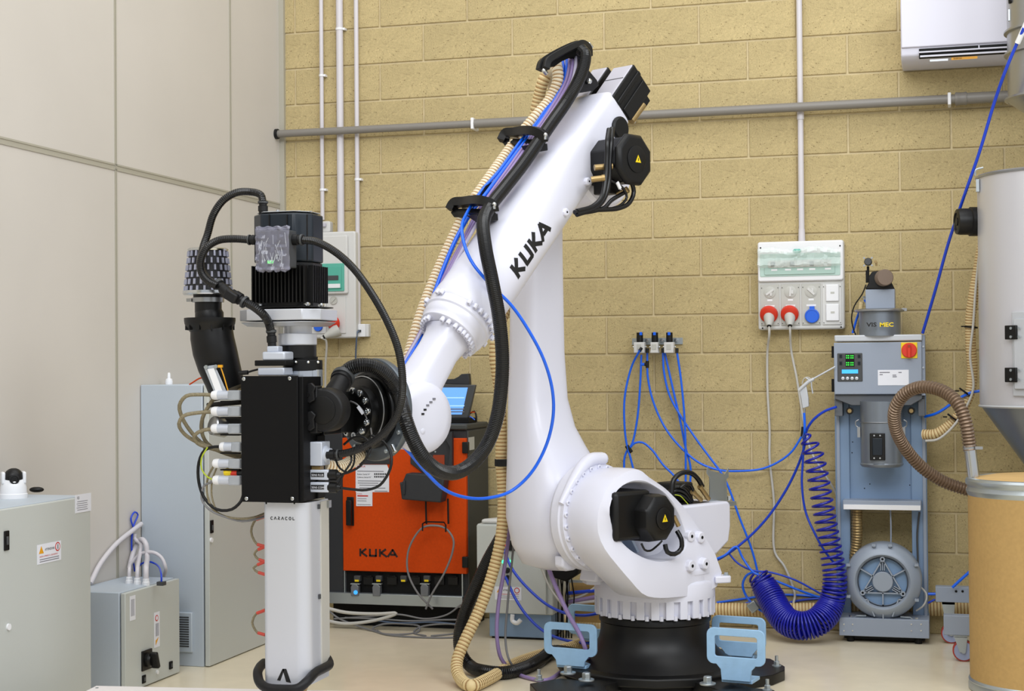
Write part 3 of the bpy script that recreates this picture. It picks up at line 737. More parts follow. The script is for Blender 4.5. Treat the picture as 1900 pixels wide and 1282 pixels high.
# rear box with galvanised bracket
rb = [(.02, .505), (-.16, .485), (-.30, .50), (-.39, .55), (-.405, .62), (-.405, .715), (-.39, .73), (.05, .73)]
rear = MB().prism([RB(a, -.14, b) for a, b in rb], A_*.25).build('rear_housing', 'white', rob, bevel=.012, bseg=3)
MB().prism([RB(-.08, -.10, .72), RB(-.30, -.10, .72), RB(-.30, .07, .72), RB(-.08, .07, .72)], Z3*.012).build('rear_opening', 'black_matt', rear)
MB().box(RB(-.20, -.05, .775), (.13, .12, .09), (D_, A_, Z3)).build('axis_one_motor', 'black', rob, bevel=.01)
g_ = lambda x, y: S(x, y, .05)
brk = MB().prism([g_(1318, 905-32), g_(1345, 880), g_(1352, 868), g_(1352, 885), g_(1345, 892), g_(1344, 938), g_(1317, 936), g_(1317, 885), g_(1312, 878), g_(1313, 866)], A_*-.004)
brk.prism([g_(1344, 892), g_(1348, 889), g_(1350, 930), g_(1344, 938)], A_*-.05)
brk.prism([g_(1344, 932), g_(1366, 930), g_(1367, 938), g_(1344, 940)], A_*-.06)
brk.build('galvanised_bracket', 'zinc', rob, label='galvanised steel bracket on the rear housing')
hexbolt(MB(), S(1352, 928, .04), Z3, .012, .02, .016).build('bolt', 'chrome', rob)
for i, (x0_, y0_, x1_, y1_) in enumerate(((1285, 912, 1301, 928), (1298, 902, 1315, 926))):
    MB().cyl(S(x0_, y0_, .08), S(x1_, y1_, .08), .0105, seg=12).lathe([(.013, 0), (.013, .012)], S(x0_, y0_, .08), S(x1_, y1_, .08)-S(x0_, y0_, .08), 12).build('brass_connector', 'brass', rob)
hose('motor_cable', [S(1246, 915, .06), S(1250, 890, .06), S(1266, 877, .07), S(1283, 878, .08), S(1296, 890, .08), S(1303, 903, .08)], .011, 'hose_black', parent=rob)
hose('motor_cable', [S(1262, 905, .07), S(1272, 898, .08), S(1282, 900, .08), S(1287, 912, .08)], .007, 'hose_black', parent=rob)
for k in range(3):
    hose('motor_cable', [S(1238, 915+6*k, .0+.01*k), S(1255, 903+7*k, .03), S(1272, 908+8*k, .05), S(1284, 930+6*k, .05)], .009, 'hose_black', parent=rob)
hose('earth_wire', [S(1252, 918, .06), S(1262, 920, .07), S(1270, 928, .07), S(1277, 936, .07)], .0022, 'green_yellow', parent=rob)
# bosses on the housing
for px, py in ((1283, 995), (1302, 997), (1284, 1050), (1310, 1046)):
    c = S(px, py, HS+.012); c = S(px, py, HS+.012+sf(c.z))
    MB().lathe([(.030, -.06), (.025, 0), (.024, .003)], c, A_, 8).build('boss', 'white', col, bevel=.003)
    MB().lathe([(.007, .0), (.007, .0045)], c, A_, 10).build('threaded_hole', 'black_matt', col)
# axis-two motor
mt = MB().box(RB(.40, .13, .73), (.22, .20, .20), (D_, A_, Z3)).build('axis_two_motor', 'black', rob, bevel=.016)
c = RB(.30, .12, .715)
MB().lathe([(.105, 0), (.105, .13), (.10, .155), (.098, .165), (.085, .175), (.05, .18), (0.03, .18)], c, A_, 8, frame=(D_*.92+Z3*.38, Z3*.92-D_*.38, A_)).build('motor_cover', 'black', mt, bevel=.006)
c = c+A_*.18
MB().lathe([(.045, 0), (.045, .004), (.04, .006)], c, A_, 24).build('cover_disc', 'black', mt)
def warn(c, ax, up, n_, s, par):
    ax, up, n_ = V(ax), V(up), V(n_)
    o = MB().prism([c-ax*s-up*s*.8, c+ax*s-up*s*.8, c+up*s], n_*.001).build('warning_triangle', 'yellow', par, smooth=0)
    MB().prism([c-ax*s*.12-up*s*.4+n_*.001, c+ax*s*.15-up*s*.4+n_*.001, c+ax*s*.1+up*s*.3+n_*.001, c-ax*s*.1+up*s*.3+n_*.001], n_*.0006).build('triangle_mark', 'print_black', o if par.parent is None else par, smooth=0)
warn(c+A_*.006+D_*-.005, -D_, Z3, A_, .017, mt)
hose('motor_cable', [S(1256, 985, .26), S(1264, 1000, .28), S(1264, 1018, .28), S(1252, 1028, .27), S(1238, 1024, .26), S(1234, 1010, .25)], .010, 'hose_black', parent=rob)
hose('motor_cable', [S(1190, 1008, .24), S(1196, 1020, .25), S(1206, 1022, .25), S(1220, 1012, .24), S(1228, 1004, .22)], .0045, 'hose_black', parent=rob)
MB().cyl(S(1250, 958, .25), S(1259, 976, .26), .010, seg=10).build('brass_connector', 'brass', rob)
# ---------- link arm
cxl = .37
def sect(h, f0, f1, s0, s1, p=3.2, n=32):
    return [RB((f0+f1)/2+x, (s0+s1)/2+y, h) for x, y in sellipse((f1-f0)/2, (s1-s0)/2, p, n)]
mb = MB()
mb.loft([sect(.47, .30, .42, -.33, -.16, 2), sect(.50, .22, .52, -.37, -.10, 2.3), sect(.58, .165, .57, -.395, -.045, 2.6), sect(.70, .15, .585, -.41, -.035, 3), sect(.82, .165, .575, -.415, -.045, 3), sect(.92, .195, .555, -.42, -.09, 3),
         sect(1.0, .215, .535, -.423, -.15, 3.2), sect(1.08, .235, .52, -.425, -.20, 3.4), sect(1.2, .25, .505, -.425, -.238, 3.8), sect(1.4, .258, .49, -.425, -.252, 4), sect(1.8, .262, .478, -.42, -.256, 4), sect(2.05, .262, .478, -.415, -.256, 4), sect(2.18, .24, .49, -.41, -.25, 3), sect(2.27, .29, .45, -.39, -.27, 2)])
link = mb.build('link_arm', 'white', rob, smooth=60)
mb = MB().lathe([(.12, -.12), (.19, -.09), (.215, -.07), (.222, -.055), (.228, -.05), (.228, -.012), (.222, -.006), (.222, .012), (.205, .016)], RB(cxl, 0, .71), A_, 64)
hub = mb.build('shoulder_hub', 'white', rob, smooth=40)
bb = MB(); bdark = MB()
for i in range(26):
    a = math.radians(20+i*13.85); c = RB(cxl+.208*math.cos(a), .004, .71+.208*math.sin(a))
    MB().lathe([(.0115, 0), (.0115, .016), (.009, .018), (.005, .018), (.005, .012)], c, A_, 10).build('bolt', 'white', hub, smooth=40)
# stop lug + handle-like nose on the hub
hn = cr_path([S(1041, 935, .0), S(1052, 912, .0), S(1065, 888, .0), S(1080, 866, .0), S(1096, 853, .0), S(1117, 851, .0)], .012)
MB().tube(hn, .02, 12, rf=lambda i: .013+.015*min(1, i/(len(hn)*.75))).ball(hn[-1], .028, 12).build('hub_horn', 'white', hub, smooth=60)
MB().prism([S(1028, 1030, -.1), S(1054, 1040, -.1), S(1052, 1056, -.1), S(1036, 1058, -.1), S(1028, 1050, -.1)], A_*.05).build('stop_lug', 'white', hub, bevel=.008)
# plate with pictograms on the link arm
c = RB(.262, -.335, 0)
lx = -D_
def lp_(a, h): return RB(.2565, -.335+a, h)
zt = S(1050, 432, -.33).z; zb_ = S(1050, 483, -.33).z
# ---------- axis three hub and motor
A3 = (.37, 2.17)
MB().lathe([(.15, -.28), (.17, -.25), (.17, .06), (.155, .075)], RB(A3[0], 0, A3[1]), A_, 48).build('elbow_hub', 'white', rob, smooth=40)
c = S(1176, 296, .27)
m3 = MB().lathe([(.10, -.22), (.10, -.02), (.112, -.015), (.112, 0), (.098, .012), (.05, .014)], c, A_, 8, frame=(D_*.92+Z3*.38, Z3*.92-D_*.38, A_)).build('axis_three_motor', 'black', rob, bevel=.006)
MB().lathe([(.055, .012), (.055, .017), (.05, .019)], c, A_, 24).build('cover_disc', 'black', m3)
warn(c+A_*.02+D_*-.004, -D_, Z3, A_, .017, m3)
MB().box(c+A_*-.12+Z3*-.10+D_*.03, (.07, .09, .07), (D_, A_, Z3)).build('connector_box', 'black', m3, bevel=.006)
MB().lathe([(.05, -.06), (.05, 0), (.042, .006), (.03, .006)], S(1152, 238, .12), A_, 20).build('pulley_cover', 'black', m3)
for x0_, y0_, x1_, y1_ in ((1103, 311, 1136, 308), (1097, 333, 1122, 330), (1146, 362, 1164, 352)):
    q0_, q1_ = S(x0_, y0_, .2), S(x1_, y1_, .24)
    MB().cyl(q0_, q1_, .0125, seg=12).lathe([(.0145, 0), (.0145, .012)], q0_+(q1_-q0_)*.8, q1_-q0_, 12).build('brass_connector', 'brass', rob)
for pts, r_ in (([(1136, 309), (1155, 315), (1170, 335), (1176, 356), (1168, 376), (1150, 386), (1120, 389), (1085, 390), (1066, 394)], .0095),
                ([(1122, 331), (1140, 338), (1158, 352), (1163, 366), (1152, 380), (1130, 388)], .0055),
                ([(1130, 240), (1127, 262), (1126, 290), (1124, 330), (1117, 365), (1100, 383), (1070, 392)], .0105),
                ([(1136, 238), (1134, 262), (1131, 300), (1129, 340), (1120, 370), (1104, 386), (1070, 398)], .0105),
                ([(1165, 354), (1150, 362), (1134, 372), (1122, 385), (1100, 392), (1072, 396)], .0085)):
    hose('motor_cable', [S(x, y, .24 if i > 0 else .22) for i, (x, y) in enumerate(pts)], r_, 'hose_black', parent=rob)
for x, y in ((1163, 322), (1148, 344)):
    c_ = S(x, y, .255); MB().box(c_, (.03, .006, .014), ((D_*-.6-Z3*.8).normalized(), A_, (D_*-.8+Z3*.6).normalized())).build('cable_tag', 'plastic_white', rob)
# ---------- forearm
ax0 = S(1114, 208, 0); ax1 = S(840, 610, 0)
U_ = (ax1-ax0).normalized(); N_ = A_.cross(U_).normalized()
if N_.z < 0: N_ = -N_
Lf = (ax1-ax0).length; print('forearm length', Lf, 'U', U_)
def fs(t, wa, wn, p, oa=0, on=0, n=36):
    return [ax0+U_*t+A_*(oa+x)+N_*(on+y) for x, y in sellipse(wa, wn, p, n)]
mb = MB()
mb.loft([fs(-.02, .112, .082, 7, -.008), fs(.0, .12, .09, 7, -.008), fs(.12, .12, .095, 6, -.008), fs(.25, .12, .10, 5, -.005), fs(.36, .118, .118, 4), fs(.50, .122, .126, 3), fs(.64, .13, .132, 2.5), fs(.78, .136, .136, 2.1), fs(Lf-.16, .138, .138, 2), fs(Lf-.12, .138, .138, 2)])
fa = mb.build('forearm', 'white', rob, smooth=50)
def fax(prof, nm, m='white', seg=64, par=rob, **k):
    return MB().lathe([(r_, Lf+t_) for r_, t_ in prof], ax0, U_, seg, frame=(A_, N_, U_)).build(nm, m, par, smooth=40, **k)
fax([(.12, -.13), (.1405, -.125), (.1405, -.068), (.137, -.062)], 'forearm_sleeve')
rg1 = fax([(.137, -.064), (.137, -.030), (.131, -.024), (.131, .002), (.126, .008), (.123, .03), (.117, .034), (.07, .034)], 'wrist_ring')
def bolts(t_, r_, angs, rr=.0095, hh=.017, nm='bolt_row', par=None):
    m_ = MB()
    for a_ in angs:
        a_ = math.radians(a_); c_ = ax0+U_*(Lf+t_)+A_*(r_*math.cos(a_))+N_*(r_*math.sin(a_))
        MB().lathe([(rr, 0), (rr, hh), (rr*.8, hh+.002), (rr*.4, hh+.002), (rr*.4, hh-.003)], c_, U_, 10).build('bolt', 'white', par)
bolts(-.064+.0, .147, [-20, -9, 2, 13, 24, 35, 84, 92, 135, 146, 157, 168, 200, 215, 250, 280, 310, 330], par=rg1)
bolts(.034, .108, [-40, -30, -20, -10, 0, 10, 20, 32, 48, 62, 100, 112, 124, 136, 148, 160, 172, 184, 210, 230, 250, 280, 300], par=rg1)
# A4 tube
mb = MB(); A5 = S(748, 768, 0)
U2 = (A5-ax1).normalized(); L2 = (A5-ax1).length; N2 = A_.cross(U2).normalized(); N2 = N2 if N2.z > 0 else -N2
print('wrist', A5, L2, (A5-B).dot(D_), A5.z)
def ws(t, wa, wn, p, oa=0, on=0, n=32): return [ax1+U2*t+A_*(oa+x)+N2*(on+y) for x, y in sellipse(wa, wn, p, n)]
tube = mb.loft([ws(.03, .088, .086, 3, .0), ws(.06, .076, .074, 3.4, .0, .0), ws(.12, .068, .066, 4, .0, .005), ws(.24, .072, .070, 4, .0, .005), ws(L2-.10, .085, .085, 3, .0), ws(L2-.02, .09, .10, 2.6)]).build('wrist_tube', 'white', rob, smooth=50)
# A5 housing
c = A5
hs = MB().lathe([(.07, -.14), (.105, -.13), (.12, -.10), (.12, .06), (.128, .075), (.132, .09), (.132, .115), (.122, .132), (.09, .139), (.04, .141)], c+Z3*-.012, A_, 48).build('wrist_housing', 'white', rob, smooth=50)
mb = MB()
for i in range(5):
    mb.box(c+A_*.112+D_*(.075-.0+.0)+Z3*0, (.001, .001, .001))
for i, (x, y) in enumerate(((783, 768), (787, 760), (792, 752), (798, 746), (804, 740))):
    P_ = S(x, y, .137); mb = MB().box(P_, (.013, .012, .007), (D_, A_, Z3)); mb.build('scale_mark', 'print_black' if i < 2 else 'print_grey', hs, smooth=0)
MB().lathe([(.011, 0), (.011, .006), (.008, .008)], S(783, 800, .135), A_, 16).build('plug_screw', 'white', hs)
MB().lathe([(.012, 0), (.012, .006), (.009, .008)], S(822, 740, .12), A_, 16).build('plug_screw', 'white', hs)
# A6 body and flange
F6 = S(691, 760, 0); L6 = (F6-A5).dot(D_)
F6 = V((A5.x, A5.y, F6.z))+D_*L6; print('flange', F6, L6)
bd = MB().lathe([(.10, -L6+.0), (.125, -L6+.03), (.14, -.05), (.15, -.03)], F6, D_, 48).build('wrist_flange', 'white', rob, smooth=50)
pl = MB().lathe([(.150, -.032), (.186, -.030), (.188, -.026), (.188, -.006), (.186, -.002), (.14, -.002)], F6, D_, 64).build('flange_plate', 'grey_plate', rob, smooth=40)
for a_ in (62, 20, -28, -62, -100, 100, 150, 200, 235):
    a_ = math.radians(a_); q = F6+A_*(.168*math.cos(a_))+Z3*(.168*math.sin(a_))
    MB().lathe([(.0085, -.002), (.0085, .006), (.006, .008)], q, D_, 10).build('screw', 'zinc', pl)
MB().lathe([(.142, -.004), (.142, .018), (.136, .024), (.126, .024), (.126, .012), (.118, .012), (.118, .045), (.112, .05), (.03, .05)], F6, D_, 64).build('tool_changer', 'black_metal', rob, smooth=40)
MB().lathe([(.121, .046), (.124, .048), (.121, .050)], F6, D_, 64, cap=False).build('steel_band', 'steel', rob, smooth=40)
MB().lathe([(.098, .05), (.098, .082), (.094, .085), (.02, .085)], F6-Z3*.01, D_, 56).build('adapter_disc', 'black_metal', rob, smooth=40)
for a_ in (62, 34, 5, -24, -52, -86, -118, 92, 125, 160):
    a_ = math.radians(a_); q = F6+A_*(.080*math.cos(a_))+Z3*(.080*math.sin(a_)-.01)
    o = MB().lathe([(.0125, .084), (.0125, .094), (.0105, .096), (.007, .096), (.006, .09)], q, D_, 18).build('cap_screw', 'chrome', rob)
# rear motors (axes four to six)
def rmotor(oa, on, wa, wn, L, t0, lab=None):
    c0 = ax0+A_*oa+N_*on-U_*(t0)
    o = MB().box(c0-U_*L/2, (wa, wn, L), (A_, N_, U_)).build('wrist_motor', 'black', rob, bevel=.008)
    MB().box(c0-U_*L*.48+N_*(wn/2-.004), (wa*.92, .014, L*.96), (A_, N_, U_)).build('motor_top', 'motor_top', o, bevel=.003)
    MB().box(c0-U_*L*.55+N_*(wn/2+.0035), (wa*.9, .002, .003), (A_, N_, U_)).build('motor_joint', 'dark_grey', o, smooth=0)
    mb = MB()
    for k in (-1, 1):
        mb.box(c0-U_*L*.5+A_*(k*wa*.5)+N_*(wn*.18), (.012, .02, L*.96), (A_, N_, U_))
        mb.box(c0-U_*L*.5+A_*(k*wa*.5)+N_*(-wn*.3), (.014, wn*.45, L*.9), (A_, N_, U_))
    mb.build('motor_rib', 'black', o, bevel=.003)
    return o, c0
o, c0 = rmotor(.055, .0, .115, .14, .21, .0)
MB().cyl(c0-U_*.13-N_*.09+A_*.05, c0-U_*.02-N_*.085+A_*.05, .015, seg=12).build('brass_connector', 'brass', o)
MB().box(c0-U_*.15-N_*.085+A_*.04, (.035, .04, .05), (A_, N_, U_)).build('connector_box', 'black', o, bevel=.004)
rmotor(-.095, .0, .09, .13, .235, .0)
# ---------- lettering on the forearm side
def onarm(x, y):
    """side surface of the forearm: x along, y across (up = towards the top ridge)"""
    t_ = Lf*1.0-(LX+x); th = LY+y
    # local half widths, super-ellipse power by station
    import bisect
    st = [(.25, .12, .10, 5), (.36, .118, .118, 4), (.50, .122, .126, 3), (.64, .13, .132, 2.5), (.78, .136, .136, 2.1), (Lf-.12, .138, .138, 2)]
    for i in range(len(st)-1):
        if st[i][0] <= t_ <= st[i+1][0]: break
    k = (t_-st[i][0])/(st[i+1][0]-st[i][0]); wa, wn, p = [st[i][j]+(st[i+1][j]-st[i][j])*k for j in (1, 2, 3)]
    yv = max(min(th, wn*.97), -wn*.97)
    xa = wa*(1-abs(yv/wn)**p)**(1/p)
    return ax0+U_*t_+A_*(xa+.0006)+N_*yv
LX, LY = .295, -.035
mb = MB()
hh = .066; asp = 1.36
for x0_, y0_, x1_, y1_ in KUKA:
    a = V((x0_*asp*.9, y0_, 0))*hh; b_ = V((x1_*asp*.9, y1_, 0))*hh; t_ = (b_-a); n_ = max(1, int(t_.length/.008)); tt = t_.normalized(); q = V((-tt.y, tt.x, 0))*.0092
    for k in range(n_):
        p_, r_ = a+t_*(k/n_), a+t_*((k+1)/n_)
        i0 = len(mb.v); mb.add([onarm(v_.x, v_.y) for v_ in (p_-q, r_-q, r_+q, p_+q)], [(0, 1, 2, 3)])
mb.build('lettering', 'print_black', fa, smooth=0)
# small cast marks, screws and threaded bosses along the forearm
for px, py in ((1088, 337), (1047, 394)):
    c_ = S(px, py, .118); MB().lathe([(.018, -.03), (.017, .012), (.013, .016)], c_, A_, 8).build('boss', 'white', fa, bevel=.002)
    MB().lathe([(.004, .015), (.004, .0175)], c_, A_, 8).build('threaded_hole', 'black_matt', fa)
MB().tube(cr_path([S(1122, 232, .08), S(1132, 216, .09), S(1148, 209, .09), S(1162, 210, .08)], .02), .014, 12).build('lifting_arch', 'white', fa)
# hose clamps on the forearm
def clamp(pa, pb, h, arch=False):
    """pa..pb: top edge of the clamp bar (pixel,pixel), standing above the arm's top side"""
    q0_, q1_ = pa, pb; t_ = (q1_-q0_).normalized(); n_ = N_
    L_ = (q1_-q0_).length
    o = MB()
    out = [(0, -h*.62), (0, -h*.1), (h*.14, 0), (L_-h*.14, 0), (L_, -h*.1), (L_, -h*.62), (L_-.016, -h*.62), (L_-.016, -h*.17), (L_-.028, -h*.13), (.028, -h*.13), (.016, -h*.17), (.016, -h*.62)]
    return o, out, q0_, t_
def bar(p_list, th, mname='black', nm='hose_clamp'):
    """clamp bar through points, square section"""
    return MB().tube(cr_path(p_list, .01), th, 4).build(nm, mname, rob, bevel=.003)
# hose clamps
def hclamp(pts, th, bolts_, base):
    o = bar([S(x, y, s) for x, y, s in pts], th, nm='hose_clamp')
    lo = [S(x, y+17, s+.0) for x, y, s in pts[1:-1]]
    MB().tube([lo[0], lo[-1]], th*.7, 4).build('clamp_jaw', 'black', o)
    for x, y, s in bolts_: MB().ball(S(x, y, s), .009, 10).cyl(S(x, y, s), S(x, y+9, s), .006, seg=8).build('clamp_bolt', 'chrome', o)
    MB().prism([S(x, y, .04) for x, y in base], A_*-.06).build('clamp_base', 'black', o, bevel=.003)
    return o
hclamp([(836, 390, -.2), (843, 378, -.19), (862, 375, -.13), (898, 373, .03), (914, 379, .06), (917, 392, .06)], .025, [(917, 379, .085)], [(884, 398), (924, 396), (925, 409), (905, 412), (893, 404)])
hclamp([(931, 262, -.2), (939, 248, -.19), (956, 245, -.13), (992, 243, .03), (1006, 250, .06), (1010, 262, .06)], .025, [(1012, 250, .085)], [(986, 268), (1016, 266), (1017, 279), (1000, 282), (990, 276)])
top = [(1012, 128), (1016, 114), (1026, 106), (1070, 84), (1082, 82), (1091, 90), (1092, 104)]
oc = MB()
P_ = [S(x, y, .0) for x, y in top]
o = MB().tube(cr_path(P_, .01), .02, 4).build('hose_clamp', 'black', rob, bevel=.003)
MB().tube([q+A_*-.03 for q in cr_path(P_, .01)], .02, 4).build('clamp_strip', 'black', o)
MB().prism([S(x, y, -.03) for x, y in ((1014, 122), (1026, 108), (1070, 86), (1088, 90), (1089, 114), (1074, 112), (1060, 106), (1042, 114), (1028, 124))], A_*-.02).build('clamp_web', 'black_matt', o)
MB().prism([S(x, y, .01) for x, y in ((1089, 108), (1093, 130), (1108, 148), (1112, 158), (1102, 168), (1072, 171), (1070, 160), (1082, 140))], A_*-.10).build('clamp_base', 'black', o, bevel=.004)
MB().prism([S(x, y, -.02) for x, y in ((1016, 168), (1110, 152), (1102, 168), (1072, 172))], A_*-.06).build('clamp_plate', 'black', o) if False else None
MB().ball(S(1093, 151, .02), .013, 10).build('clamp_bolt', 'chrome', o)
for x, y in ((1093, 82), (1009, 131)): MB().ball(S(x, y, .0), .009, 10).cyl(S(x, y, 0), S(x+5, y+6, 0), .009, seg=8).build('clamp_bolt', 'chrome', o)
MB().prism([S(x, y, -.10) for x, y in ((896, 345), (908, 338), (903, 352), (890, 366), (876, 374))], A_*.02).build('clamp_bracket', 'black', rob)
MB().prism([S(x, y, .0) for x, y in ((955, 330), (948, 345), (930, 368), (926, 366))], A_*.02).build('clamp_bracket', 'black', rob)
# ================================================================ HOSES OF THE ARM
def YY(*p): return [atY(x, y, v) for x, y, v in p]
def SS(*p): return [S(x, y, s) for x, y, s in p]
corrugated('ribbed_hose', SS((1030, 170, -.35), (1018, 140, -.25), (1026, 124, -.14), (1034, 128, -.08), (1035, 150, -.07), (1022, 182, -.09), (998, 212, -.11), (970, 245, -.14), (935, 293, -.15), (900, 342, -.15), (866, 392, -.16), (842, 440, -.18), (820, 488, -.19), (798, 540, -.19), (779, 592, -.18), (765, 640, -.17), (756, 672, -.16), (748, 700, -.18), (735, 740, -.20), (700, 800, -.12), (660, 850, -.05), (625, 868, .02), (600, 862, .03)), .0245, .0150, 'beige_hose_pale', 'pale ribbed hose leading down the left edge of the forearm to the extruder', wire='groove', depth=.16, wk=.35)
corrugated('ribbed_hose', SS((1018, 132, -.22), (1008, 150, -.24), (1000, 180, -.27), (993, 215, -.3), (988, 300, -.42), (975, 420, -.46), (950, 540, -.47), (922, 620, -.46), (918, 660, -.46), (926, 720, -.46), (930, 800, -.47), (930, 860, -.47), (934, 925, -.46))+YY((929, 1000, -1.5), (912, 1070, -1.53), (888, 1135, -1.57), (862, 1190, -1.63), (849, 1222, -1.67), (848, 1243, -1.71), (855, 1260, -1.76))+[atZ(874, 1272, .028), atZ(905, 1260, .028), atZ(950, 1234, .028), atZ(1000, 1216, .028), atZ(1045, 1205, .028), atZ(1085, 1192, .028), atZ(1130, 1178, .028)], .0265, .0165, 'beige_hose', 'long beige ribbed hose hanging behind the link arm and looping on the floor', wire='groove', depth=.16, wk=.35)
c = S(932, 858, -.47)
tag(MB().lathe([(.034, -.016), (.034, .016)], c, Z3, 16).box(c+V((.02, -.03, 0)), (.07, .02, .03)).build('cable_clip', 'rubber', bevel=.002), 'black clip holding the beige hose to the rear of the link arm', 'clip')
def dress(nm, pts, r, m, lab): return hose(nm, SS(*pts), r, m, lab, 'hose', group=None)
dress('air_hose', [(1052, 108, -.08), (1052, 125, -.05), (1048, 150, -.05), (1030, 185, -.06), (1000, 230, -.06), (975, 262, -.05), (935, 315, -.06), (905, 355, -.07), (872, 398, -.08), (848, 440, -.10), (826, 490, -.12), (806, 545, -.13), (790, 600, -.13), (768, 650, -.12), (738, 694, -.10), (720, 712, -.12)], .0085, 'blue', 'blue hose following the beige hose down the left edge of the forearm')
dress('air_hose', [(1044, 112, -.09), (1046, 130, -.07), (1038, 160, -.07), (1018, 195, -.08), (990, 235, -.08), (966, 262, -.07), (925, 318, -.08), (895, 352, -.09), (866, 396, -.06), (857, 420, -.02), (862, 455, .04), (878, 490, .10), (910, 528, .15), (950, 568, .18), (985, 620, .2), (1010, 670, .2), (1025, 725, .18), (1026, 775, .15), (1012, 830, .10), (985, 878, .05), (950, 910, 0), (905, 924, 0), (860, 922, .02), (820, 905, .05), (785, 870, .05), (758, 838, .05), (742, 822, .05)], .0065, 'blue', 'bright blue hose making a wide loop in front of the link arm')
for k, (dx, s0) in enumerate(((0, -.02), (6, .0), (-6, -.04))):
    dress('clear_hose', [(1062+dx, 104, s0-.04), (1062+dx, 122, s0), (1056+dx, 150, s0), (1038+dx, 185, s0), (1010+dx, 228, s0-.01), (985+dx, 262, s0), (945+dx, 318, s0), (915+dx, 360, s0-.01), (888+dx, 400, s0-.02), (862+dx*.7, 448, s0-.05), (832+dx*.7, 505, s0-.07), (806+dx*.5, 560, s0-.1), (783+dx*.3, 610, s0-.12), (758+dx*.2, 655, s0-.13), (738+dx*.3, 690, s0-.14), (716, 715, s0-.14)], .0068, 'violet' if k != 1 else 'clear_hose', ('violet cable in the middle of the hose bundle on the forearm', 'pale translucent hose beside the black hose on the forearm', 'violet cable next to the blue hoses on the forearm')[k])
sr = .035
gl = atY(638, 697, -2.86)
bp_ = SS((1078, 92, .02), (1085, 100, .04), (1083, 122, .05), (1072, 152, .05), (1050, 190, .04), (1022, 230, .04), (1000, 262, .04), (968, 308, .04), (935, 350, .04), (908, 385, .05), (897, 412, .08), (901, 460, .14), (913, 520, .20), (926, 590, .24), (932, 660, .26), (930, 720, .27), (922, 775, .28), (905, 822, .28), (878, 858, .28), (845, 877, .28), (812, 872, .28), (785, 848, .28), (765, 812, .27), (750, 770, .25))+[atY(738, 730, -2.75), atY(718, 698, -2.80), atY(692, 680, -2.84), atY(665, 678, -2.86), atY(645, 687, -2.86), gl]
corrugated('conduit_hose', bp_, .0265, .007, 'hose_black', 'thick black hose running from the top clamp in a deep loop to the extruder elbow', depth=.07, seg=14, sm=20)
# lower hoses
hp = YY((952, 940, -1.36), (935, 985, -1.40), (905, 1040, -1.43), (880, 1095, -1.46), (860, 1145, -1.48), (852, 1185, -1.5), (857, 1215, -1.5), (872, 1235, -1.5))+[atZ(898, 1245, .035), atZ(935, 1248, .03), atZ(975, 1238, .03), atZ(1005, 1222, .03), atZ(1028, 1208, .04), B+V((-.30, .1, .04))]
corrugated('conduit_hose', hp, .028, .008, 'hose_black', 'thick black hose curving down behind the link arm onto the floor', depth=.07, seg=14, sm=20)
hose('power_cable', YY((950, 925, -1.40), (943, 1000, -1.43), (935, 1060, -1.46), (925, 1120, -1.5), (922, 1180, -1.52), (930, 1222, -1.5))+[atZ(950, 1243, .02), atZ(975, 1256, .01), atZ(1010, 1262, .01), atZ(1050, 1240, .01)], .0085, 'violet', 'violet cable hanging in a loop beside the grey floor cabinet', 'cable')
hose('power_cable', SS((990, 985, -.30), (1010, 1035, -.26), (1032, 1090, -.2), (1055, 1140, -.14), (1075, 1175, -.1), (1085, 1200, -.08))+[atZ(1092, 1228, .06)], .0095, 'violet', 'straight violet cable slanting down into the front left fork pocket', 'cable')
hose('power_cable', YY((956, 980, -1.33), (950, 1040, -1.38), (942, 1120, -1.43), (938, 1190, -1.47), (945, 1225, -1.5))+[atZ(965, 1246, .008), atZ(995, 1240, .008), atZ(1020, 1222, .008), atZ(1034, 1205, .008)], .005, 'cable_grey', 'thin grey cable hanging beside the violet loop', 'cable')
hose('power_cable', [atY(962, 965, -.75), atY(985, 1010, -.72), atY(1005, 1055, -.7), atY(1020, 1090, -.68), atY(1045, 1125, -.66), atZ(1075, 1170, .01)], .005, 'cable_pale', 'thin pale cable running down past the grey floor cabinet to the floor', 'cable')
def fz(*p): return [atZ(x, y, z) for x, y, z in p]
air(YY((935, 1020, -.635), (950, 1055, -.68), (980, 1092, -.74), (1020, 1125, -.8), (1060, 1140, -.85), (1100, 1140, -.85), (1140, 1125, -.8)), 'blue hose from the grey floor cabinet curving towards the pedestal', .007, 'blue_deep')
air(YY((938, 1070, -.635), (955, 1108, -.68), (980, 1145, -.74), (1015, 1175, -.8), (1060, 1190, -.84), (1100, 1192, -.86), (1130, 1176, -.85)), 'lower blue hose from the grey floor cabinet to the floor by the pedestal', .007, 'blue_deep')
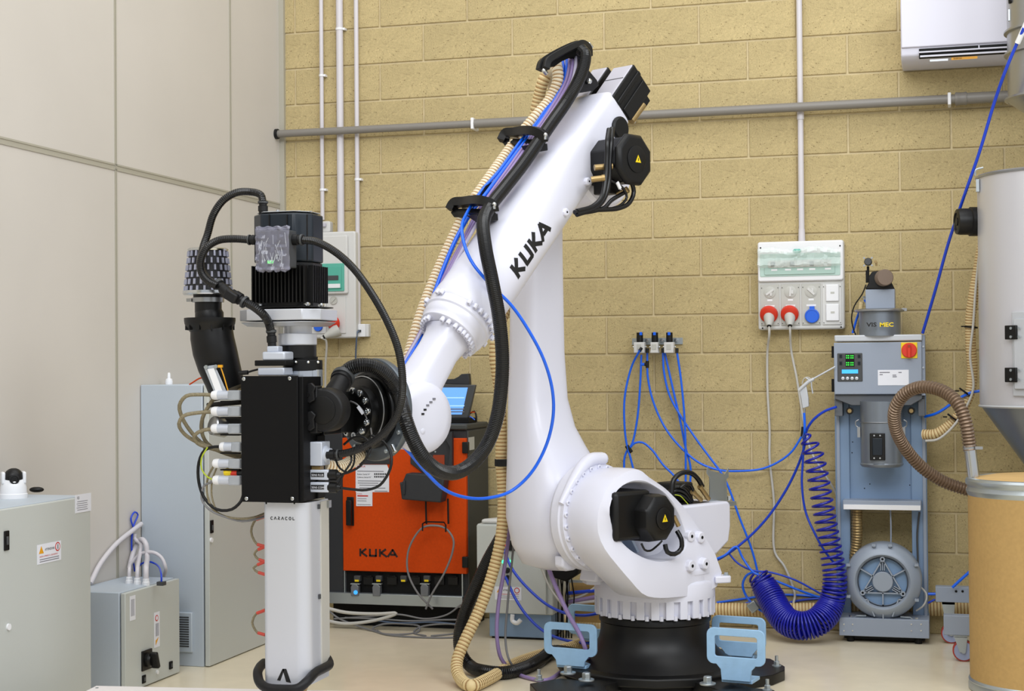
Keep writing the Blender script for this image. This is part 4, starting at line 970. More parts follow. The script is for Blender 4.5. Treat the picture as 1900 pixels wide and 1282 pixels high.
# ================================================================ PELLET EXTRUDER
YT = -3.02
T0 = atY(540, 760, YT)
ext = thing('pellet_extruder', 'tall pellet extruder with black box and silver barrel cover hanging from the robot wrist', 'extruder', V((T0.x, YT, .24)))
def e(px, py, dy=0): return atY(px, py, YT+dy)
def ebox(x0, x1, y0, y1, d0, d1, nm, m, par=ext, bevel=.003, **k):
    """front rectangle given in pixels on the plane YT+d0, running back to YT+d1"""
    a, b = e(x0, y1, d0), e(x1, y0, d0)
    return MB().bb(a.x, b.x, YT+d0, YT+d1, a.z, b.z).build(nm, m, par, bevel=bevel, **k)
def eoct(x0, x1, y0, y1, dep, cut, nm, m, dc=0, par=ext, bevel=.003, k=1.0):
    a, b = e(x0, y1, dc), e(x1, y0, dc); cx = (a.x+b.x)/2; w_ = (b.x-a.x)/2; d_ = dep/2; c_ = cut
    pts = [(-w_+c_, -d_), (w_-c_, -d_), (w_, -d_+c_), (w_, d_-c_), (w_-c_, d_), (-w_+c_, d_), (-w_, d_-c_), (-w_, -d_+c_)]
    return MB().loft([[V((cx+x*kk, YT+dc+y*kk, z)) for x, y in pts] for z, kk in ((a.z, k), (b.z, 1))]).build(nm, m, par, bevel=bevel)
# motor: axis about pixel 545
MC = e(545, 480, .06)
def mr(r, y0, y1, nm, m, seg=40, cx=545, dy=.06, r2=None, bevel=0, par=ext):
    a, b = e(cx, y1, dy), e(cx, y0, dy)
    return MB().lathe([(r2 or r, 0), (r, b.z-a.z)], V((a.x, YT+dy, a.z)), Z3, seg).build(nm, m, par, bevel=bevel)
ms = eoct(485, 589, 488, 572, .17, .04, 'motor_body', 'black', dc=.06)
a, b = e(485, 566, .06), e(589, 492, .06); cx = (a.x+b.x)/2
mb = MB()
for i in range(15):
    x = a.x+.012+(b.x-a.x-.02)*i/14
    mb.bb(x-.002, x+.002, YT+.06-.103, YT+.06-.075, a.z+.004, b.z-.004)
for i in range(9):
    y = YT+.06-.065+.13*i/8; mb.bb(b.x-.006, b.x+.012, y-.002, y+.002, a.z+.004, b.z-.004)
mb.build('cooling_fins', 'black', ms, smooth=0)
for x, y in ((570, 564), (596, 566), (482, 566)):
    c = e(x, y, -.04); MB().ball(c, .012, 10, (1, 1, .6)).build('screw', 'chrome', ms)
cap = eoct(482, 590, 398, 490, .195, .05, 'motor_cap', 'slate', dc=.06, bevel=.006)
eoct(486, 586, 394, 399, .175, .045, 'cap_rim', 'silver_paint', dc=.06, par=cap)
for x in (500, 533, 570):
    MB().box(e(x, 441, -.039), (.004, .004, .16)).build('cap_groove', 'black', cap, smooth=0)
for x, y in ((493, 393), (515, 391), (555, 392), (577, 393)):
    MB().ball(e(x, y, .0), .006, 8, (1, 1, .7)).build('screw', 'chrome', cap)
ebox(480, 540, 486, 500, -.062, .0, 'cap_skirt', 'black', cap)
# terminal box wrapped in clear tape
tb = ebox(479, 535, 426, 497, -.12, -.05, 'terminal_box', 'dark_grey')
random.seed(5)
a, b = e(479, 497, -.12), e(535, 426, -.12); mb = MB(); nx, nz = 12, 14; vs = []
for j in range(nz):
    for i in range(nx):
        vs.append(V((a.x-.006+(b.x-a.x+.012)*i/(nx-1), YT-.122-random.uniform(0, .010), a.z-.008+(b.z-a.z+.014)*j/(nz-1)+random.uniform(-.002, .002))))
mb.add(vs, [(j*nx+i, j*nx+i+1, (j+1)*nx+i+1, (j+1)*nx+i) for j in range(nz-1) for i in range(nx-1)])
mb.build('clear_wrap', 'tape', tb, smooth=20)
mb = MB()
for k in range(24):
    c = V((random.uniform(a.x+.01, b.x-.01), YT-.123, random.uniform(a.z+.04, b.z-.01))); mb.tube([c, c+V((random.uniform(-.015, .015), -.002, random.uniform(-.05, -.02)))], .0016, 5)
mb.build('terminal_wires', 'silver_paint', tb)
MB().box(e(502, 486, -.122), (.022, .003, .010)).build('green_wire_end', 'led_digit', tb)
mb = MB(); c0 = e(477, 500, -.11); c1 = e(537, 500, -.11)
mb.tube([V((c0.x+(c1.x-c0.x)*i/16, YT-.115+.004*math.sin(i*2.3), c0.z+.004*math.sin(i*1.7))) for i in range(17)], .009, 8)
c2 = e(476, 424, -.11); c3 = e(538, 424, -.11)
mb.tube([V((c2.x+(c3.x-c2.x)*i/12, YT-.112+.003*math.sin(i*2.1), c2.z+.003*math.sin(i*1.9))) for i in range(13)], .006, 8)
mb.build('wrap_edge', 'tape', tb)
# gearbox flange, neck, discs
eoct(462, 611, 574, 597, .25, .05, 'gearbox_flange', 'alu', dc=.07)
eoct(463, 610, 597, 607, .245, .05, 'flange_bevel', 'alu', dc=.07, k=.86)
eoct(476, 604, 569, 573.5, .22, .035, 'adapter_plate', 'black', dc=.06)
mr(.049, 603, 624, 'neck', 'alu', cx=553)
nb2 = mr(.068, 619, 641, 'coupling_ring', 'alu', cx=552, bevel=.004)
mr(.065, 641, 664, 'coupling_black', 'black', cx=553)
mr(.056, 662, 670, 'coupling_neck', 'black_matt', cx=560)
fr = mr(.069, 668, 688, 'flange_black', 'black', cx=562, bevel=.002)
for x in (527, 549, 572, 590): MB().ball(e(x, 672, -.012), .0055, 8).build('screw', 'chrome', fr)
mr(.064, 686, 716, 'feed_throat', 'glass_tube', cx=565)
mr(.05, 714, 770, 'throat_base', 'alu', cx=562)
# black control box
bx = ebox(448, 552, 697, 931, -.115, -.105, 'front_cover', 'black_box', bevel=.002)
ebox(450, 562, 699, 929, -.105, .055, 'box_body', 'black_box', bevel=.002)
for x, y in ((453, 703), (538, 702), (458, 925), (543, 925)):
    MB().lathe([(.0065, 0), (.0065, .004), (.004, .006)], e(x, y, -.115), -Y3, 12).build('screw', 'chrome', bx)
for x in (494, 546): MB().box(e(x, 932, -.11), (.004, .004, .012)).build('hinge_pin', 'black_matt', bx)
ebox(560, 584, 712, 810, .0, .06, 'side_plate', 'black_box')
ebox(556, 590, 808, 925, .005, .07, 'side_frame', 'black_box')
# connector on top
ebox(478, 527, 682, 697, -.08, .0, 'top_socket', 'connector', bevel=.004)
ebox(472, 530, 668, 679, -.085, .005, 'latch_frame', 'black_matt', bevel=.003)
ebox(486, 528, 652, 669, -.08, .0, 'top_plug', 'connector', bevel=.006)
ebox(495, 516, 642, 653, -.06, -.02, 'plug_neck', 'connector', bevel=.003)
hose('sensor_wire', [e(480, 685, -.05), e(468, 688, -.05), e(456, 692, -.05)], .0035, 'rubber', parent=ext)
MB().cyl(e(444, 692, -.05), e(460, 691, -.05), .008, seg=10).build('sensor_connector', 'rubber', ext)
def gland(p, q, par=ext, r=.0165):
    p, q = V(p), V(q); ax = q-p; L_ = ax.length
    o = MB().lathe([(r*.9, 0), (r*.9, L_*.25), (r*1.05, L_*.25), (r*1.05, L_*.62), (r*.85, L_*.66), (r*.85, L_*.8), (r*.98, L_*.8), (r*.98, L_)], p, ax, 18).build('hose_gland', 'rubber', par)
    MB().lathe([(r*1.1, L_*.84), (r*1.1, L_*.97)], p, ax, 18).build('gland_ring', 'dark_grey', o)
    return o
# hoses of the extruder
def eh(pts, r, lab, m='hose_black'): 
    return corrugated('conduit_hose', pts, r, .0065, m, lab, depth=.06, seg=12, sm=20)
gland(e(488, 398, .0), e(488, 373, .0))
gland(e(479, 445, -.09), e(461, 445, -.09)); gland(e(536, 445, -.08), e(563, 445, -.08), r=.018)
gland(e(505, 643, -.04), e(503, 612, -.04)); gland(e(632, 844, -.02), e(610, 844, -.02)) if False else gland(e(607, 844, -.02), e(630, 843, -.02))
y1_ = gland(e(432, 552, -.13), e(402, 524, -.11), r=.018)
gland(e(430, 545, -.13), e(456, 562, -.13), r=.02)
MB().box(e(430, 550, -.15), (.05, .035, .035), (V((.85, 0, -.5)), Y3, V((.5, 0, .85)))).build('hose_splitter', 'rubber', ext, bevel=.006)
eh([e(488, 376, 0), e(484, 362, .0), e(465, 356, .0), e(440, 357, -.02), (e(415, 371, -.04)), e(396, 398, -.05), e(385, 435, -.06), e(376, 462, -.08), e(372, 490, -.10), e(380, 512, -.12), e(402, 532, -.13)], .0135, 'black hose arching from the top of the extruder motor down to the left splitter')
eh([e(463, 445, -.09), e(435, 443, -.10), e(405, 446, -.11), e(383, 460, -.13), e(372, 485, -.14), e(374, 506, -.14), e(386, 522, -.14), e(402, 530, -.13)], .0135, 'short black hose curling from the terminal box to the left splitter')
eh([e(455, 560, -.13), e(472, 570, -.12), e(488, 583, -.10), e(498, 598, -.06), e(503, 616, -.04)], .015, 'short black hose from the left splitter to the top of the control box')
eh([e(560, 445, -.08), e(585, 448, -.08), e(620, 466, -.08), e(655, 497, -.08), e(690, 545, -.08), e(718, 595, -.08), e(738, 645, -.08), e(746, 690, -.08), e(746, 735, -.08), e(737, 770, -.07), e(716, 800, -.05), e(685, 824, -.03), e(652, 838, -.02), e(628, 843, -.02)], .0135, 'long black hose sweeping from the motor terminal box round to the right connector')
# elbow on the right
ebox(555, 588, 716, 804, -.05, .0, 'elbow_plate', 'rubber', bevel=.004)
for y in (732, 784):
    MB().prism([e(x, yy_, -.052) for x, yy_ in ((566, y-18), (580, y-22), (588, y-14), (584, y-6), (586, y+10), (576, y+16), (567, y+12))], Y3*-.012).build('elbow_latch', 'rubber', ext, bevel=.003)
    MB().lathe([(.009, 0), (.009, .006)], e(570, y, -.064), -Y3, 14).build('latch_pin', 'black', ext)
c = e(606, 760, -.01)
el = MB().lathe([(.072, -.045), (.076, -.03), (.076, .02), (.070, .035), (.05, .038)], c, -Y3, 36).bb(e(585, 760, -.01).x, c.x, YT-.045, YT+.04, c.z-.072, c.z+.072).build('hose_elbow', 'rubber', ext, bevel=.004)
MB().lathe([(.048, .038), (.048, .041), (.044, .042)], c, -Y3, 32).build('elbow_lid', 'black', el)
q0_ = e(612, 745, .03); q1_ = atY(638, 697, -2.86); ax = q1_-q0_; L_ = ax.length
MB().lathe([(.036, 0), (.036, L_*.45), (.034, L_*.46), (.034, L_*.75), (.038, L_*.76), (.038, L_*.94), (.036, L_)], q0_, ax, 28).build('hose_socket', 'rubber', ext)
MB().lathe([(.0415, L_*.86), (.0415, L_*.98)], q0_, ax, 28).build('gland_ring', 'dark_grey', ext)
# bracket to the wrist
ws_ = F6+D_*.05
MB().prism([ws_+A_*-.0+Z3*.07, ws_-A_*.10+Z3*.07, ws_-A_*.10-Z3*.08, ws_+A_*-.0-Z3*.08], D_*.18).build('tool_bracket', 'black_metal', ext, bevel=.004)
MB().bb(e(566, 800, .06).x, e(606, 800, .06).x, YT+.04, YT+.2, F6.z-.08, F6.z+.06).build('bracket_arm', 'black_metal', ext, bevel=.003)
# right connectors
rc = ebox(557, 597, 820, 864, -.045, .03, 'right_connector', 'connector', bevel=.003)
MB().box(e(571, 842, -.047), (.004, .004, .085)).build('clip_wire', 'black_matt', rc)
MB().lathe([(.03, 0), (.03, .02), (.022, .025), (.022, .034)], e(597, 843, -.01), X3, 20).build('connector_nut', 'connector', rc)
for k, (y0_, lb) in enumerate(((872, 'SENS FLUSS'), (895, 'SENS COMP'))):
    oc_ = ebox(558, 609, y0_, y0_+18, -.045, -.01, 'sensor_connector', 'connector', bevel=.003)
    ebox(577, 601, y0_+5, y0_+12.5, -.047, -.044, 'name_strip', 'print_black', oc_, bevel=0)
    text(lb[:9], e(578, y0_+11, -.0475), X3, Z3, .007, 'paper', oc_)
    MB().lathe([(.014, 0), (.019, .004), (.019, .032), (.012, .036), (.008, .046)], e(609, y0_+9, -.028), X3, 16).build('end_cap', 'black', oc_)
    MB().box(e(554, y0_+9, -.04), (.006, .006, .022)).build('yellow_mark', 'yellow', oc_)
for yy_ in (770, 842): MB().box(e(554, yy_, -.04), (.006, .006, .020)).build('yellow_mark', 'yellow', ext)
MB().box(e(585, 868, -.02), (.05, .03, .012)).build('connector_gap', 'brass', ext)
def wire(pts, r, m, lab=None, nm='cable'):
    return hose(nm, pts, r, m, lab, 'cable')
wire([e(628, 881, -.028), e(645, 877, -.03), e(668, 865, -.03), e(685, 840, -.03), e(688, 828, -.02), e(676, 812, .0), e(655, 812, .02), e(638, 825, .03)], .0042, 'rubber', 'dark cable looping from the upper right sensor connector')
wire([e(630, 905, -.028), e(655, 908, -.03), e(680, 909, -.03), e(705, 900, -.03), e(724, 870, -.03), e(726, 845, -.02), e(712, 820, .0), e(690, 808, .02)], .0048, 'rubber', 'dark cable looping from the lower right sensor connector past the orange door')
wire([e(628, 900, -.03), e(640, 875, -.03), e(652, 855, -.02), e(648, 835, .0)], .0035, 'rubber', 'thin dark cable rising from the lower right sensor connector')
wire([e(622, 850, .02), e(630, 868, .0), e(645, 876, .0), e(656, 862, .0), e(658, 840, .02)], .0035, 'rubber', 'thin dark cable hanging under the right hose gland')
wire([F6+D_*.07+V((-.06, 0, .04)), atY(662, 750, -2.78), atY(675, 765, -2.78), atY(688, 795, -2.78), atY(690, 812, -2.76)], .0032, 'cable_grey', 'thin grey wire crossing the black tool changer')
ct = atY(669, 761, -2.782); MB_ = MB().box(ct, (.034, .006, .012), (V((.6, 0, -.8)), Y3, V((.8, 0, .6)))).build('cable_tag', 'paper', bevel=.001); tag(MB_, 'small white tag on the wire across the black tool changer', 'tag')
MB().lathe([(.007, 0), (.007, .03)], F6+A_*.12-Z3*.125+D_*.01, A_*.6-Z3*.8, 10).build('air_fitting', 'chrome', rob)
# left connectors
for k, (x0_, y0_) in enumerate(((392, 733), (392, 763), (392, 795), (408, 829), (395, 860), (395, 891))):
    cc = e(449, y0_, -.06); xl_ = e(x0_, y0_, -.06).x; L_ = cc.x-xl_
    o = MB().bb(cc.x-L_*.40, cc.x, YT-.078, YT-.042, cc.z-.017, cc.z+.017).build('left_connector', 'clear_conn', ext, bevel=.004)
    MB().lathe([(.016, L_*.40), (.016, L_*.78), (.013, L_*.8)], cc, -X3, 18).build('connector_sleeve', 'connector', o)
    MB().lathe([(.0165, L_*.76), (.0165, L_*.88), (.014, L_*.96), (.008, L_)], cc, -X3, 18).build('connector_cap', 'plastic_white', o)
    if k < 5: MB().box(cc+V((-.045, .005, -.022)), (.07, .02, .005)).build('connector_latch', 'black_matt', o)
MB().cyl(e(385, 752, .0), e(450, 746, .0), .009, seg=10).build('support_rod', 'black', ext)
MB().bb(e(400, 780, .0).x, e(450, 780, 0).x, YT-.02, YT+.01, e(400, 792, 0).z, e(400, 776, 0).z).build('support_bar', 'black', ext)
MB().lathe([(.034, -.02), (.034, .03), (.03, .034)], e(409, 792, -.02), V((-.5, -.8, .2)), 24).build('clamp_ring', 'steel', ext)
for px, py, m_ in ((423, 876, 'yellow'), (436, 878, 'red'), (446, 878, 'black')):
    MB().lathe([(.012, 0), (.015, .01), (.012, .03)], e(px-6, py, -.05), X3, 8).build('cable_ferrule', m_, ext)
kh = [([(396, 733, -.06), (370, 732, -.08), (345, 735, -.1), (333, 752, -.1), (338, 775, -.08), (352, 798, -.06), (372, 820, -.04), (395, 832, -.03), (420, 842, -.02), (448, 850, 0)], 'braided khaki cable from the topmost left connector'),
      ([(395, 764, -.06), (365, 766, -.1), (340, 772, -.12), (332, 786, -.12), (342, 805, -.08), (365, 820, -.05), (390, 830, -.03), (448, 846, 0)], 'braided khaki cable looping out from the second left connector'),
      ([(396, 796, -.06), (378, 798, -.07), (360, 808, -.08), (366, 822, -.06), (388, 831, -.04), (415, 838, -.03), (448, 848, -.02)], 'braided khaki cable hanging from the third left connector'),
      ([(398, 738, -.04), (388, 752, -.04), (376, 775, -.04), (374, 800, -.03), (384, 822, -.02), (410, 838, -.01), (446, 843, .01)], 'braided khaki cable dropping behind the left connectors')]
for pts, lb in kh: hose('braided_cable', [e(*q) for q in pts], .0068, 'khaki', lb, 'cable')
hose('signal_cable', [e(412, 829, -.06), e(398, 829, -.06), e(380, 835, -.06), e(369, 858, -.06), e(369, 895, -.05), e(380, 925, -.05), e(402, 945, -.05), e(430, 945, -.05), e(447, 930, -.04), e(452, 915, -.02)], .0055, 'rubber', 'black cable making a large loop below the left connectors', 'cable')
hose('earth_wire', [e(385, 830, -.07), e(374, 850, -.07), e(374, 870, -.07), e(385, 885, -.07), e(398, 891, -.06)], .0028, 'green_yellow', 'green and yellow wire beside the large black cable loop', 'wire')
hose('signal_cable', [e(398, 862, -.06), e(386, 885, -.05), e(384, 912, -.05), e(392, 940, -.05), e(410, 955, -.04), e(440, 962, -.03), e(470, 960, -.01), e(492, 952, .02)], .004, 'khaki', 'thin khaki cable from the fifth left connector to the barrel cover', 'cable')
hose('signal_cable', [e(398, 893, -.06), e(378, 902, -.05), e(374, 925, -.05), e(388, 945, -.05), e(415, 958, -.04), e(450, 967, -.02), e(480, 962, .0), e(493, 957, .02)], .004, 'cable_grey', 'thin grey cable from the lowest left connector to the barrel cover', 'cable')
hose('signal_cable', [e(402, 868, -.05), e(394, 890, -.05), e(393, 920, -.05), e(400, 945, -.05)], .003, 'khaki', 'short thin khaki wire hanging between the two lowest left connectors', 'wire')
# barrel cover
a, b = e(491, 1268, -.08), e(566, 933, -.08); ac_, bc_ = e(604, 1238, 0), 0
x0_, x1_ = a.x, b.x+.012; z0_, z1_ = a.z, b.z
yf, yb = YT-.09, YT+.095
prf = [(x0_, yb), (x0_, yf+.02)]+[(x0_+.02-.02*math.cos(t*math.pi/8), yf+.02-.02*math.sin(t*math.pi/8)) for t in range(1, 5)]+[(x1_-.045+.045*math.sin(t*math.pi/12), yf+.045-.045*math.cos(t*math.pi/12)) for t in range(0, 7)]+[(x1_, YT+.02)]
prf2 = [(x1_+.001, YT+.02), (x1_+.001, yb)]
cv = MB().prism([V((x, y, z0_)) for x, y in prf+[(x1_, yb)]], Z3*(z1_-z0_)).build('barrel_cover', 'alu', ext, smooth=30)
MB().bb(x1_-.004, x1_+.004, YT+.022, yb, z0_+.02, z1_-.004).build('side_panel', 'alu_side', cv, smooth=0, bevel=.0015)
for zz in (z1_-.02, (z0_+z1_)/2-.02): MB().bb(x1_+.001, x1_+.006, YT+.0, YT+.012, zz-.008, zz+.008).build('panel_clip', 'dark_grey', cv, smooth=0)
MB().bb(x1_-.002, x1_+.012, yb-.02, yb+.003, z1_-.03, z1_-.005).build('corner_clip', 'steel', cv)
c = e(502, 964, -.09)
CAR = {'C': [(.9, .9, .3, .95), (.3, .95, .05, .5), (.05, .5, .3, .05), (.3, .05, .9, .1)], 'A': [(0, 0, .45, 1), (.45, 1, .9, 0)], 'R': [(.1, 0, .1, .45), (.1, 1, .7, .85), (.7, .85, .3, .45), (.3, .45, .85, 0)],
       'O': [(.3, .95, .05, .5), (.05, .5, .3, .05), (.3, .05, .75, .05), (.75, .05, .95, .5), (.95, .5, .7, .95), (.7, .95, .3, .95)], 'L': [(.15, 1, .15, .05), (.15, .05, .85, .05)]}
sg = []; xo = 0
for ch in 'CARACOL':
    for q in CAR[ch]: sg.append((q[0]+xo, q[1], q[2]+xo, q[3]))
    xo += 1.5
strokes(sg, V((c.x, yf-.0003, c.z)), X3, Z3, .0100, .0022, 'print_black', cv, th=.0006, aspect=.9)
def vl(px, py): q = atY(px, py, yf-.001); return V((q.x, yf-.0006, q.z))
MB().prism([vl(x, y) for x, y in ((514, 1262), (524, 1241), (528, 1241), (520, 1263))], V((0, -.0006, 0))).prism([vl(x, y) for x, y in ((524, 1241), (531, 1241), (540, 1267), (531, 1265))], V((0, -.0006, 0))).build('logo_mark', 'print_black', cv, smooth=0)
# heater cables left of the cover
for k, (ya, yb_, bulge) in enumerate(((958, 1014, 22), (1014, 1042, 16), (1042, 1066, 18), (1132, 1178, 20))):
    xa_ = 488; pm = (ya+yb_)/2
    p_ = [e(xa_+4, ya, .02), e(xa_-bulge*.6, ya+6, .02), e(xa_-bulge, pm, .02), e(xa_-bulge*.5, yb_-4, .02), e(xa_+4, yb_, .02)]
    hose('heater_cable', p_, .0042, 'khaki', ('heater cable loop at the top left of the barrel cover', 'second heater cable loop down the left of the barrel cover', 'third heater cable loop down the left of the barrel cover', 'lowest heater cable loop beside the barrel cover')[k], 'cable')
    for u in (0, 1):
        q0_, q1_ = (p_[0], p_[1]) if u == 0 else (p_[4], p_[3])
        MB().cyl(q0_, q0_+(q1_-q0_)*.95, .0058, seg=8).build('cable_sleeve', 'red_sleeve', ext)
# bumper handle
hb = [e(607, 1222, .10), e(611, 1232, .08), e(600, 1240, .02), e(585, 1248, -.04), e(570, 1264, -.11), e(553, 1277, -.135), e(520, 1279, -.135), e(495, 1276, -.13), e(482, 1266, -.10), e(478, 1250, -.06), e(482, 1238, .0), e(490, 1230, .05)]
MB().tube(cr_path(hb, .012), .0165, 14).build('bumper_ring', 'rubber', ext, smooth=60)
MB().cyl(e(603, 1240, .10), e(601, 1215, .10), .014, seg=12).build('bumper_bracket', 'rubber', ext)
MB().lathe([(.02, -.06), (.045, 0), (.045, .02)], V((T0.x+.02, YT, z0_)), Z3, 24).build('nozzle', 'brass', ext)
# ---------- filter and black intake pipe
def rad(px0, px1, py, dy): return (e(px1, py, dy)-e(px0, py, dy)).length/2
fc = thing('air_filter', 'silver and black cone filter standing on the black intake pipe', 'filter', e(385, 545, .02))
zb_, zt_ = e(386, 543, .02).z, e(386, 465, .02).z
cxm = e(386, 500, .02)
rb_, rt_ = .088, .070
mb = MB().lathe([(rb_-.006, 0), (rt_-.006, zt_-zb_)], V((cxm.x, YT+.02, zb_)), Z3, 40).build('cone_core', 'pleat_dark', fc)
mp = MB(); Hh = zt_-zb_
for r_ in range(6):
    for i in range(40):
        if (i+r_) % 2: continue
        a_ = 2*math.pi*i/40; z0_f, z1_f = Hh*(r_/6+.02), Hh*((r_+1)/6-.02)
        def q_(a__, z, k=1): rr = (rb_+(rt_-rb_)*z/Hh)*k; return V((cxm.x+rr*math.cos(a__), YT+.02+rr*math.sin(a__), zb_+z))
        mp.prism([q_(a_-.045, z0_f, .93), q_(a_+.045, z0_f, .93), q_(a_+.045, z1_f, .93), q_(a_-.045, z1_f, .93)], V((math.cos(a_), math.sin(a_), 0))*.006)
o = mp.build('filter_mesh', 'pleat', fc, smooth=0, kind='stuff')
MB().lathe([(rt_, 0), (rt_+.002, .006), (rt_-.004, .010)], V((cxm.x, YT+.02, zt_-.002)), Z3, 40).build('top_rim', 'chrome', fc)
MB().lathe([(rb_-.002, -.008), (rb_+.001, -.004), (rb_+.001, .006), (rb_-.004, .008)], V((cxm.x, YT+.02, zb_)), Z3, 40).build('base_rim', 'chrome', fc)
mb = MB().lathe([(.052, -.012), (.052, .0)], V((cxm.x, YT+.02, zb_-.006)), Z3, 28).build('filter_neck', 'rubber', fc)
MB().lathe([(.056, 0), (.056, .016)], V((cxm.x, YT+.02, zb_-.034)), Z3, 32).bb(cxm.x-.07, cxm.x-.05, YT-.01, YT+.0, zb_-.032, zb_-.02).build('hose_clip', 'steel', fc)
ip = thing('intake_pipe', 'curved black intake pipe with wide flange left of the control box', 'pipe', e(390, 600, .02))
def ez(px, py): q = e(px, py, .02); return q.z
MB().lathe([(.047, 0), (.047, ez(388, 557)-ez(388, 580)), ], V((cxm.x, YT+.02, ez(388, 580))), Z3, 28).lathe([(.05, 0), (.05, .02), (.038, .04)], V((cxm.x+.004, YT+.02, ez(388, 590))), Z3, 28).build('pipe_neck', 'black', ip)
zf = ez(388, 592)
MB().lathe([(.07, -.045), (.088, -.018), (.09, -.006), (.09, .004)], V((cxm.x+.006, YT+.02, zf)), Z3, 36).build('pipe_flange', 'black', ip)
mb = MB()
for i in range(12):
    a_ = math.pi*2*i/12; mb.box(V((cxm.x+.006+.078*math.cos(a_), YT+.02+.078*math.sin(a_), zf-.028)), (.016, .004, .022), (V((math.cos(a_), math.sin(a_), 0)), V((-math.sin(a_), math.cos(a_), 0)), Z3))
mb.build('flange_ribs', 'black', ip)
rg = []
for (x0p, x1p, yp0, yp1, dy_) in ((357, 428, 604, 604, .02), (357, 431, 630, 624, .02), (362, 436, 660, 645, .02), (372, 441, 690, 668, .03), (385, 446, 718, 690, .04), (396, 452, 745, 712, .05)):
    p_, q_2 = e(x0p, yp0, dy_), e(x1p, yp1, dy_); c_ = (p_+q_2)/2; r_ = (q_2-p_).length/2; X_ = (q_2-p_).normalized()
    rg.append([c_+X_*(r_*math.cos(t))+Y3*(r_*.95*math.sin(t)) for t in [2*math.pi*k/28 for k in range(28)]])
MB().loft(rg).build('pipe_bend', 'black', ip, smooth=60)
pw = MB().prism([e(x, y, -.055) for x, y in ((378, 680), (399, 677), (424, 733), (402, 738))], Y3*-.004).build('sight_window', 'clear_conn', ip, bevel=.002)
MB().prism([e(x, y, -.06) for x, y in ((385, 685), (397, 683), (414, 728), (402, 731))], Y3*-.001).build('pellet_view', 'plastic_white', pw)
for x, y in ((383, 681), (401, 680)): MB().lathe([(.007, 0), (.007, .004)], e(x, y, -.06), -Y3, 10).build('screw', 'zinc', pw)
MB().tube([e(409, 679, -.06), e(416, 700, -.055), e(426, 735, -.05)], .0022, 6).bb(e(405, 680, -.06).x, e(413, 680, -.06).x, YT-.064, YT-.056, e(405, 682, -.06).z, e(405, 677, -.06).z).build('yellow_wire', 'amber', pw)
hose('orange_wire', [e(380, 700, .05), e(370, 702, .07), e(357, 710, .1), e(352, 713, .12)], .0028, 'orange', 'orange wire sticking out behind the black intake pipe', 'wire')
corrugated('ribbed_hose', [e(420, 662, .09), e(432, 680, .09), e(440, 700, .09), e(446, 716, .09), e(452, 740, .1)], .013, .009, 'beige_hose', 'short beige ribbed hose between the intake pipe and the control box')
# ================================================================ LEFT CABINETS
def cab(nm_lab, x0, xd, x1, y0, y1, z0, z1, plinth=True):
    """steel enclosure against the left wall: body x0..xd, door xd..x1 facing +x, near side y0, far side y1"""
    t = thing('electrical_cabinet', nm_lab, 'cabinet', ((x0+x1)/2, (y0+y1)/2, 0))
    MB().bb(x0, xd, y0, y1, z0, z1).build('body', 'cabinet_side', t, bevel=.004)
    MB().bb(xd, xd+.006, y0+.012, y1-.012, z0+.012, z1-.012).build('door_gasket', 'dark_grey', t, smooth=0)
    d = MB().bb(xd+.006, x1, y0+.001, y1-.001, z0+.004, z1-.003).build('door', 'cabinet', t, bevel=.003)
    return t, d
XC = .256
ta, td = cab('tall pale grey electrical cabinet behind the extruder against the left wall', XW+.003, .226, XC, -1.6, -.80, .0, 1.272)
def ax_(px, py, x=XC): return atX(px, py, x)
def onx(par, px, py, sy, sz, th, nm, m, bevel=.002, x=XC):
    q = ax_(px, py, x); return MB().box((x+th/2, q.y, q.z), (th, sy, sz)).build(nm, m, par, bevel=bevel)
o = onx(td, 392, 977, .028, .058, .006, 'door_lock', 'black_matt', .002); onx(td, 392, 979, .010, .024, .010, 'lock_core', 'dark_grey')
c = ax_(391, 1002); MB().lathe([(.011, 0), (.011, .008)], c, X3, 14).build('hole_plug', 'plastic_white', td)
c = atY(304, 712, -1.5)
MB().lathe([(.016, -.005), (.018, .012), (.015, .026), (.008, .028), (.007, .05), (.004, .055)], V((c.x, -1.45, 1.272)), Z3, 14).build('cable_gland', 'plastic_white', ta)
g0, g1 = atY(330, 1209, -1.6), atY(358, 1136, -1.6)
vg = MB().bb(g0.x-.09, g1.x, -1.612, -1.598, g0.z, g1.z).build('vent_grille', 'cabinet_side', ta, bevel=.004)
for i in range(13):
    z = g0.z+.028+(g1.z-g0.z-.05)*i/12; MB().bb(g0.x-.07, g1.x-.014, -1.614, -1.6125, z-.003, z+.003).build('vent_slat', 'dark_grey', vg, smooth=0)
# small enclosure
q = ax_(232, 1100, .185); zt_s = q.z; y_s = q.y
sm, sd = cab('small grey floor cabinet with black rotary switch between the two larger cabinets', XW+.003, .158, .185, y_s, ax_(333, 1070, .185).y, .0, zt_s)
x_ = .185
print('small cab', y_s, zt_s, ax_(333, 1070, .185))
onx(sd, 246, 1128, .045, .17*.6, .0012, 'data_label', 'paper', 0, x_)
q = ax_(246, 1128, x_)
for i in range(6): MB().box((x_+.0016, q.y-.014+.005*i, q.z+.002), (.0006, .0012, .07)).build('label_print', 'print_grey', sd, smooth=0)
onx(sd, 291, 1168, .048, .15, .0012, 'warning_label', 'paper', 0, x_)
q = ax_(291, 1168, x_)
MB().prism([V((x_+.002, q.y-.014, q.z-.045)), V((x_+.002, q.y+.012, q.z-.034)), V((x_+.002, q.y-.014, q.z-.065+.0))], X3*.0006).build('warning_triangle', 'amber', sd, smooth=0)
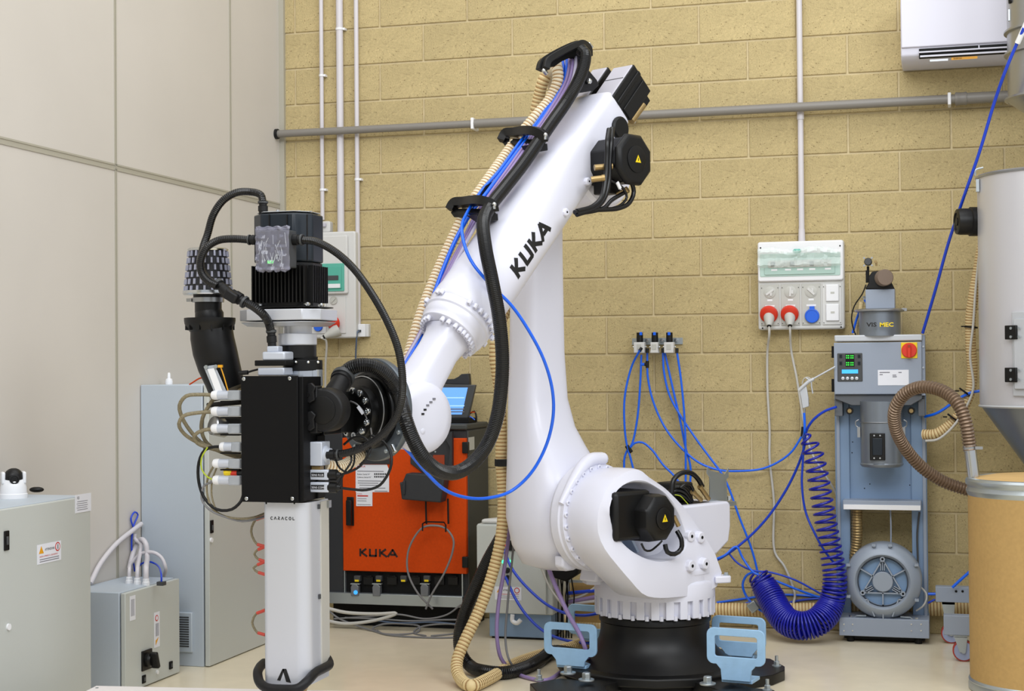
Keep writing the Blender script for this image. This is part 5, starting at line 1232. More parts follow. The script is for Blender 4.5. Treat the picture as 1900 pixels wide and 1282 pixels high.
MB().lathe([(.013, .002), (.013, .0028)], V((x_, q.y-.004, q.z+.05)), X3, 18).build('prohibition_ring', 'print_red', sd); MB().lathe([(.009, .0028), (.009, .0032)], V((x_, q.y-.004, q.z+.05)), X3, 18).build('ring_centre', 'paper', sd)
for i in range(5): MB().box((x_+.002, q.y-.012+.006*i, q.z), (.0006, .0014, .055)).build('label_print', 'print_grey', sd, smooth=0)
sw = onx(sd, 271, 1224, .085, .085, .008, 'switch_plate', 'black', .003, x_)
q = ax_(271, 1224, x_)
MB().lathe([(.03, .006), (.03, .02), (.026, .024), (.024, .03)], V((x_, q.y, q.z)), X3, 24).build('switch_dial', 'black', sw)
MB().box(V((x_+.042, q.y, q.z)), (.034, .020, .072), (X3, (Y3+Z3*.35).normalized(), (Z3-Y3*.35).normalized())).build('rotary_handle', 'black', sw, bevel=.005)
for px, py in ((266, 1260), (316, 1234)): onx(sd, px, py, .028, .034, .006, 'door_lock', 'black_matt', .002, x_); onx(sd, px, py, .012, .016, .009, 'lock_core', 'dark_grey', 0, x_)
c = ax_(291, 1247, x_); MB().lathe([(.009, 0), (.009, .006)], c, X3, 12).build('hole_plug', 'plastic_white', sd)
def gl_(px, dy, lab=None):
    c_ = atY(px, 1075, y_s+dy); p_ = V((c_.x, y_s+dy, zt_s)); 
    MB().lathe([(.016, -.004), (.016, .012), (.014, .014), (.014, .026), (.010, .028)], p_, Z3, 8).build('cable_gland', 'plastic_white', sm)
    return p_+Z3*.025
gs = [gl_(240, .27), gl_(255, .25), gl_(271, .24)]
zt_t = V((.05, -1.3, .5))
def wp_(p): return [V(q) for q in p]
def a16(x, y, yy_=-1.72): return atY(x, y, yy_)
hose('power_cable', [gs[0], gs[0]+Z3*.03, a16(248, 1040), a16(262, 1027), a16(285, 1025), a16(300, 1035), a16(307, 1052), a16(305, 1068, -1.66)], .008, 'conduit', 'pale cable arching from the left gland of the small cabinet to its right', 'cable')
hose('power_cable', [gs[1], gs[1]+Z3*.03, a16(260, 1025), a16(262, 1010, -1.7), a16(250, 1000, -1.5), a16(250, 990, -1.2)], .009, 'conduit', 'pale cable rising from the middle gland of the small cabinet', 'cable')
hose('power_cable', [gs[2], gs[2]+Z3*.04, a16(273, 1030), a16(271, 1010), a16(264, 1001, -1.7), a16(255, 1008, -1.6), a16(246, 1030, -1.5), a16(240, 1055, -1.5)], .0115, 'conduit', 'thick pale cable looping over the right gland of the small cabinet', 'cable')
c = V((atY(291, 1070, y_s+.20).x, y_s+.24, zt_s)); MB().box(c+Z3*.008, (.03, .03, .016)).build('network_socket', 'dark_grey', sm)
hose('network_cable', [c+Z3*.015, c+Z3*.04, a16(286, 1045), a16(276, 1042), a16(262, 1046), a16(254, 1058)], .0042, 'blue_deep', 'blue network cable plugged into the top of the small cabinet', 'cable')
hose('power_cable', [atY(168, 1082, -2.0), atY(185, 1048, -1.95), atY(215, 1010, -1.85), atY(245, 985, -1.7), atY(262, 972, -1.5)], .011, 'conduit', 'thick pale cable sloping between the two larger left cabinets', 'cable')
hose('network_cable', [atY(250, 1060, -1.2), atY(244, 1010, -1.1), atY(248, 975, -1.1), atY(256, 955, -1.1), atY(250, 950, -1.1), atY(243, 962, -1.1), atY(250, 985, -1.0)], .004, 'blue_deep', 'dark blue cables in the gap beside the tall cabinet', 'cable')
# near cabinet
XN = .25
q = ax_(168, 919, XN); print('near cab', q)
na, nd = cab('large grey cabinet at the left edge with a white camera on top', XW+.003, .22, XN, q.y-1.0, q.y, 0, q.z)
zN = q.z
onx(nd, 11, 1003, .03, .07, .006, 'door_lock', 'black_matt', .003, XN); onx(nd, 11, 1003, .012, .03, .010, 'lock_core', 'dark_grey', .002, XN)
c = ax_(15, 1163, XN); MB().lathe([(.012, 0), (.012, .006)], c, X3, 12).build('hole_plug', 'plastic_white', nd)
def label3(par, x, cy, cz, sy, sz, nm='warning_label'):
    MB().box((x+.0008, cy, cz), (.0012, sy, sz)).build(nm, 'paper', par, smooth=0)
q = ax_(91, 1025, XN)
label3(nd, XN, q.y, q.z, .16, .072)
MB().prism([V((XN+.0016, q.y-.070, q.z+.002)), V((XN+.0016, q.y-.038, q.z+.002)), V((XN+.0016, q.y-.054, q.z+.030))], X3*.0005).build('warning_triangle', 'amber', nd, smooth=0)
MB().lathe([(.017, .0016), (.017, .0022)], V((XN, q.y+.056, q.z+.016)), X3, 20).build('prohibition_ring', 'print_red', nd); MB().lathe([(.0125, .0022), (.0125, .0026)], V((XN, q.y+.056, q.z+.016)), X3, 20).build('ring_centre', 'paper', nd)
MB().box((XN+.003, q.y+.056, q.z+.016), (.0005, .004, .018)).build('hand_sign', 'print_black', nd, smooth=0)
text('ATTENZIONE', V((XN+.0016, q.y-.030, q.z+.010)), Y3, Z3, .009, 'print_black', nd, w=.85)
text('NON APRIRE IL QUADRO', V((XN+.0016, q.y-.066, q.z-.012)), Y3, Z3, .006, 'print_red', nd, w=1.3)
for i in range(2): MB().box((XN+.0016, q.y, q.z-.020-.008*i), (.0005, .13, .003)).build('label_print', 'print_grey', nd, smooth=0)
q = ax_(155, 933, XN)
label3(nd, XN, q.y-.004, q.z, .115, .07, 'data_label')
text('CE', V((XN+.0016, q.y-.05, q.z+.018)), Y3, Z3, .010, 'print_black', nd)
for i in range(5): MB().box((XN+.0016, q.y-.01-.004*(i % 2), q.z+.008-.008*i), (.0005, .075, .002)).build('label_print', 'print_grey', nd, smooth=0)
# security camera
cc = atZ(25, 924, zN); cc = V((cc.x, cc.y, zN)); print('cam at', cc)

kpx = (cc-CAM).dot(fw)/F_PX
pc = thing('security_camera', 'small white dome camera standing on the near left cabinet', 'camera', cc)
MB().lathe([(25.5*kpx, 0), (25.5*kpx, 8*kpx), (24*kpx, 9*kpx), (23.5*kpx, 20*kpx), (20*kpx, 34*kpx), (18*kpx, 36*kpx), (.0, 36*kpx)], cc, Z3, 36).build('base', 'plastic_white', pc)
dv = (CAM-cc); dv.z = 0; dv.normalize(); dv = (dv+CR*.1).normalized(); sd_ = Z3.cross(dv).normalized()
for s_ in (-1, 1):
    MB().box(cc+sd_*(s_*18.5*kpx)+Z3*(38*kpx), (7*kpx, 26*kpx, 22*kpx), (sd_, dv, Z3)).build('yoke_arm', 'plastic_white', pc, bevel=.006, bseg=3)
MB().ball(cc+Z3*38*kpx+dv*3*kpx, 18*kpx, 24).build('camera_head', 'black', pc, smooth=60)
MB().lathe([(9*kpx, 18*kpx), (9*kpx, 21.5*kpx), (6.5*kpx, 22*kpx), (6*kpx, 20.5*kpx)], cc+Z3*36*kpx, dv, 24).build('lens', 'black', pc)
c = atZ(68, 914, zN)
fb = MB().ball(V((c.x, c.y, zN+.012)), .012, 16, (2.5, 1.6, .95), (CR, V((-CR.y, CR.x, 0)), Z3)).build('oval_case', 'black', smooth=60)
tag(fb, 'flat oval black object lying beside the white dome camera', 'case')
# printed white bed at the bottom edge
pa_, pb_ = atZ(178, 1272, .17), atZ(520, 1279, .17)
bd_ = (pb_-pa_).normalized(); bn = V((bd_.y, -bd_.x, 0))
bd2 = thing('print_bed', 'white flat print bed at the bottom edge under the extruder', 'table', (pa_+bd_*.6+bn*.5).xy.to_3d())
MB().prism([pa_, pa_+bd_*1.5, pa_+bd_*1.5+bn*1.2, pa_+bn*1.2], Z3*-.03).build('bed_top', 'bed', bd2, bevel=.003)
MB().lathe([(.006, 0), (.006, .001)], atZ(180, 1276, .171), Z3, 10).build('bed_screw', 'zinc', bd2)
for a_, b_ in ((.1, .1), (1.4, .1), (.1, 1.1), (1.4, 1.1)):
    q = pa_+bd_*a_+bn*b_; MB().cyl(V((q.x, q.y, 0)), V((q.x, q.y, .145)), .03).build('bed_leg', 'zinc', bd2)
# ================================================================ ROBOT CONTROLLER
YC = -.42
def c_(px, py, dy=0): return atY(px, py, YC+dy)
k0, k1 = c_(604, 1157).x, c_(868, 1157).x; kt = c_(868, 800).z; ktop = c_(868, 787).z
rcn = thing('robot_controller', 'orange and dark grey robot controller cabinet with a tablet on top', 'controller', ((k0+k1)/2, YC+.2, 0))
zb1 = c_(860, 1122).z
MB().bb(k0, k1, YC+.02, -.04, zb1, ktop-.03).build('body', 'ctrl_dark', rcn, bevel=.004)
MB().bb(k0-.0, k1+.004, YC+.0, -.035, ktop-.03, ktop).build('top_cover', 'ctrl_side', rcn, bevel=.008)
MB().bb(k1-.002, k1+.006, YC+.015, -.05, zb1+.02, ktop-.035).build('side_panel', 'ctrl_side', rcn, bevel=.003)
MB().bb(k0+.02, k1-.02, YC+.06, -.06, .0, zb1).build('plinth', 'black_matt', rcn)
dl, dr = c_(637, 900).x, c_(866, 900).x; dt, db = c_(860, 813).z, c_(700, 1060).z
MB().bb(k0, dl-.003, YC, YC+.03, zb1+.01, ktop-.035).build('left_frame', 'ctrl_dark', rcn, bevel=.003)
dor = MB().bb(dl, dr, YC-.012, YC+.03, db, dt).build('door', 'orange', rcn, bevel=.004)
def cpl(pts, th, nm, m, par, dy=-.012, bevel=.0): return MB().prism([c_(x, y, dy) for x, y in pts], Y3*-th).build(nm, m, par, smooth=0, bevel=bevel)
cpl([(762, 812), (842, 812), (842, 880), (795, 885), (762, 860)], .006, 'recessed_panel', 'ctrl_dark', dor, bevel=.002)
cpl([(826, 808), (842, 800), (842, 880), (832, 880), (838, 830)], .03, 'panel_fin', 'ctrl_dark', dor, bevel=.002)
cpl([(804, 844), (825, 844), (825, 880), (802, 880)], .003, 'switch_surround', 'orange_dark', dor, -.018)
MB().lathe([(.005, 0), (.005, .004)], c_(808, 838, -.018), -Y3, 10).build('screw', 'zinc', dor)
cpl([(657, 843), (724, 843), (724, 861), (660, 861)], .008, 'door_vent', 'ctrl_dark', dor, bevel=.003)
cpl([(660, 862), (718, 862), (722, 872), (722, 913), (660, 913)], .001, 'data_sheet', 'paper', dor)
cpl([(661, 913), (691, 913), (691, 939), (661, 939)], .001, 'small_sheet', 'paper', dor, -.0135)
def ct(s, px, py, h, m, w=1., dy=-.0135): return text(s, c_(px, py, dy), X3, Z3, h, m, dor, w=w)
ct('KUKA', 662, 867, .010, 'print_red', 1.3)
ct('Robot Serial N°', 663, 881, .008, 'print_black'); ct('Cabinet Serial N°', 663, 886.5, .008, 'print_black')
for j in range(2):
    for i in range(8): MB().box(c_(695.5+3.3*i, 879.5+5*j, -.0136), (.0062, .0006, .0085)).build('serial_block', 'print_black', dor, smooth=0)
for i, (x0_, x1_, yy_) in enumerate(((663, 712, 874), (664, 708, 892), (664, 702, 896), (667, 700, 900), (667, 715, 905), (695, 719, 911))):
    a, b = c_(x0_, yy_, -.0136), c_(x1_, yy_, -.0136); MB().bb(a.x, b.x, a.y-.0004, a.y, a.z-.0016, a.z+.0016).build('label_print', 'print_grey', dor, smooth=0)
a, b = c_(663, 921, -.015), c_(683, 919, -.015); MB().bb(a.x, b.x, a.y-.0004, a.y, a.z, b.z).build('label_print', 'print_red', dor, smooth=0)
ct('KUKA', 663, 917, .006, 'print_red', 1.2, -.015)
for yy_ in (925, 929, 936): a, b = c_(663, yy_, -.015), c_(688 if yy_ == 936 else 680, yy_, -.015); MB().bb(a.x, b.x, a.y-.0004, a.y, a.z-.0012, a.z+.0012).build('label_print', 'print_grey', dor, smooth=0)
a, b = c_(644, 975, -.012), c_(657, 922, -.012)
MB().bb(a.x, b.x, YC-.018, YC-.012, a.z, b.z).bb(a.x+.006, b.x-.006, YC-.045, YC-.018, a.z+.004, b.z-.015).build('door_handle', 'black', dor, bevel=.006)
for y0_, y1_ in ((820, 841), (1033, 1053)):
    a, b = c_(858, y1_, -.02), c_(869, y0_, -.02); MB().bb(a.x, b.x, YC-.028, YC, a.z, b.z).build('hinge', 'black', dor, bevel=.003)
P0 = c_(667, 1032, -.0125)
strokes(KUKA, P0, X3, Z3, .040, .0105, 'print_brown', dor, th=.0008, aspect=1.52)
# pendant holder
hb0, hb1 = c_(755, 928, -.1), c_(833, 877, -.1)
ph = MB().prism([c_(x, y, -.03) for x, y in ((752, 892), (757, 893), (764, 876), (835, 880), (828, 930), (756, 924))], Y3*-.09).build('pendant_holder', 'ctrl_dark', dor, bevel=.006)
MB().bb(hb0.x-.012, hb0.x, YC-.13, YC-.03, hb0.z+.03, hb0.z+.10).build('holder_ear', 'ctrl_dark', ph, bevel=.003)
mb = MB()
for p_ in ([(790, 925), (791, 972)], [(831, 925), (832, 972)]): mb.tube([c_(x, y, -.05) for x, y in p_], .005, 8)
mb.tube([c_(784, 985, -.12), c_(784, 972, -.12), c_(790, 968, -.05), c_(824, 969, -.05), c_(827, 974, -.12), c_(827, 987, -.12)], .004, 8)
mb.build('cable_hook', 'black', dor)
hose('pendant_cable', [c_(803, 1130, -.08), c_(775, 1100, -.1), c_(757, 1062, -.1), c_(757, 1025, -.1), c_(770, 995, -.1), c_(786, 978, -.1), c_(806, 975, -.1), c_(826, 980, -.1), c_(841, 1000, -.1), c_(840, 1022, -.1), c_(826, 1060, -.1), c_(800, 1105, -.1), c_(790, 1130, -.1)], .0052, 'cable_grey', 'grey pendant cable looped over the hook on the orange door', 'cable')
# connector bay
ba, bb_ = c_(641, 1106), c_(857, 1060)
MB().bb(ba.x, bb_.x, YC+.016, YC+.022, ba.z, bb_.z).build('connector_bay', 'black_matt', rcn, smooth=0)
MB().bb(ba.x-.003, bb_.x+.003, YC-.004, YC+.03, bb_.z-.006, bb_.z).bb(ba.x-.006, ba.x, YC-.004, YC+.03, ba.z, bb_.z).bb(bb_.x, bb_.x+.006, YC-.004, YC+.03, ba.z, bb_.z).build('bay_frame', 'zinc', rcn)
for px in (664, 704, 750, 793):
    q = c_(px, 1073, .0); MB().box(q+V((0, .0, -.0)), (.034, .03, .03)).build('bay_connector', 'dark_grey', rcn, bevel=.003)
    MB().box(q+V((0, -.016, -.010)), (.022, .002, .010)).build('yellow_mark', 'yellow', rcn, smooth=0)
    if px != 750:
        q = c_(px-3, 1092, .0); MB().prism([q+V((a, 0, b)) for a, b in ((-.018, -.035), (.022, -.035), (.024, .015), (.012, .025), (-.012, .025), (-.020, .01))], Y3*-.03).build('plug_hood', 'grey_metal', rcn, bevel=.003)
        q = c_(px-4, 1083, -.02); MB().box(q, (.05, .02, .006)).build('latch_bar', 'zinc', rcn)
for px in (683, 727, 770, 815, 840):
    q = c_(px, 1069, .0); MB().box(q, (.04, .01, .004)).box(q+V((0, .006, -.024)), (.052, .012, .04)).build('blank_plate', 'black', rcn, bevel=.001)
q = c_(660, 1099, -.035); MB().lathe([(.011, 0), (.011, .003)], q, -Y3, 18).build('blue_sticker', 'led_blue', rcn)
a, b = c_(604, 1119, -.02), c_(858, 1107, -.02)
MB().bb(a.x, b.x, YC-.02, YC+.03, a.z, b.z).build('bottom_rail', 'zinc', rcn, bevel=.002)
q0_, q1_ = atX(868, 812, k1+.006), atX(883, 837, k1+.006)
MB().bb(k1+.006, k1+.0075, q0_.y+.01, q0_.y+.11, c_(868, 836).z, c_(868, 812).z).build('side_label', 'plastic_shade', rcn, smooth=0)
# tablet on the controller
yt_ = -.27
def tb_(x, y, dy=0): return atY(x, y, yt_+dy)
tab = thing('teach_pendant', 'tablet teach pendant with bright blue screen standing on the controller', 'tablet', V((tb_(830, 780).x, yt_, ktop)))
MB().prism([tb_(x, y) for x, y in ((762, 712), (882, 714), (868, 776), (752, 776))], Y3*.03).build('tablet_body', 'dark_grey', tab, bevel=.004)
MB().prism([tb_(x, y, -.001) for x, y in ((772, 719), (868, 719), (857, 769), (764, 769))], Y3*-.001).build('tablet_screen', 'screen', tab, smooth=0)
for y0_, y1_, m_ in ((737, 739, 'screen_pale'), (752, 754, 'screen_pale'), (758, 760, 'grey_metal'), (763, 765, 'grey_metal')):
    MB().prism([tb_(x, y, -.0025) for x, y in ((775, y0_), (862, y0_), (861, y1_), (775, y1_))], Y3*-.0005).build('screen_line', m_, tab, smooth=0)
MB().prism([tb_(x, y, .04) for x, y in ((800, 712), (805, 704), (842, 703), (850, 699), (856, 694), (869, 693), (871, 714))], Y3*.04).build('tablet_stand', 'ctrl_dark', tab, bevel=.003)
MB().bb(tb_(800, 790).x, tb_(872, 790).x, yt_-.02, yt_+.12, ktop, tb_(840, 776).z).build('stand_foot', 'black_matt', tab, bevel=.003)
hose('pendant_wire', [tb_(868, 770, .05), tb_(880, 763, .05), tb_(883, 768, .05), tb_(884, 780, .05), V((tb_(884, 785, .05).x, yt_+.05, ktop+.004))], .0045, 'black', 'black wire arching beside the tablet on the controller', 'wire')
hose('pendant_wire', [tb_(868, 769, .03), tb_(874, 765, .03), tb_(881, 765, .03)], .003, 'orange', 'short orange wire beside the tablet', 'wire')
hose('pendant_wire', [tb_(870, 772, .03), tb_(876, 775, .03), tb_(881, 779, .03)], .003, 'blue', 'short blue wire beside the tablet', 'wire')
# floor cables under the controller
fcab = [('pale', .009, 'cable_pale', [(595, 1125), (640, 1136), (700, 1139), (735, 1138), (700, 1150), (640, 1157), (600, 1150)], 'pale thick cable loop lying at the foot of the controller'),
        ('g', .005, 'cable_grey', [(600, 1122), (625, 1145), (660, 1160), (690, 1170), (720, 1178), (770, 1182), (830, 1183), (875, 1180)], 'grey cable running along the floor in front of the controller'),
        ('g', .005, 'cable_grey', [(700, 1172), (692, 1165), (710, 1158), (745, 1157), (778, 1162), (776, 1172), (745, 1177), (712, 1176), (700, 1170)], 'round grey cable coil on the floor before the controller'),
        ('g', .005, 'cable_grey', [(790, 1180), (768, 1174), (778, 1164), (810, 1158), (850, 1160), (862, 1170), (840, 1176), (800, 1180)], 'second grey cable coil nearer the beige hose'),
        ('g', .0045, 'cable_grey', [(620, 1148), (680, 1144), (740, 1140), (790, 1148), (830, 1140), (855, 1122)], 'grey cable rising to the right end of the controller rail'),
        ('g', .0045, 'cable_grey', [(640, 1146), (700, 1148), (760, 1152), (820, 1150), (870, 1150)], 'thin grey cable under the controller'),
        ('g', .0045, 'cable_blue_grey', [(690, 1150), (740, 1156), (800, 1154), (850, 1158), (890, 1158)], 'blue-grey cable under the controller')]
def fcp(x, y, r): P = atZ(x, y, r); return P if P.y < YC-.05 else atY(x, y, YC-.06)
for _, r_, m_, pts, lb in fcab: hose('floor_cable', [fcp(x, y, r_) for x, y in pts], r_, m_, lb, 'cable')
# ================================================================ GREY FLOOR CABINET
YG = -.62
def gq(px, py, dy=0): return atY(px, py, YG+dy)
a, b = gq(884, 1138), gq(1012, 975); p0, p1_ = gq(905, 1166), gq(1020, 1137)
gc = thing('floor_cabinet', 'light grey floor cabinet with status lights behind the hanging hoses', 'cabinet', ((a.x+b.x)/2, YG+.15, 0))
MB().bb(a.x, b.x+.03, YG+.02, YG+.34, a.z, b.z).build('body', 'cabinet', gc, bevel=.006)
MB().bb(a.x+.004, b.x, YG, YG+.02, a.z+.004, b.z-.004).build('front_panel', 'cabinet', gc, bevel=.004)
MB().prism([V((a.x+.02, YG+.02, b.z)), V((a.x+.12, YG+.02, b.z+.0)), V((b.x-.1, YG+.02, b.z)), V((b.x-.12, YG+.12, b.z)), V((a.x+.08, YG+.12, b.z))], Z3*.025).build('top_vent', 'plastic', gc, bevel=.01)
MB().bb(p0.x, p1_.x, YG+.03, YG+.3, .01, p1_.z).build('plinth', 'machine_blue', gc, bevel=.003)
MB().bb(p0.x+.01, p1_.x-.01, YG+.04, YG+.29, .0, .012).build('feet_rail', 'black_matt', gc)
MB().tube(cr_path([gq(951, 1140, -.0), gq(951, 1152, -.0), gq(960, 1156, -.01), gq(966, 1150, -.01)], .01), .011, 12).build('drain_elbow', 'plastic_white', gc)
q = gq(948, 1012); MB().box((q.x, YG-.004, q.z), (.045, .008, .05)).build('display', 'black', gc, bevel=.002)
q = gq(938, 1011); MB().box((q.x, YG-.009, q.z), (.008, .002, .008)).build('red_light', 'led_red', gc)
for px in (934, 946): q = gq(px, 1042); MB().ball((q.x, YG-.003, q.z), .009, 12).build('green_light', 'led_green', gc)
for py in (1058, 1072): q = gq(942, py); MB().lathe([(.014, 0), (.014, .012), (.009, .02)], V((q.x, YG, q.z)), -Y3, 12).build('hose_port', 'rubber', gc)
q = gq(943, 1101); MB().box((q.x, YG-.001, q.z), (.135, .0012, .065)).build('warning_label', 'paper', gc, smooth=0)
MB().prism([V((q.x-.058, YG-.002, q.z+.004)), V((q.x-.03, YG-.002, q.z+.004)), V((q.x-.044, YG-.002, q.z+.028))], Y3*-.0005).build('warning_triangle', 'amber', gc, smooth=0)
MB().lathe([(.014, 0), (.014, .0006)], V((q.x+.045, YG-.002, q.z+.016)), -Y3, 18).build('prohibition_ring', 'print_red', gc); MB().lathe([(.010, .0006), (.010, .001)], V((q.x+.045, YG-.002, q.z+.016)), -Y3, 18).build('ring_centre', 'paper', gc)
for i in range(3): MB().box((q.x, YG-.002, q.z-.004-.009*i), (.11, .0005, .002)).build('label_print', 'print_red' if i == 0 else 'print_grey', gc, smooth=0)
text('ATTENZIONE', V((q.x-.026, YG-.002, q.z+.012)), X3, Z3, .008, 'print_black', gc, w=.75)
for py in (1068, 1098): q = atX(888, py, a.x+.004); MB().ball((a.x+.002, YG+.012, gq(888, py).z), .007, 8).build('side_screw', 'black_matt', gc)
# black bracket, grille and cable heap behind the robot base
yb_k = -.75
def bk(px, py, dy=0): return atY(px, py, yb_k+dy)
MB_ = MB().prism([bk(x, y, .1) for x, y in ((1012, 1022), (1030, 1040), (1075, 1050), (1072, 1066), (1050, 1080), (1020, 1070), (1012, 1050))], Y3*.12).build('motor_shroud', 'black_matt', rob, bevel=.01)
gr = thing('cable_grille', 'black wire grille standing behind the robot base', 'grille', V((bk(1040, 1140).x, yb_k+.25, 0)))
random.seed(11)
for i in range(9):
    x = 1020+5*i; MB().tube([bk(x, 1068+random.uniform(-4, 4), .25), bk(x+random.uniform(-6, 6), 1105, .25), V((bk(x, 1150, .25).x, yb_k+.25, 0.0))], .0035, 6).build('grille_bar', 'black_matt', gr)
fr = thing('floor_frame', 'pale metal frame holding cables behind the robot base', 'frame', V((bk(1080, 1140, .3).x, yb_k+.3, 0)))
a, b = bk(1050, 1128, .3), bk(1118, 1078, .3)
MB().bb(a.x, a.x+.016, yb_k+.3, yb_k+.33, 0, b.z).build('upright', 'zinc', fr); MB().bb(b.x-.0, b.x+.016, yb_k+.3, yb_k+.33, 0, b.z).build('upright', 'zinc', fr)
MB().bb(a.x, b.x+.016, yb_k+.3, yb_k+.33, b.z-.012, b.z).build('top_bar', 'zinc', fr)
MB().bb(a.x+.01, b.x, yb_k+.37, yb_k+.40, .06, b.z-.02).build('back_board', 'kraft', fr)
for i, (pts, r_, m_, lb) in enumerate((([(1052, 1101), (1080, 1098), (1115, 1095)], .009, 'blue_deep', 'blue hose lying in the pale frame behind the robot base'), ([(1052, 1118), (1080, 1112), (1100, 1108), (1118, 1104)], .010, 'violet', 'violet cable lying in the pale frame behind the robot base'), ([(1052, 1112), (1078, 1106), (1095, 1096), (1118, 1080)], .006, 'cable_pale', 'pale cable rising through the frame behind the robot base'), ([(1052, 1122), (1085, 1117), (1118, 1114)], .008, 'conduit', 'white cable lying lowest in the pale frame'))):
    hose('floor_cable', [bk(x, y, .28) for x, y in pts], r_, m_, lb, 'cable')
for pts, lb in (([(1060, 1128), (1090, 1126), (1130, 1128), (1180, 1130)], 'beige ribbed hose on the floor behind the left fork pockets'), ([(1040, 1148), (1080, 1146), (1130, 1152), (1180, 1150)], 'second beige ribbed hose on the floor behind the pedestal'), ([(1050, 1160), (1090, 1162), (1140, 1162), (1190, 1160)], 'nearest beige ribbed hose on the floor behind the pedestal')):
    corrugated('ribbed_hose', [atZ(x, y, .024) for x, y in pts], .024, .014, 'beige_hose', lb, wire='beige_hose_pale')
# ================================================================ VACUUM LOADER MACHINE
YM = -.26
def m_(px, py, dy=0): return atY(px, py, YM+dy)
mc = thing('vacuum_loader', 'tall blue-grey vacuum loader machine with control box and round blower', 'machine', V((m_(1640, 1180).x, YM+.1, 0)))
def mbx(x0, x1, y0, y1, d0, d1, nm, mt_, par=mc, bevel=.003, sm=35):
    a, b = m_(x0, y1, d0), m_(x1, y0, d0); return MB().bb(a.x, b.x, YM+d0, YM+d1, a.z, b.z).build(nm, mt_, par, bevel=bevel, smooth=sm)
bs = mbx(1557, 1724, 1151, 1179, -.06, .24, 'base_tray', 'machine')
for px in (1566, 1582, 1691, 1709):
    for py in (1158, 1170): MB().lathe([(.004, 0), (.004, .003)], m_(px, py, -.06), -Y3, 8).build('rivet', 'chrome', bs)
a, b = m_(1566, 1186, -.04), m_(1716, 1179, -.04)
mb = MB()
for x in (a.x+.03, b.x-.03):
    for y in (YM-.02, YM+.2): mb.lathe([(.018, 0), (.018, max(a.z, .0)+.03)], V((x, y, 0)), Z3, 14)
mb.bb(a.x, b.x, YM-.02, YM+.2, .012, b.z+.004)
mb.build('base_feet', 'black_matt', mc)
for x0, x1 in ((1553, 1575), (1694, 1718)):
    mbx(x0, x1, 730, 1152, .1, .16, 'frame_post', 'machine_blue')
    a = m_(x0 if x0 < 1600 else x1-6, 900, .09); MB().bb(a.x, a.x+.016, YM+.085, YM+.1, m_(x0, 1152, .09).z, m_(x0, 735, .09).z).build('post_flange', 'machine', mc, bevel=.002)
bp = mbx(1575, 1694, 742, 928, .12, .135, 'back_panel', 'machine_blue', bevel=0)
for px, py in ((1581, 840), (1576, 905), (1604, 906), (1614, 898), (1688, 900), (1582, 820), (1686, 820)): MB().lathe([(.003, 0), (.003, .001)], m_(px, py, .12), -Y3, 8).build('panel_hole', 'black_matt', bp)
mbx(1564, 1709, 930, 944, -.0, .13, 'shelf', 'machine', bevel=.003)
mbx(1565, 1708, 938, 945, -.006, .0, 'shelf_lip', 'plastic_white', bevel=.001)
# control box
cb = mbx(1548, 1710, 634, 732, -.04, .16, 'control_box', 'machine', bevel=.004)
mbx(1548, 1711, 620, 634, -.042, .17, 'box_hood', 'silver_paint', bevel=.005)
mbx(1710, 1716, 621, 734, -.02, .17, 'box_side', 'machine', bevel=.002)
MB().prism([m_(x, y, -.02) for x, y in ((1549, 732), (1711, 732), (1711, 740), (1690, 752), (1580, 752), (1549, 740))], Y3*.17).build('skirt', 'machine_dark', mc, bevel=.003)
for x0, x1 in ((1549, 1563), (1704, 1716)): mbx(x0, x1, 740, 772, -.0, .16, 'corner_bracket', 'machine_dark', bevel=.002)
for py in (643, 682, 706, 722): MB().lathe([(.005, 0), (.005, .004)], m_(1713, py, -.02), -Y3, 8).build('screw', 'chrome', cb)
for py in ((642, 664), (703, 727)): mbx(1543, 1549, py[0], py[1], .0, .04, 'box_hinge', 'black_matt', bevel=.002)
pn = mbx(1554, 1600, 655, 708, -.044, -.038, 'control_panel', 'dark_grey', bevel=.003)
mbx(1569, 1585, 657, 680, -.046, -.044, 'display_window', 'black_matt', pn, 0)
for i, px in enumerate((1571, 1574.5, 1579, 1582.5)):
    for j, py in enumerate((660, 664, 673, 677)):
        MB().box(m_(px, py, -.0465), (.0055, .001, .006)).build('led_digit', 'led_digit', pn, smooth=0)
mbx(1562, 1592, 685.5, 693, -.046, -.044, 'blue_display', 'led_blue', pn, 0)
for px, py in ((1560, 661), (1560, 674), (1594, 661), (1594, 674)): MB().box(m_(px, py, -.045), (.013, .002, .018)).build('arrow_key', 'slate', pn, bevel=.001); MB().box(m_(px, py, -.0465), (.004, .001, .008)).build('key_mark', 'black_matt', pn)
for px in (1564, 1572.5, 1581, 1589.5): MB().lathe([(.008, 0), (.008, .003), (.006, .004)], m_(px, 702, -.044), -Y3, 16).build('round_key', 'silver_paint', pn)
ys_ = mbx(1672, 1702, 635, 665, -.044, -.038, 'switch_plate', 'yellow', cb, .002)
c = m_(1687, 650, -.044); MB().lathe([(.036, 0), (.036, .008), (.033, .012)], c, -Y3, 28).build('red_knob', 'red', ys_)
MB().box(c+V((0, -.02, -.004)), (.016, .018, .062)).build('knob_grip', 'red', ys_, bevel=.003)
MB().box(c+V((0, -.03, .02)), (.01, .002, .012)).build('lock_hole', 'orange_dark', ys_)
lb_ = mbx(1629, 1686, 686, 715, -.0415, -.04, 'data_label', 'paper', cb, 0)
for x0, x1, py in ((1632, 1651, 691), (1667, 1673, 691), (1632, 1638, 695), (1656, 1663, 696), (1656, 1664, 699)): 
    a, b = m_(x0, py, -.042), m_(x1, py, -.042); MB().bb(a.x, b.x, a.y-.0004, a.y, a.z-.002, a.z+.002).build('label_print', 'print_grey', lb_, smooth=0)
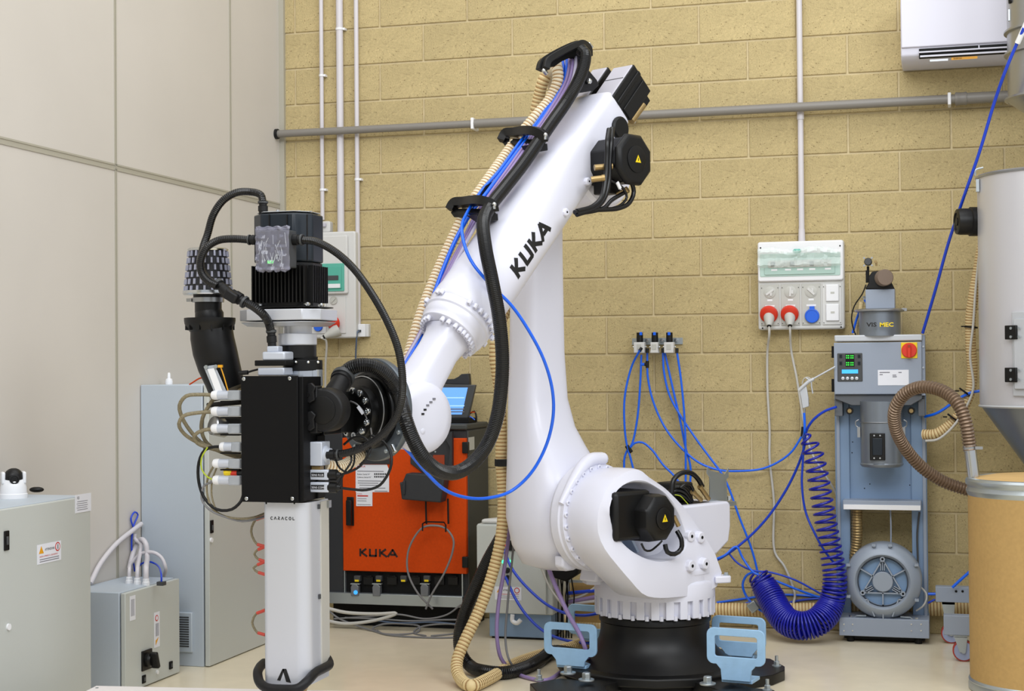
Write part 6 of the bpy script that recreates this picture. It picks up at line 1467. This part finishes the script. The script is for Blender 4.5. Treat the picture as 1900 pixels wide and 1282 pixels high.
# canisters
def can(px0, px1, y0, y1, nm, mt_, dy=.03, par=mc, seg=40, r2=None):
    a, b = m_(px0, y1, dy), m_(px1, y0, dy); r = (b.x-a.x)/2; return MB().lathe([(r2*r if r2 else r, 0), (r, b.z-a.z)], V(((a.x+b.x)/2, YM+dy, a.z)), Z3, seg).build(nm, mt_, par, smooth=40), V(((a.x+b.x)/2, YM+dy, a.z)), r, b.z
o, P_, r, zt = can(1597, 1674, 744, 860, 'lower_canister', 'steel_blue', -.0)
MB().lathe([(r-.006, -.014), (r, -.008), (r+.004, 0), (r, .006)], P_, Z3, 40).build('canister_base', 'steel_blue', o)
MB().lathe([(r+.002, -.003), (r+.005, 0), (r+.002, .003)], V((P_.x, P_.y, m_(1636, 783, 0).z)), Z3, 40).build('clamp_band', 'steel', o)
for s_ in (-1, 1):
    q = V((P_.x+s_*(r+.006), P_.y-.02, m_(1636, 790, 0).z))
    MB().tube(cr_path([q+V((0, 0, .03)), q+V((s_*.014, 0, .02)), q+V((s_*.012, 0, 0)), q+V((0, 0, -.008))], .005), .003, 6).box(q+V((0, 0, -.03)), (.014, .012, .05)).build('latch', 'steel', o)
wd = mbx(1614, 1642, 804, 854, -.115, -.09, 'sight_plate', 'black', o, .003)
mbx(1619, 1637, 813, 845, -.119, -.114, 'sight_window', 'slate', wd, .003)
for px in (1622, 1633):
    for py in (808, 850): MB().lathe([(.004, 0), (.004, .003)], m_(px, py, -.115), -Y3, 8).build('screw', 'chrome', wd)
for px in (1577, 1691): MB().lathe([(.016, 0), (.018, .004), (.018, .03), (.012, .03), (.010, .02)], m_(px, 762, .04), -Y3, 18).build('pipe_end', 'black', mc); MB().lathe([(.010, 0), (.010, .028)], m_(px, 762, .04), -Y3, 18).build('pipe_core', 'brass', mc)
o, P_, r, zt = can(1594, 1671, 577, 624, 'upper_canister', 'steel_blue')
MB().lathe([(r+.012, -.004), (r+.022, .0), (r+.022, .006), (r+.01, .012)], V((P_.x, P_.y, zt)), Z3, 40).build('canister_rim', 'steel', o)
MB().box(V((P_.x+r+.018, P_.y-.02, zt+.006)), (.024, .014, .014)).build('rim_clamp', 'steel', o)
text('VIS', m_(1608, 606, -.0-.102), X3, Z3, .020, 'print_black', mc, w=1.3, bold=.03); text('MEC', m_(1632, 606, -.0-.102), X3, Z3, .020, 'yellow', mc, w=1.2, bold=.03)
mbx(1606, 1660, 536, 573, -.02, .10, 'valve_block', 'machine', mc, .003)
MB().prism([m_(x, y, -.02) for x, y in ((1605, 536), (1660, 536), (1653, 522), (1648, 512), (1634, 502), (1618, 504), (1611, 514), (1612, 524))], Y3*.1).build('filter_housing', 'black', mc, bevel=.004)
c = m_(1638, 516, -.02); ax = V((.25, -1, .0)).normalized()
MB().lathe([(.040, 0), (.040, .052), (.036, .06), (.0, .061)], c+V((-.0, .0, 0)), ax, 32).build('silencer', 'foam', mc)
c = m_(1611, 486, .0); MB().lathe([(.019, 0), (.019, .02), (.015, .026)], c, -Y3, 18).build('valve_head', 'dark_grey', mc)
for dx, dz in ((-.018, .018), (.018, .018), (-.018, -.018), (.018, -.018)): MB().lathe([(.005, 0), (.005, .024)], c+V((dx, 0, dz)), -Y3, 8).build('valve_screw', 'chrome', mc)
MB().cyl(c+V((-.002, .01, -.02)), c+V((-.002, .01, -.09)), .006, seg=8).box(c+V((-.006, .01, -.07)), (.014, .02, .06)).build('valve_stem', 'black_matt', mc)
MB().box(c+V((.034, 0, .0)), (.014, .012, .012)).cyl(c+V((.038, 0, 0)), c+V((.038, 0, -.02)), .005, seg=8).build('valve_elbow', 'brass', mc)
hose('valve_wire', [m_(1607, 528, .0), m_(1600, 545, .0), m_(1585, 568, .02), (m_(1580, 590, .03)), m_(1584, 612, .05), m_(1588, 622, .05)], .0032, 'rubber', parent=mc)
air([m_(1595, 578, .08), m_(1590, 590, .08), m_(1582, 618, .08)], 'short blue hose behind the upper canister of the machine', .006)
corrugated('ribbed_hose', [m_(1599, 560, .12), m_(1596, 580, .12), m_(1590, 600, .12), m_(1587, 622, .12)], .012, .009, 'beige_hose', 'short yellow ribbed hose behind the upper canister of the machine')
for k in range(3): MB().cyl(m_(1602+2*k, 550-0*k+6*k, .03), m_(1606+2*k, 556+6*k, .03), .006, seg=8).build('brass_fitting', 'zinc' if k != 1 else 'blue', mc)
# beige suction hose and cable below the shelf
corrugated('ribbed_hose', [m_(1590, 946, .08), m_(1590, 970, .08), m_(1590, 1000, .09), m_(1586, 1030, .1), m_(1585, 1045, .12)], .027, .014, 'brass', 'clear ribbed hose hanging below the shelf of the machine')
hose('power_cable', [m_(1652, 945, .06), m_(1653, 975, .06), m_(1653, 1015, .06)], .004, 'machine', 'thin grey cable hanging below the shelf of the machine', 'cable')
hose('power_cable', [m_(1706, 950, .08), m_(1702, 990, .08), m_(1703, 1050, .08), m_(1700, 1110, .1)], .005, 'dark_grey', 'dark cable behind the right post of the machine', 'cable')
hose('power_cable', [m_(1709, 1090, .02), m_(1718, 1100, .02), m_(1719, 1112, .02), m_(1712, 1125, .02), m_(1700, 1133, .03)], .0045, 'cable_pale', 'pale cable loop to the right of the round blower', 'cable')
# blower
c = m_(1638, 1079, -.05); kx = (c-CAM).dot(fw)/F_PX
R0 = 70*kx
bl_ = MB().lathe([(R0*.97, .16), (R0, .13), (R0, .03), (R0*.985, .018), (R0*.95, .008), (R0*.90, .0), (R0*.80, -.022), (R0*.72, -.024), (R0*.66, -.012), (R0*.64, .01), (R0*.63, .02), (.0, .02)], c, Y3, 64).build('blower_housing', 'blower', mc, smooth=50)
MB().lathe([(R0*.635, 0), (R0*.635, .003)], c+V((0, .016, 0)), Y3, 48).build('blower_recess', 'blower_in', bl_)
MB().lathe([(R0*.27, 0), (R0*.27, -.028), (R0*.25, -.032), (.0, -.032)], c+V((0, .018, 0)), Y3, 40).build('hub_cap', 'blower', bl_)
mb = MB()
def rbar(p, q, w_=.006, d0=-.012): 
    p, q = V(p), V(q); t_ = (q-p); L_ = t_.length; t_.normalize(); mb.box((p+q)/2+V((0, .0, 0)), (L_, .030, w_), (t_, Y3, t_.cross(Y3)))
def pc_(a, r): return c+V((R0*r*math.cos(math.radians(a)), .005, R0*r*math.sin(math.radians(a))))
for a in (90, 210, 330):
    rbar(pc_(a, .60), pc_(a+120, .60)); rbar(pc_(a+180, .25), pc_(a+180, .66))
    for k in (-.05, 0, .05):
        d_ = V((-math.sin(math.radians(a)), 0, math.cos(math.radians(a))))*R0*k; rbar(pc_(a, .30)+d_, pc_(a, .52)+d_, .004)
rbar(pc_(270, .6), pc_(270, .98))
for x0_, y0_, x1_, y1_ in ((1610, 1112, 1623, 1143), (1667, 1112, 1656, 1143), (1596, 1112, 1610, 1112), (1667, 1112, 1680, 1112)): 
    rbar(m_(x0_, y0_, -.05), m_(x1_, y1_, -.05), .006)
mb.build('cover_rib', 'blower', bl_, smooth=0)
MB().lathe([(R0*.655, -.012), (R0*.655, .012), (R0*.625, .012), (R0*.625, -.012)], c, Y3, 48, cap=False).build('inner_ring', 'blower', bl_)
for a in (90, 210, 330): MB().lathe([(.012, 0), (.012, -.022), (.006, -.022), (.006, -.012)], pc_(a, .60), Y3, 14).build('screw_boss', 'blower', bl_); MB().lathe([(.005, 0), (.005, -.016)], pc_(a, .60), Y3, 10).build('boss_hole', 'black_matt', bl_)
for a in (103, 78, 155, 28, 205, 332): MB().box(pc_(a, .985), (.018, .03, .012)).lathe([(.006, 0), (.006, -.012)], pc_(a, .955)+V((0, .0, 0)), Y3, 6).build('rim_clip', 'blower', bl_)
MB().lathe([(R0*.55, .13), (R0*.55, .2)], c, Y3, 32).build('blower_motor', 'blower', mc)
for s_ in (-1, 1):
    zt0 = m_(1640, 1151, -.05).z
    p_ = [V((c.x+s_*.08, YM-.04, c.z-R0*.93)), V((c.x+s_*.10, YM-.04, zt0+.016)), V((c.x+s_*.125, YM-.04, zt0+.016)), V((c.x+s_*.14, YM-.04, zt0+.003)), V((c.x+s_*.17, YM-.04, zt0+.003))]
    MB().tube(p_, .0045, 4).build('blower_foot', 'zinc', mc); hexbolt(MB(), V((c.x+s_*.155, YM-.04, zt0+.004)), Z3, .008, .014, .013).build('foot_bolt', 'chrome', mc)
# ================================================================ BLUE COIL
def coil(pts, label):
    pw = cr_path([q for q, _, _ in pts], .004)
    L = [0.]
    for i in range(1, len(pw)): L.append(L[-1]+(pw[i]-pw[i-1]).length)
    # parameters by original index -> by arc length
    ks = []; j = 0
    for q, R, p in pts:
        best = min(range(len(pw)), key=lambda i: (pw[i]-q).length); ks.append((L[best], R, p))
    def par(s):
        for i in range(len(ks)-1):
            if s <= ks[i+1][0] or i == len(ks)-2:
                u = min(max((s-ks[i][0])/max(ks[i+1][0]-ks[i][0], 1e-6), 0), 1); return ks[i][1]+(ks[i+1][1]-ks[i][1])*u, ks[i][2]+(ks[i+1][2]-ks[i][2])*u
    out = []; s = 0; ph = 0; i = 0; X = None
    while s < L[-1]:
        while i < len(L)-2 and L[i+1] < s: i += 1
        u = (s-L[i])/max(L[i+1]-L[i], 1e-6); c_ = pw[i].lerp(pw[i+1], u)
        t = (pw[min(i+3, len(pw)-1)]-pw[max(i-3, 0)]).normalized()
        if X is None: X = ortho(t)[0]
        X = (X-t*X.dot(t)).normalized(); Y = t.cross(X)
        R, p = par(s); out.append(c_+X*(R*math.cos(ph))+Y*(R*math.sin(ph)))
        dph = 2*math.pi/14; ph += dph; s += p/14
    o = MB().tube(out, .0062, 6).build('coiled_hose', 'coil', smooth=70); tag(o, label, 'hose'); return o
yc = -.33
def cy(x, y, yy_=yc): return atY(x, y, yy_)
coil([(cy(1494, 806), .012, .05), (cy(1500, 818), .035, .05), (cy(1508, 840), .047, .048), (cy(1516, 875), .049, .046), (cy(1523, 915), .050, .042), (cy(1530, 955), .050, .039), (cy(1538, 1000), .050, .036), (cy(1545, 1040), .052, .030), (cy(1549, 1068), .054, .024), (cy(1548, 1095), .056, .018), (cy(1543, 1118), .058, .015)]
     + [(q, .064, .0132) for q in (atY(1533, 1138, -.36), atY(1514, 1155, -.40), atY(1488, 1161, -.41), atY(1462, 1154, -.38), atY(1444, 1134, -.33), atY(1431, 1110, -.29))] + [(atY(1420, 1090, -.26), .060, .0135), (atY(1412, 1076, -.25), .054, .018), (atY(1404, 1066, -.24), .045, .028)], 'dark blue coiled air hose hanging beside the machine and resting on the floor')
air([cy(1396, 1062, -.22), atY(1385, 1068, -.2), atY(1378, 1085, -.18), atY(1384, 1105, -.18), atY(1405, 1128, -.2), atY(1425, 1140, -.22)], 'blue hose looping round the left end of the coil', .0062)
air([atY(1322, 1040, -.14), atY(1345, 1030, -.14), atY(1366, 1014, -.12), atY(1378, 1035, -.12), atY(1398, 1062, -.14), atY(1412, 1068, -.14), atY(1440, 1078, -.12), atY(1480, 1094, -.10), atY(1520, 1108, -.08), atY(1545, 1114, -.08)], 'blue hose running low along the wall behind the coil', .0058)
air([atY(1352, 1026, -.1), atY(1368, 1044, -.1), atY(1395, 1058, -.1), atY(1430, 1062, -.08), atY(1475, 1076, -.07), atY(1520, 1100, -.06), atY(1550, 1116, -.06)], 'thin blue hose arching low along the wall to the machine', .005, 'blue_deep')
air([atZ(1330, 1118, .06), atZ(1365, 1113, .05), atZ(1400, 1108, .04), atZ(1430, 1104, .03), atZ(1480, 1104, .05), atZ(1530, 1108, .05)], 'blue hose on the floor between the pedestal and the machine', .0058)
air([atZ(1330, 1126, .03), atZ(1360, 1126, .03), atZ(1390, 1118, .04)], 'short blue hose on the floor right of the robot base', .0058)
air([atZ(1445, 1122, .03), atZ(1490, 1113, .04), atZ(1530, 1110, .04)], 'short blue hose on the floor behind the coil', .0058, 'blue_deep')
corrugated('ribbed_hose', [atY(1150, 1132, -.14), atY(1250, 1132, -.14), atY(1330, 1131, -.14), atY(1420, 1131, -.13), atY(1480, 1131, -.12), atY(1560, 1130, -.10), atY(1640, 1130, -.05), atY(1720, 1130, -.05), atY(1810, 1130, -.05)], .034, .016, 'beige_hose', 'long beige ribbed hose lying on the floor along the block wall', wire='groove', wk=.35)
c = atY(1398, 1125, -.2); tag(MB().box(c, (.05, .04, .05), (V((.8, 0, .6)), Y3, V((-.6, 0, .8)))).build('hose_clamp_block', 'zinc', bevel=.006), 'metal clamp on the floor hose left of the coil', 'clamp')
# ================================================================ SILO
YS = -.72
q = atY(1813, 500, YS); rS = .36; cS = V((q.x+rS+.004, YS, 0)); kS = (V((q.x, YS, 1.5))-CAM).dot(fw)/F_PX
zt_, zm_, zb_ = atY(1813, 330, YS).z, atY(1815, 750, YS).z, atY(1895, 862, YS).z
sl = thing('material_silo', 'large brushed metal silo with conical bottom at the right edge', 'silo', V((cS.x, YS, 0)))
MB().lathe([(rS, 0), (rS, zt_-zm_)], V((cS.x, YS, zm_)), Z3, 72).build('shell', 'silo', sl)
MB().lathe([(rS+.006, 0), (rS+.008, .008), (rS, .014)], V((cS.x, YS, zt_-.01)), Z3, 72).build('top_rim', 'steel', sl)
MB().lathe([(rS-.004, 0), (rS-.02, .006), (.12, .03), (.0, .03)], V((cS.x, YS, zt_-.012)), Z3, 64).build('silo_lid', 'silver_paint', sl)
MB().lathe([(rS+.002, -.012), (rS+.007, -.006), (rS+.002, 0)], V((cS.x, YS, zm_)), Z3, 72, cap=False).build('seam_bead', 'silver_paint', sl)
MB().lathe([(.05, zb_-.22-zm_), (.09, zb_-.12-zm_), (rS-.01, -.015), (rS-.004, -.008)], V((cS.x, YS, zm_)), Z3, 72).build('cone', 'steel_blue', sl)
def sp_(px, py, r=rS):
    d = ray(px, py); o = CAM-V((cS.x, YS, 0)); A = d.x**2+d.y**2; Bq = 2*(o.x*d.x+o.y*d.y); Cq = o.x**2+o.y**2-r*r
    t = (-Bq-math.sqrt(max(Bq*Bq-4*A*Cq, 0)))/(2*A); return CAM+d*t
c = sp_(1816, 345); MB().tube(cr_path([c+V((.02, -.01, .08)), c+V((-.012, -.01, .07)), c+V((-.015, -.01, .045))], .01), .004, 6).box(c+V((-.005, -.01, .0)), (.014, .03, .055)).build('lid_latch', 'zinc', sl)
hd = math.radians
def panel_on(px, py0, py1, dw, nm, m_2, th):
    p_ = sp_(px, (py0+py1)/2, rS+.002); n_ = V((p_.x-cS.x, p_.y-YS, 0)).normalized(); t_ = Z3.cross(n_); z0_, z1_ = sp_(px, py1).z, sp_(px, py0).z
    return MB().box(V((p_.x, p_.y, (z0_+z1_)/2))+t_*dw/2, (dw, th, z1_-z0_), (t_, n_, Z3)).build(nm, m_2, sl, bevel=.003), n_, t_
panel_on(1880, 579, 735, .34, 'door_frame', 'silver_paint', .016)
dd_, n_, t_ = panel_on(1886, 592, 722, .30, 'silo_door', 'silver_paint', .04)
for y0_, y1_ in ((604, 630), (682, 709)):
    o, n2, t2 = panel_on(1871, y0_, y1_, .062, 'door_hinge', 'black', .05)
    for px in (1876, 1891):
        for py in (y0_+5, y1_-5):
            p_ = sp_(px, py, rS+.03); MB().lathe([(.006, 0), (.006, .004)], p_-n2*.0, n2, 10).build('hinge_screw', 'zinc', o)
c = atY(1812, 411, YS+.05)
ff = MB().lathe([(.062, -.05), (.066, .0), (.066, .03), (.060, .034), (.060, .075), (.056, .09), (.040, .094), (.038, .088)], c+V((.0, 0, 0)), V((-1, -.28, 0)), 32).build('air_filter', 'black', sl)
MB().lathe([(.018, .084), (.018, .092), (.008, .093)], c+V((.0, 0, 0)), V((-1, -.28, 0)), 18).build('filter_nut', 'rubber', ff)
# receiver above
rc_ = atY(1869, 130, YS); rr = cS.x-rc_.x; V_ = lambda z: V((cS.x, YS, z))
zz = lambda py: atY(1870, py, YS).z
vr = MB().lathe([(.085, zt_+.01-zz(310)), (.085, zz(233)-zz(310)), (.09, zz(231)-zz(310)), (rr+.002, zz(188)-zz(310)), (rr, zz(180)-zz(310)), (rr, 1.3)], V_(zz(310)), Z3, 64).build('receiver', 'steel', sl, smooth=30)
for py in (62, 103, 186): MB().lathe([(rr, -.008), (rr+.014, -.004), (rr+.014, .004), (rr, .008)], V_(zz(py)), Z3, 56, cap=False).build('receiver_rim', 'steel', sl)
q = atY(1876, 32, YS-.2); MB().box(V((rc_.x+.03, YS-.06, zz(34))), (.03, .03, .09)).box(V((rc_.x+.015, YS-.06, zz(34))), (.02, .02, .05)).build('receiver_latch', 'zinc', sl)
MB().box(V((rc_.x+.03, YS-.07, zz(4))), (.05, .05, .05)).build('receiver_knob', 'black', sl, bevel=.01)
for (px, py, h_) in ((1897, 285, .06),): 
    c = V((cS.x-.075, YS-.04, zz(py))); MB().box(c, (.006, .05, h_)).build('data_label', 'paper', sl)
# silo frame and castors
YF = -.62
def f_(px, py, dy=0): return atY(px, py, YF+dy)
a, b = f_(1736, 1117, .36), f_(1800, 1090, .36)
MB().bb(a.x, cS.x+.5, YF+.36, YF+.42, a.z, b.z).build('rear_beam', 'machine', sl, bevel=.003)
for px in (1774, 1786): MB().lathe([(.006, 0), (.006, .001)], f_(px, 1097, .359), -Y3, 8).build('beam_hole', 'black_matt', sl)
a2, b2 = f_(1751, 1178, -.1), f_(1800, 1143, -.1)
MB().bb(a2.x, cS.x+.5, YF-.1, YF-.04, a2.z, b2.z).build('front_beam', 'machine', sl, bevel=.003)
MB().bb(cS.x+.30, cS.x+.36, YF-.1, YF+.16, a2.z, zm_).bb(cS.x+.1, cS.x+.36, YF+.36, YF+.42, a.z, zm_).build('silo_leg', 'machine', sl)
for px, yy_, zz0 in ((1782, YF-.07, a2.z), (1760, YF+.39, a.z), (1860, YF-.07, a2.z)):
    x = atY(px, 1150, yy_).x
    rw = .048
    MB().prism([V((x-.03, yy_-.03, zz0)), V((x+.03, yy_-.03, zz0)), V((x+.022, yy_-.03, rw)), V((x-.005, yy_-.03, rw-.006))], Y3*.006).prism([V((x-.03, yy_+.024, zz0)), V((x+.03, yy_+.024, zz0)), V((x+.022, yy_+.024, rw)), V((x-.005, yy_+.024, rw-.006))], Y3*.006).bb(x-.03, x+.03, yy_-.03, yy_+.03, zz0-.01, zz0).build('castor_fork', 'zinc', sl)
    w_ = MB().cyl((x+.012, yy_-.018, rw), (x+.012, yy_+.018, rw), rw, seg=28).build('castor_wheel', 'caster_red', sl, bevel=.002)
    MB().cyl((x+.012, yy_-.022, rw), (x+.012, yy_+.022, rw), rw*.86, seg=24).build('wheel_core', 'caster_blue', w_)
    MB().cyl((x+.012, yy_-.034, rw), (x+.012, yy_+.034, rw), .01, seg=8).build('axle', 'zinc', sl)
# yellow hose behind the silo, blue hoses
corrugated('ribbed_hose', [atY(1824, 450, -.3), atY(1815, 500, -.3), atY(1807, 545, -.3), atY(1801, 590, -.28), atY(1801, 640, -.27), atY(1804, 690, -.26), atY(1799, 730, -.26), atY(1782, 765, -.26), atY(1760, 790, -.26), atY(1735, 805, -.26), atY(1712, 806, -.24)], .025, .0135, 'beige_hose', 'yellow ribbed hose curving from behind the silo to the back of the machine', wire='groove', wk=.35)
hose('clear_tube', [atY(1817, 470, -.34), atY(1810, 540, -.34), atY(1806, 600, -.34), atY(1800, 660, -.34), atY(1806, 720, -.33), atY(1790, 760, -.31), atY(1765, 795, -.31), atY(1740, 815, -.31), atY(1718, 818, -.28)], .006, 'cable_pale', 'thin white tube tied along the yellow ribbed hose', 'tube')
for px, py in ((1802, 607), (1790, 727), (1768, 775)):
    c = atY(px, py, -.28); tag(MB().lathe([(.031, -.004), (.031, .004)], c, V((.1, 0, 1)) if py < 700 else V((.6, 0, .8)), 18).box(c+V((-.036, 0, .004)), (.02, .006, .006)).build('cable_tie', 'black_matt'), {607: 'black cable tie on the upper part of the yellow ribbed hose', 727: 'black cable tie in the middle of the yellow ribbed hose', 775: 'black cable tie on the lower bend of the yellow ribbed hose'}[py], 'cable tie')
air([atY(1900, 52, -1.0), atY(1885, 85, -.95), atY(1866, 130, -.9), atY(1845, 190, -.8), atY(1818, 280, -.7), atY(1785, 375, -.6), atY(1760, 450, -.5), atY(1735, 540, -.4), atY(1712, 618, -.3)], 'long blue hose slanting from the top right receiver down to the machine', .0072, 'blue_deep')
air([atY(1820, 725, -.3), atY(1800, 729, -.3), atY(1775, 742, -.28), atY(1750, 760, -.26), atY(1735, 768, -.24), atY(1716, 773, -.2)], 'blue hose crossing from behind the silo to the machine', .0068)
air([atY(1722, 1102, -.2), atY(1738, 1102, -.2)], 'stub of blue hose beside the castor frame', .007)
air([atY(1722, 1119, -.2), atY(1735, 1112, -.2)], 'lower stub of blue hose beside the castor frame', .005, 'blue_deep')
air([atY(1767, 1090, -.3), atY(1782, 1076, -.3), atY(1800, 1060, -.3)], 'blue hose rising behind the kraft drum', .007)
MB().cyl(atY(1888, 80, -.96), atY(1905, 42, -1.0), .012, seg=10).build('hose_nozzle', 'plastic_white', sl)
# ================================================================ DRUM
YD = -1.28
q = atY(1795, 1100, YD); rD = .30; cD = V((q.x+rD+.006, YD, 0)); zD = atY(1797, 888, YD).z
dr_ = thing('fibre_drum', 'brown kraft fibre drum with metal rim at the bottom right', 'drum', V((cD.x, YD, 0)))
MB().lathe([(rD, .01), (rD, zD-.01)], V((cD.x, YD, 0)), Z3, 80).build('drum_wall', 'kraft', dr_)
MB().lathe([(rD-.002, 0), (rD+.006, .004), (rD+.007, .02), (rD+.004, .035), (rD+.0065, .04), (rD+.004, .046), (rD, .05)], V((cD.x, YD, 0)), Z3, 80).build('bottom_rim', 'zinc', dr_)
MB().lathe([(rD, -.065), (rD+.003, -.06), (rD+.008, -.045), (rD+.003, -.034), (rD+.002, -.028), (rD+.009, -.018), (rD+.010, -.004), (rD+.004, .006), (rD-.01, .008), (rD-.012, -.006)], V((cD.x, YD, zD)), Z3, 80, cap=False).build('locking_rim', 'zinc', dr_)
MB().lathe([(rD-.008, -.01), (rD-.01, .002), (rD-.09, .016), (.0, .02)], V((cD.x, YD, zD)), Z3, 64).build('drum_lid', 'kraft_top', dr_)
# suction pipe and brown hose
pb0 = atY(1809, 886, YD-.02); pt0 = atY(1800, 835, YD-.02)
sp2 = thing('suction_pipe', 'polished metal suction pipe standing in the kraft drum', 'pipe', pb0)
MB().cyl(pb0-Z3*.05, pt0, .024, seg=24).build('pipe_tube', 'chrome', sp2)
MB().lathe([(.027, 0), (.027, .022)], pt0-Z3*.002, (pt0-pb0), 24).box(pt0+V((.035, -.02, .01)), (.03, .008, .012)).build('hose_clip', 'steel', sp2)
corrugated('suction_hose', [pt0+(pt0-pb0).normalized()*.0, atY(1797, 812, YD-.02), atY(1792, 785, YD-.02), atY(1778, 750, YD+.0), atY(1750, 726, YD+.05), atY(1712, 718, YD+.1), atY(1680, 730, YD+.15), atY(1661, 758, YD+.2), atY(1662, 795, YD+.28), atY(1680, 832, YD+.36), atY(1712, 868, YD+.42), atY(1750, 893, YD+.46), atY(1785, 906, YD+.48), atY(1820, 915, YD+.48)], .0285, .0140, 'brown_hose', 'thick brown ribbed suction hose curling from the drum in front of the machine', depth=.2)
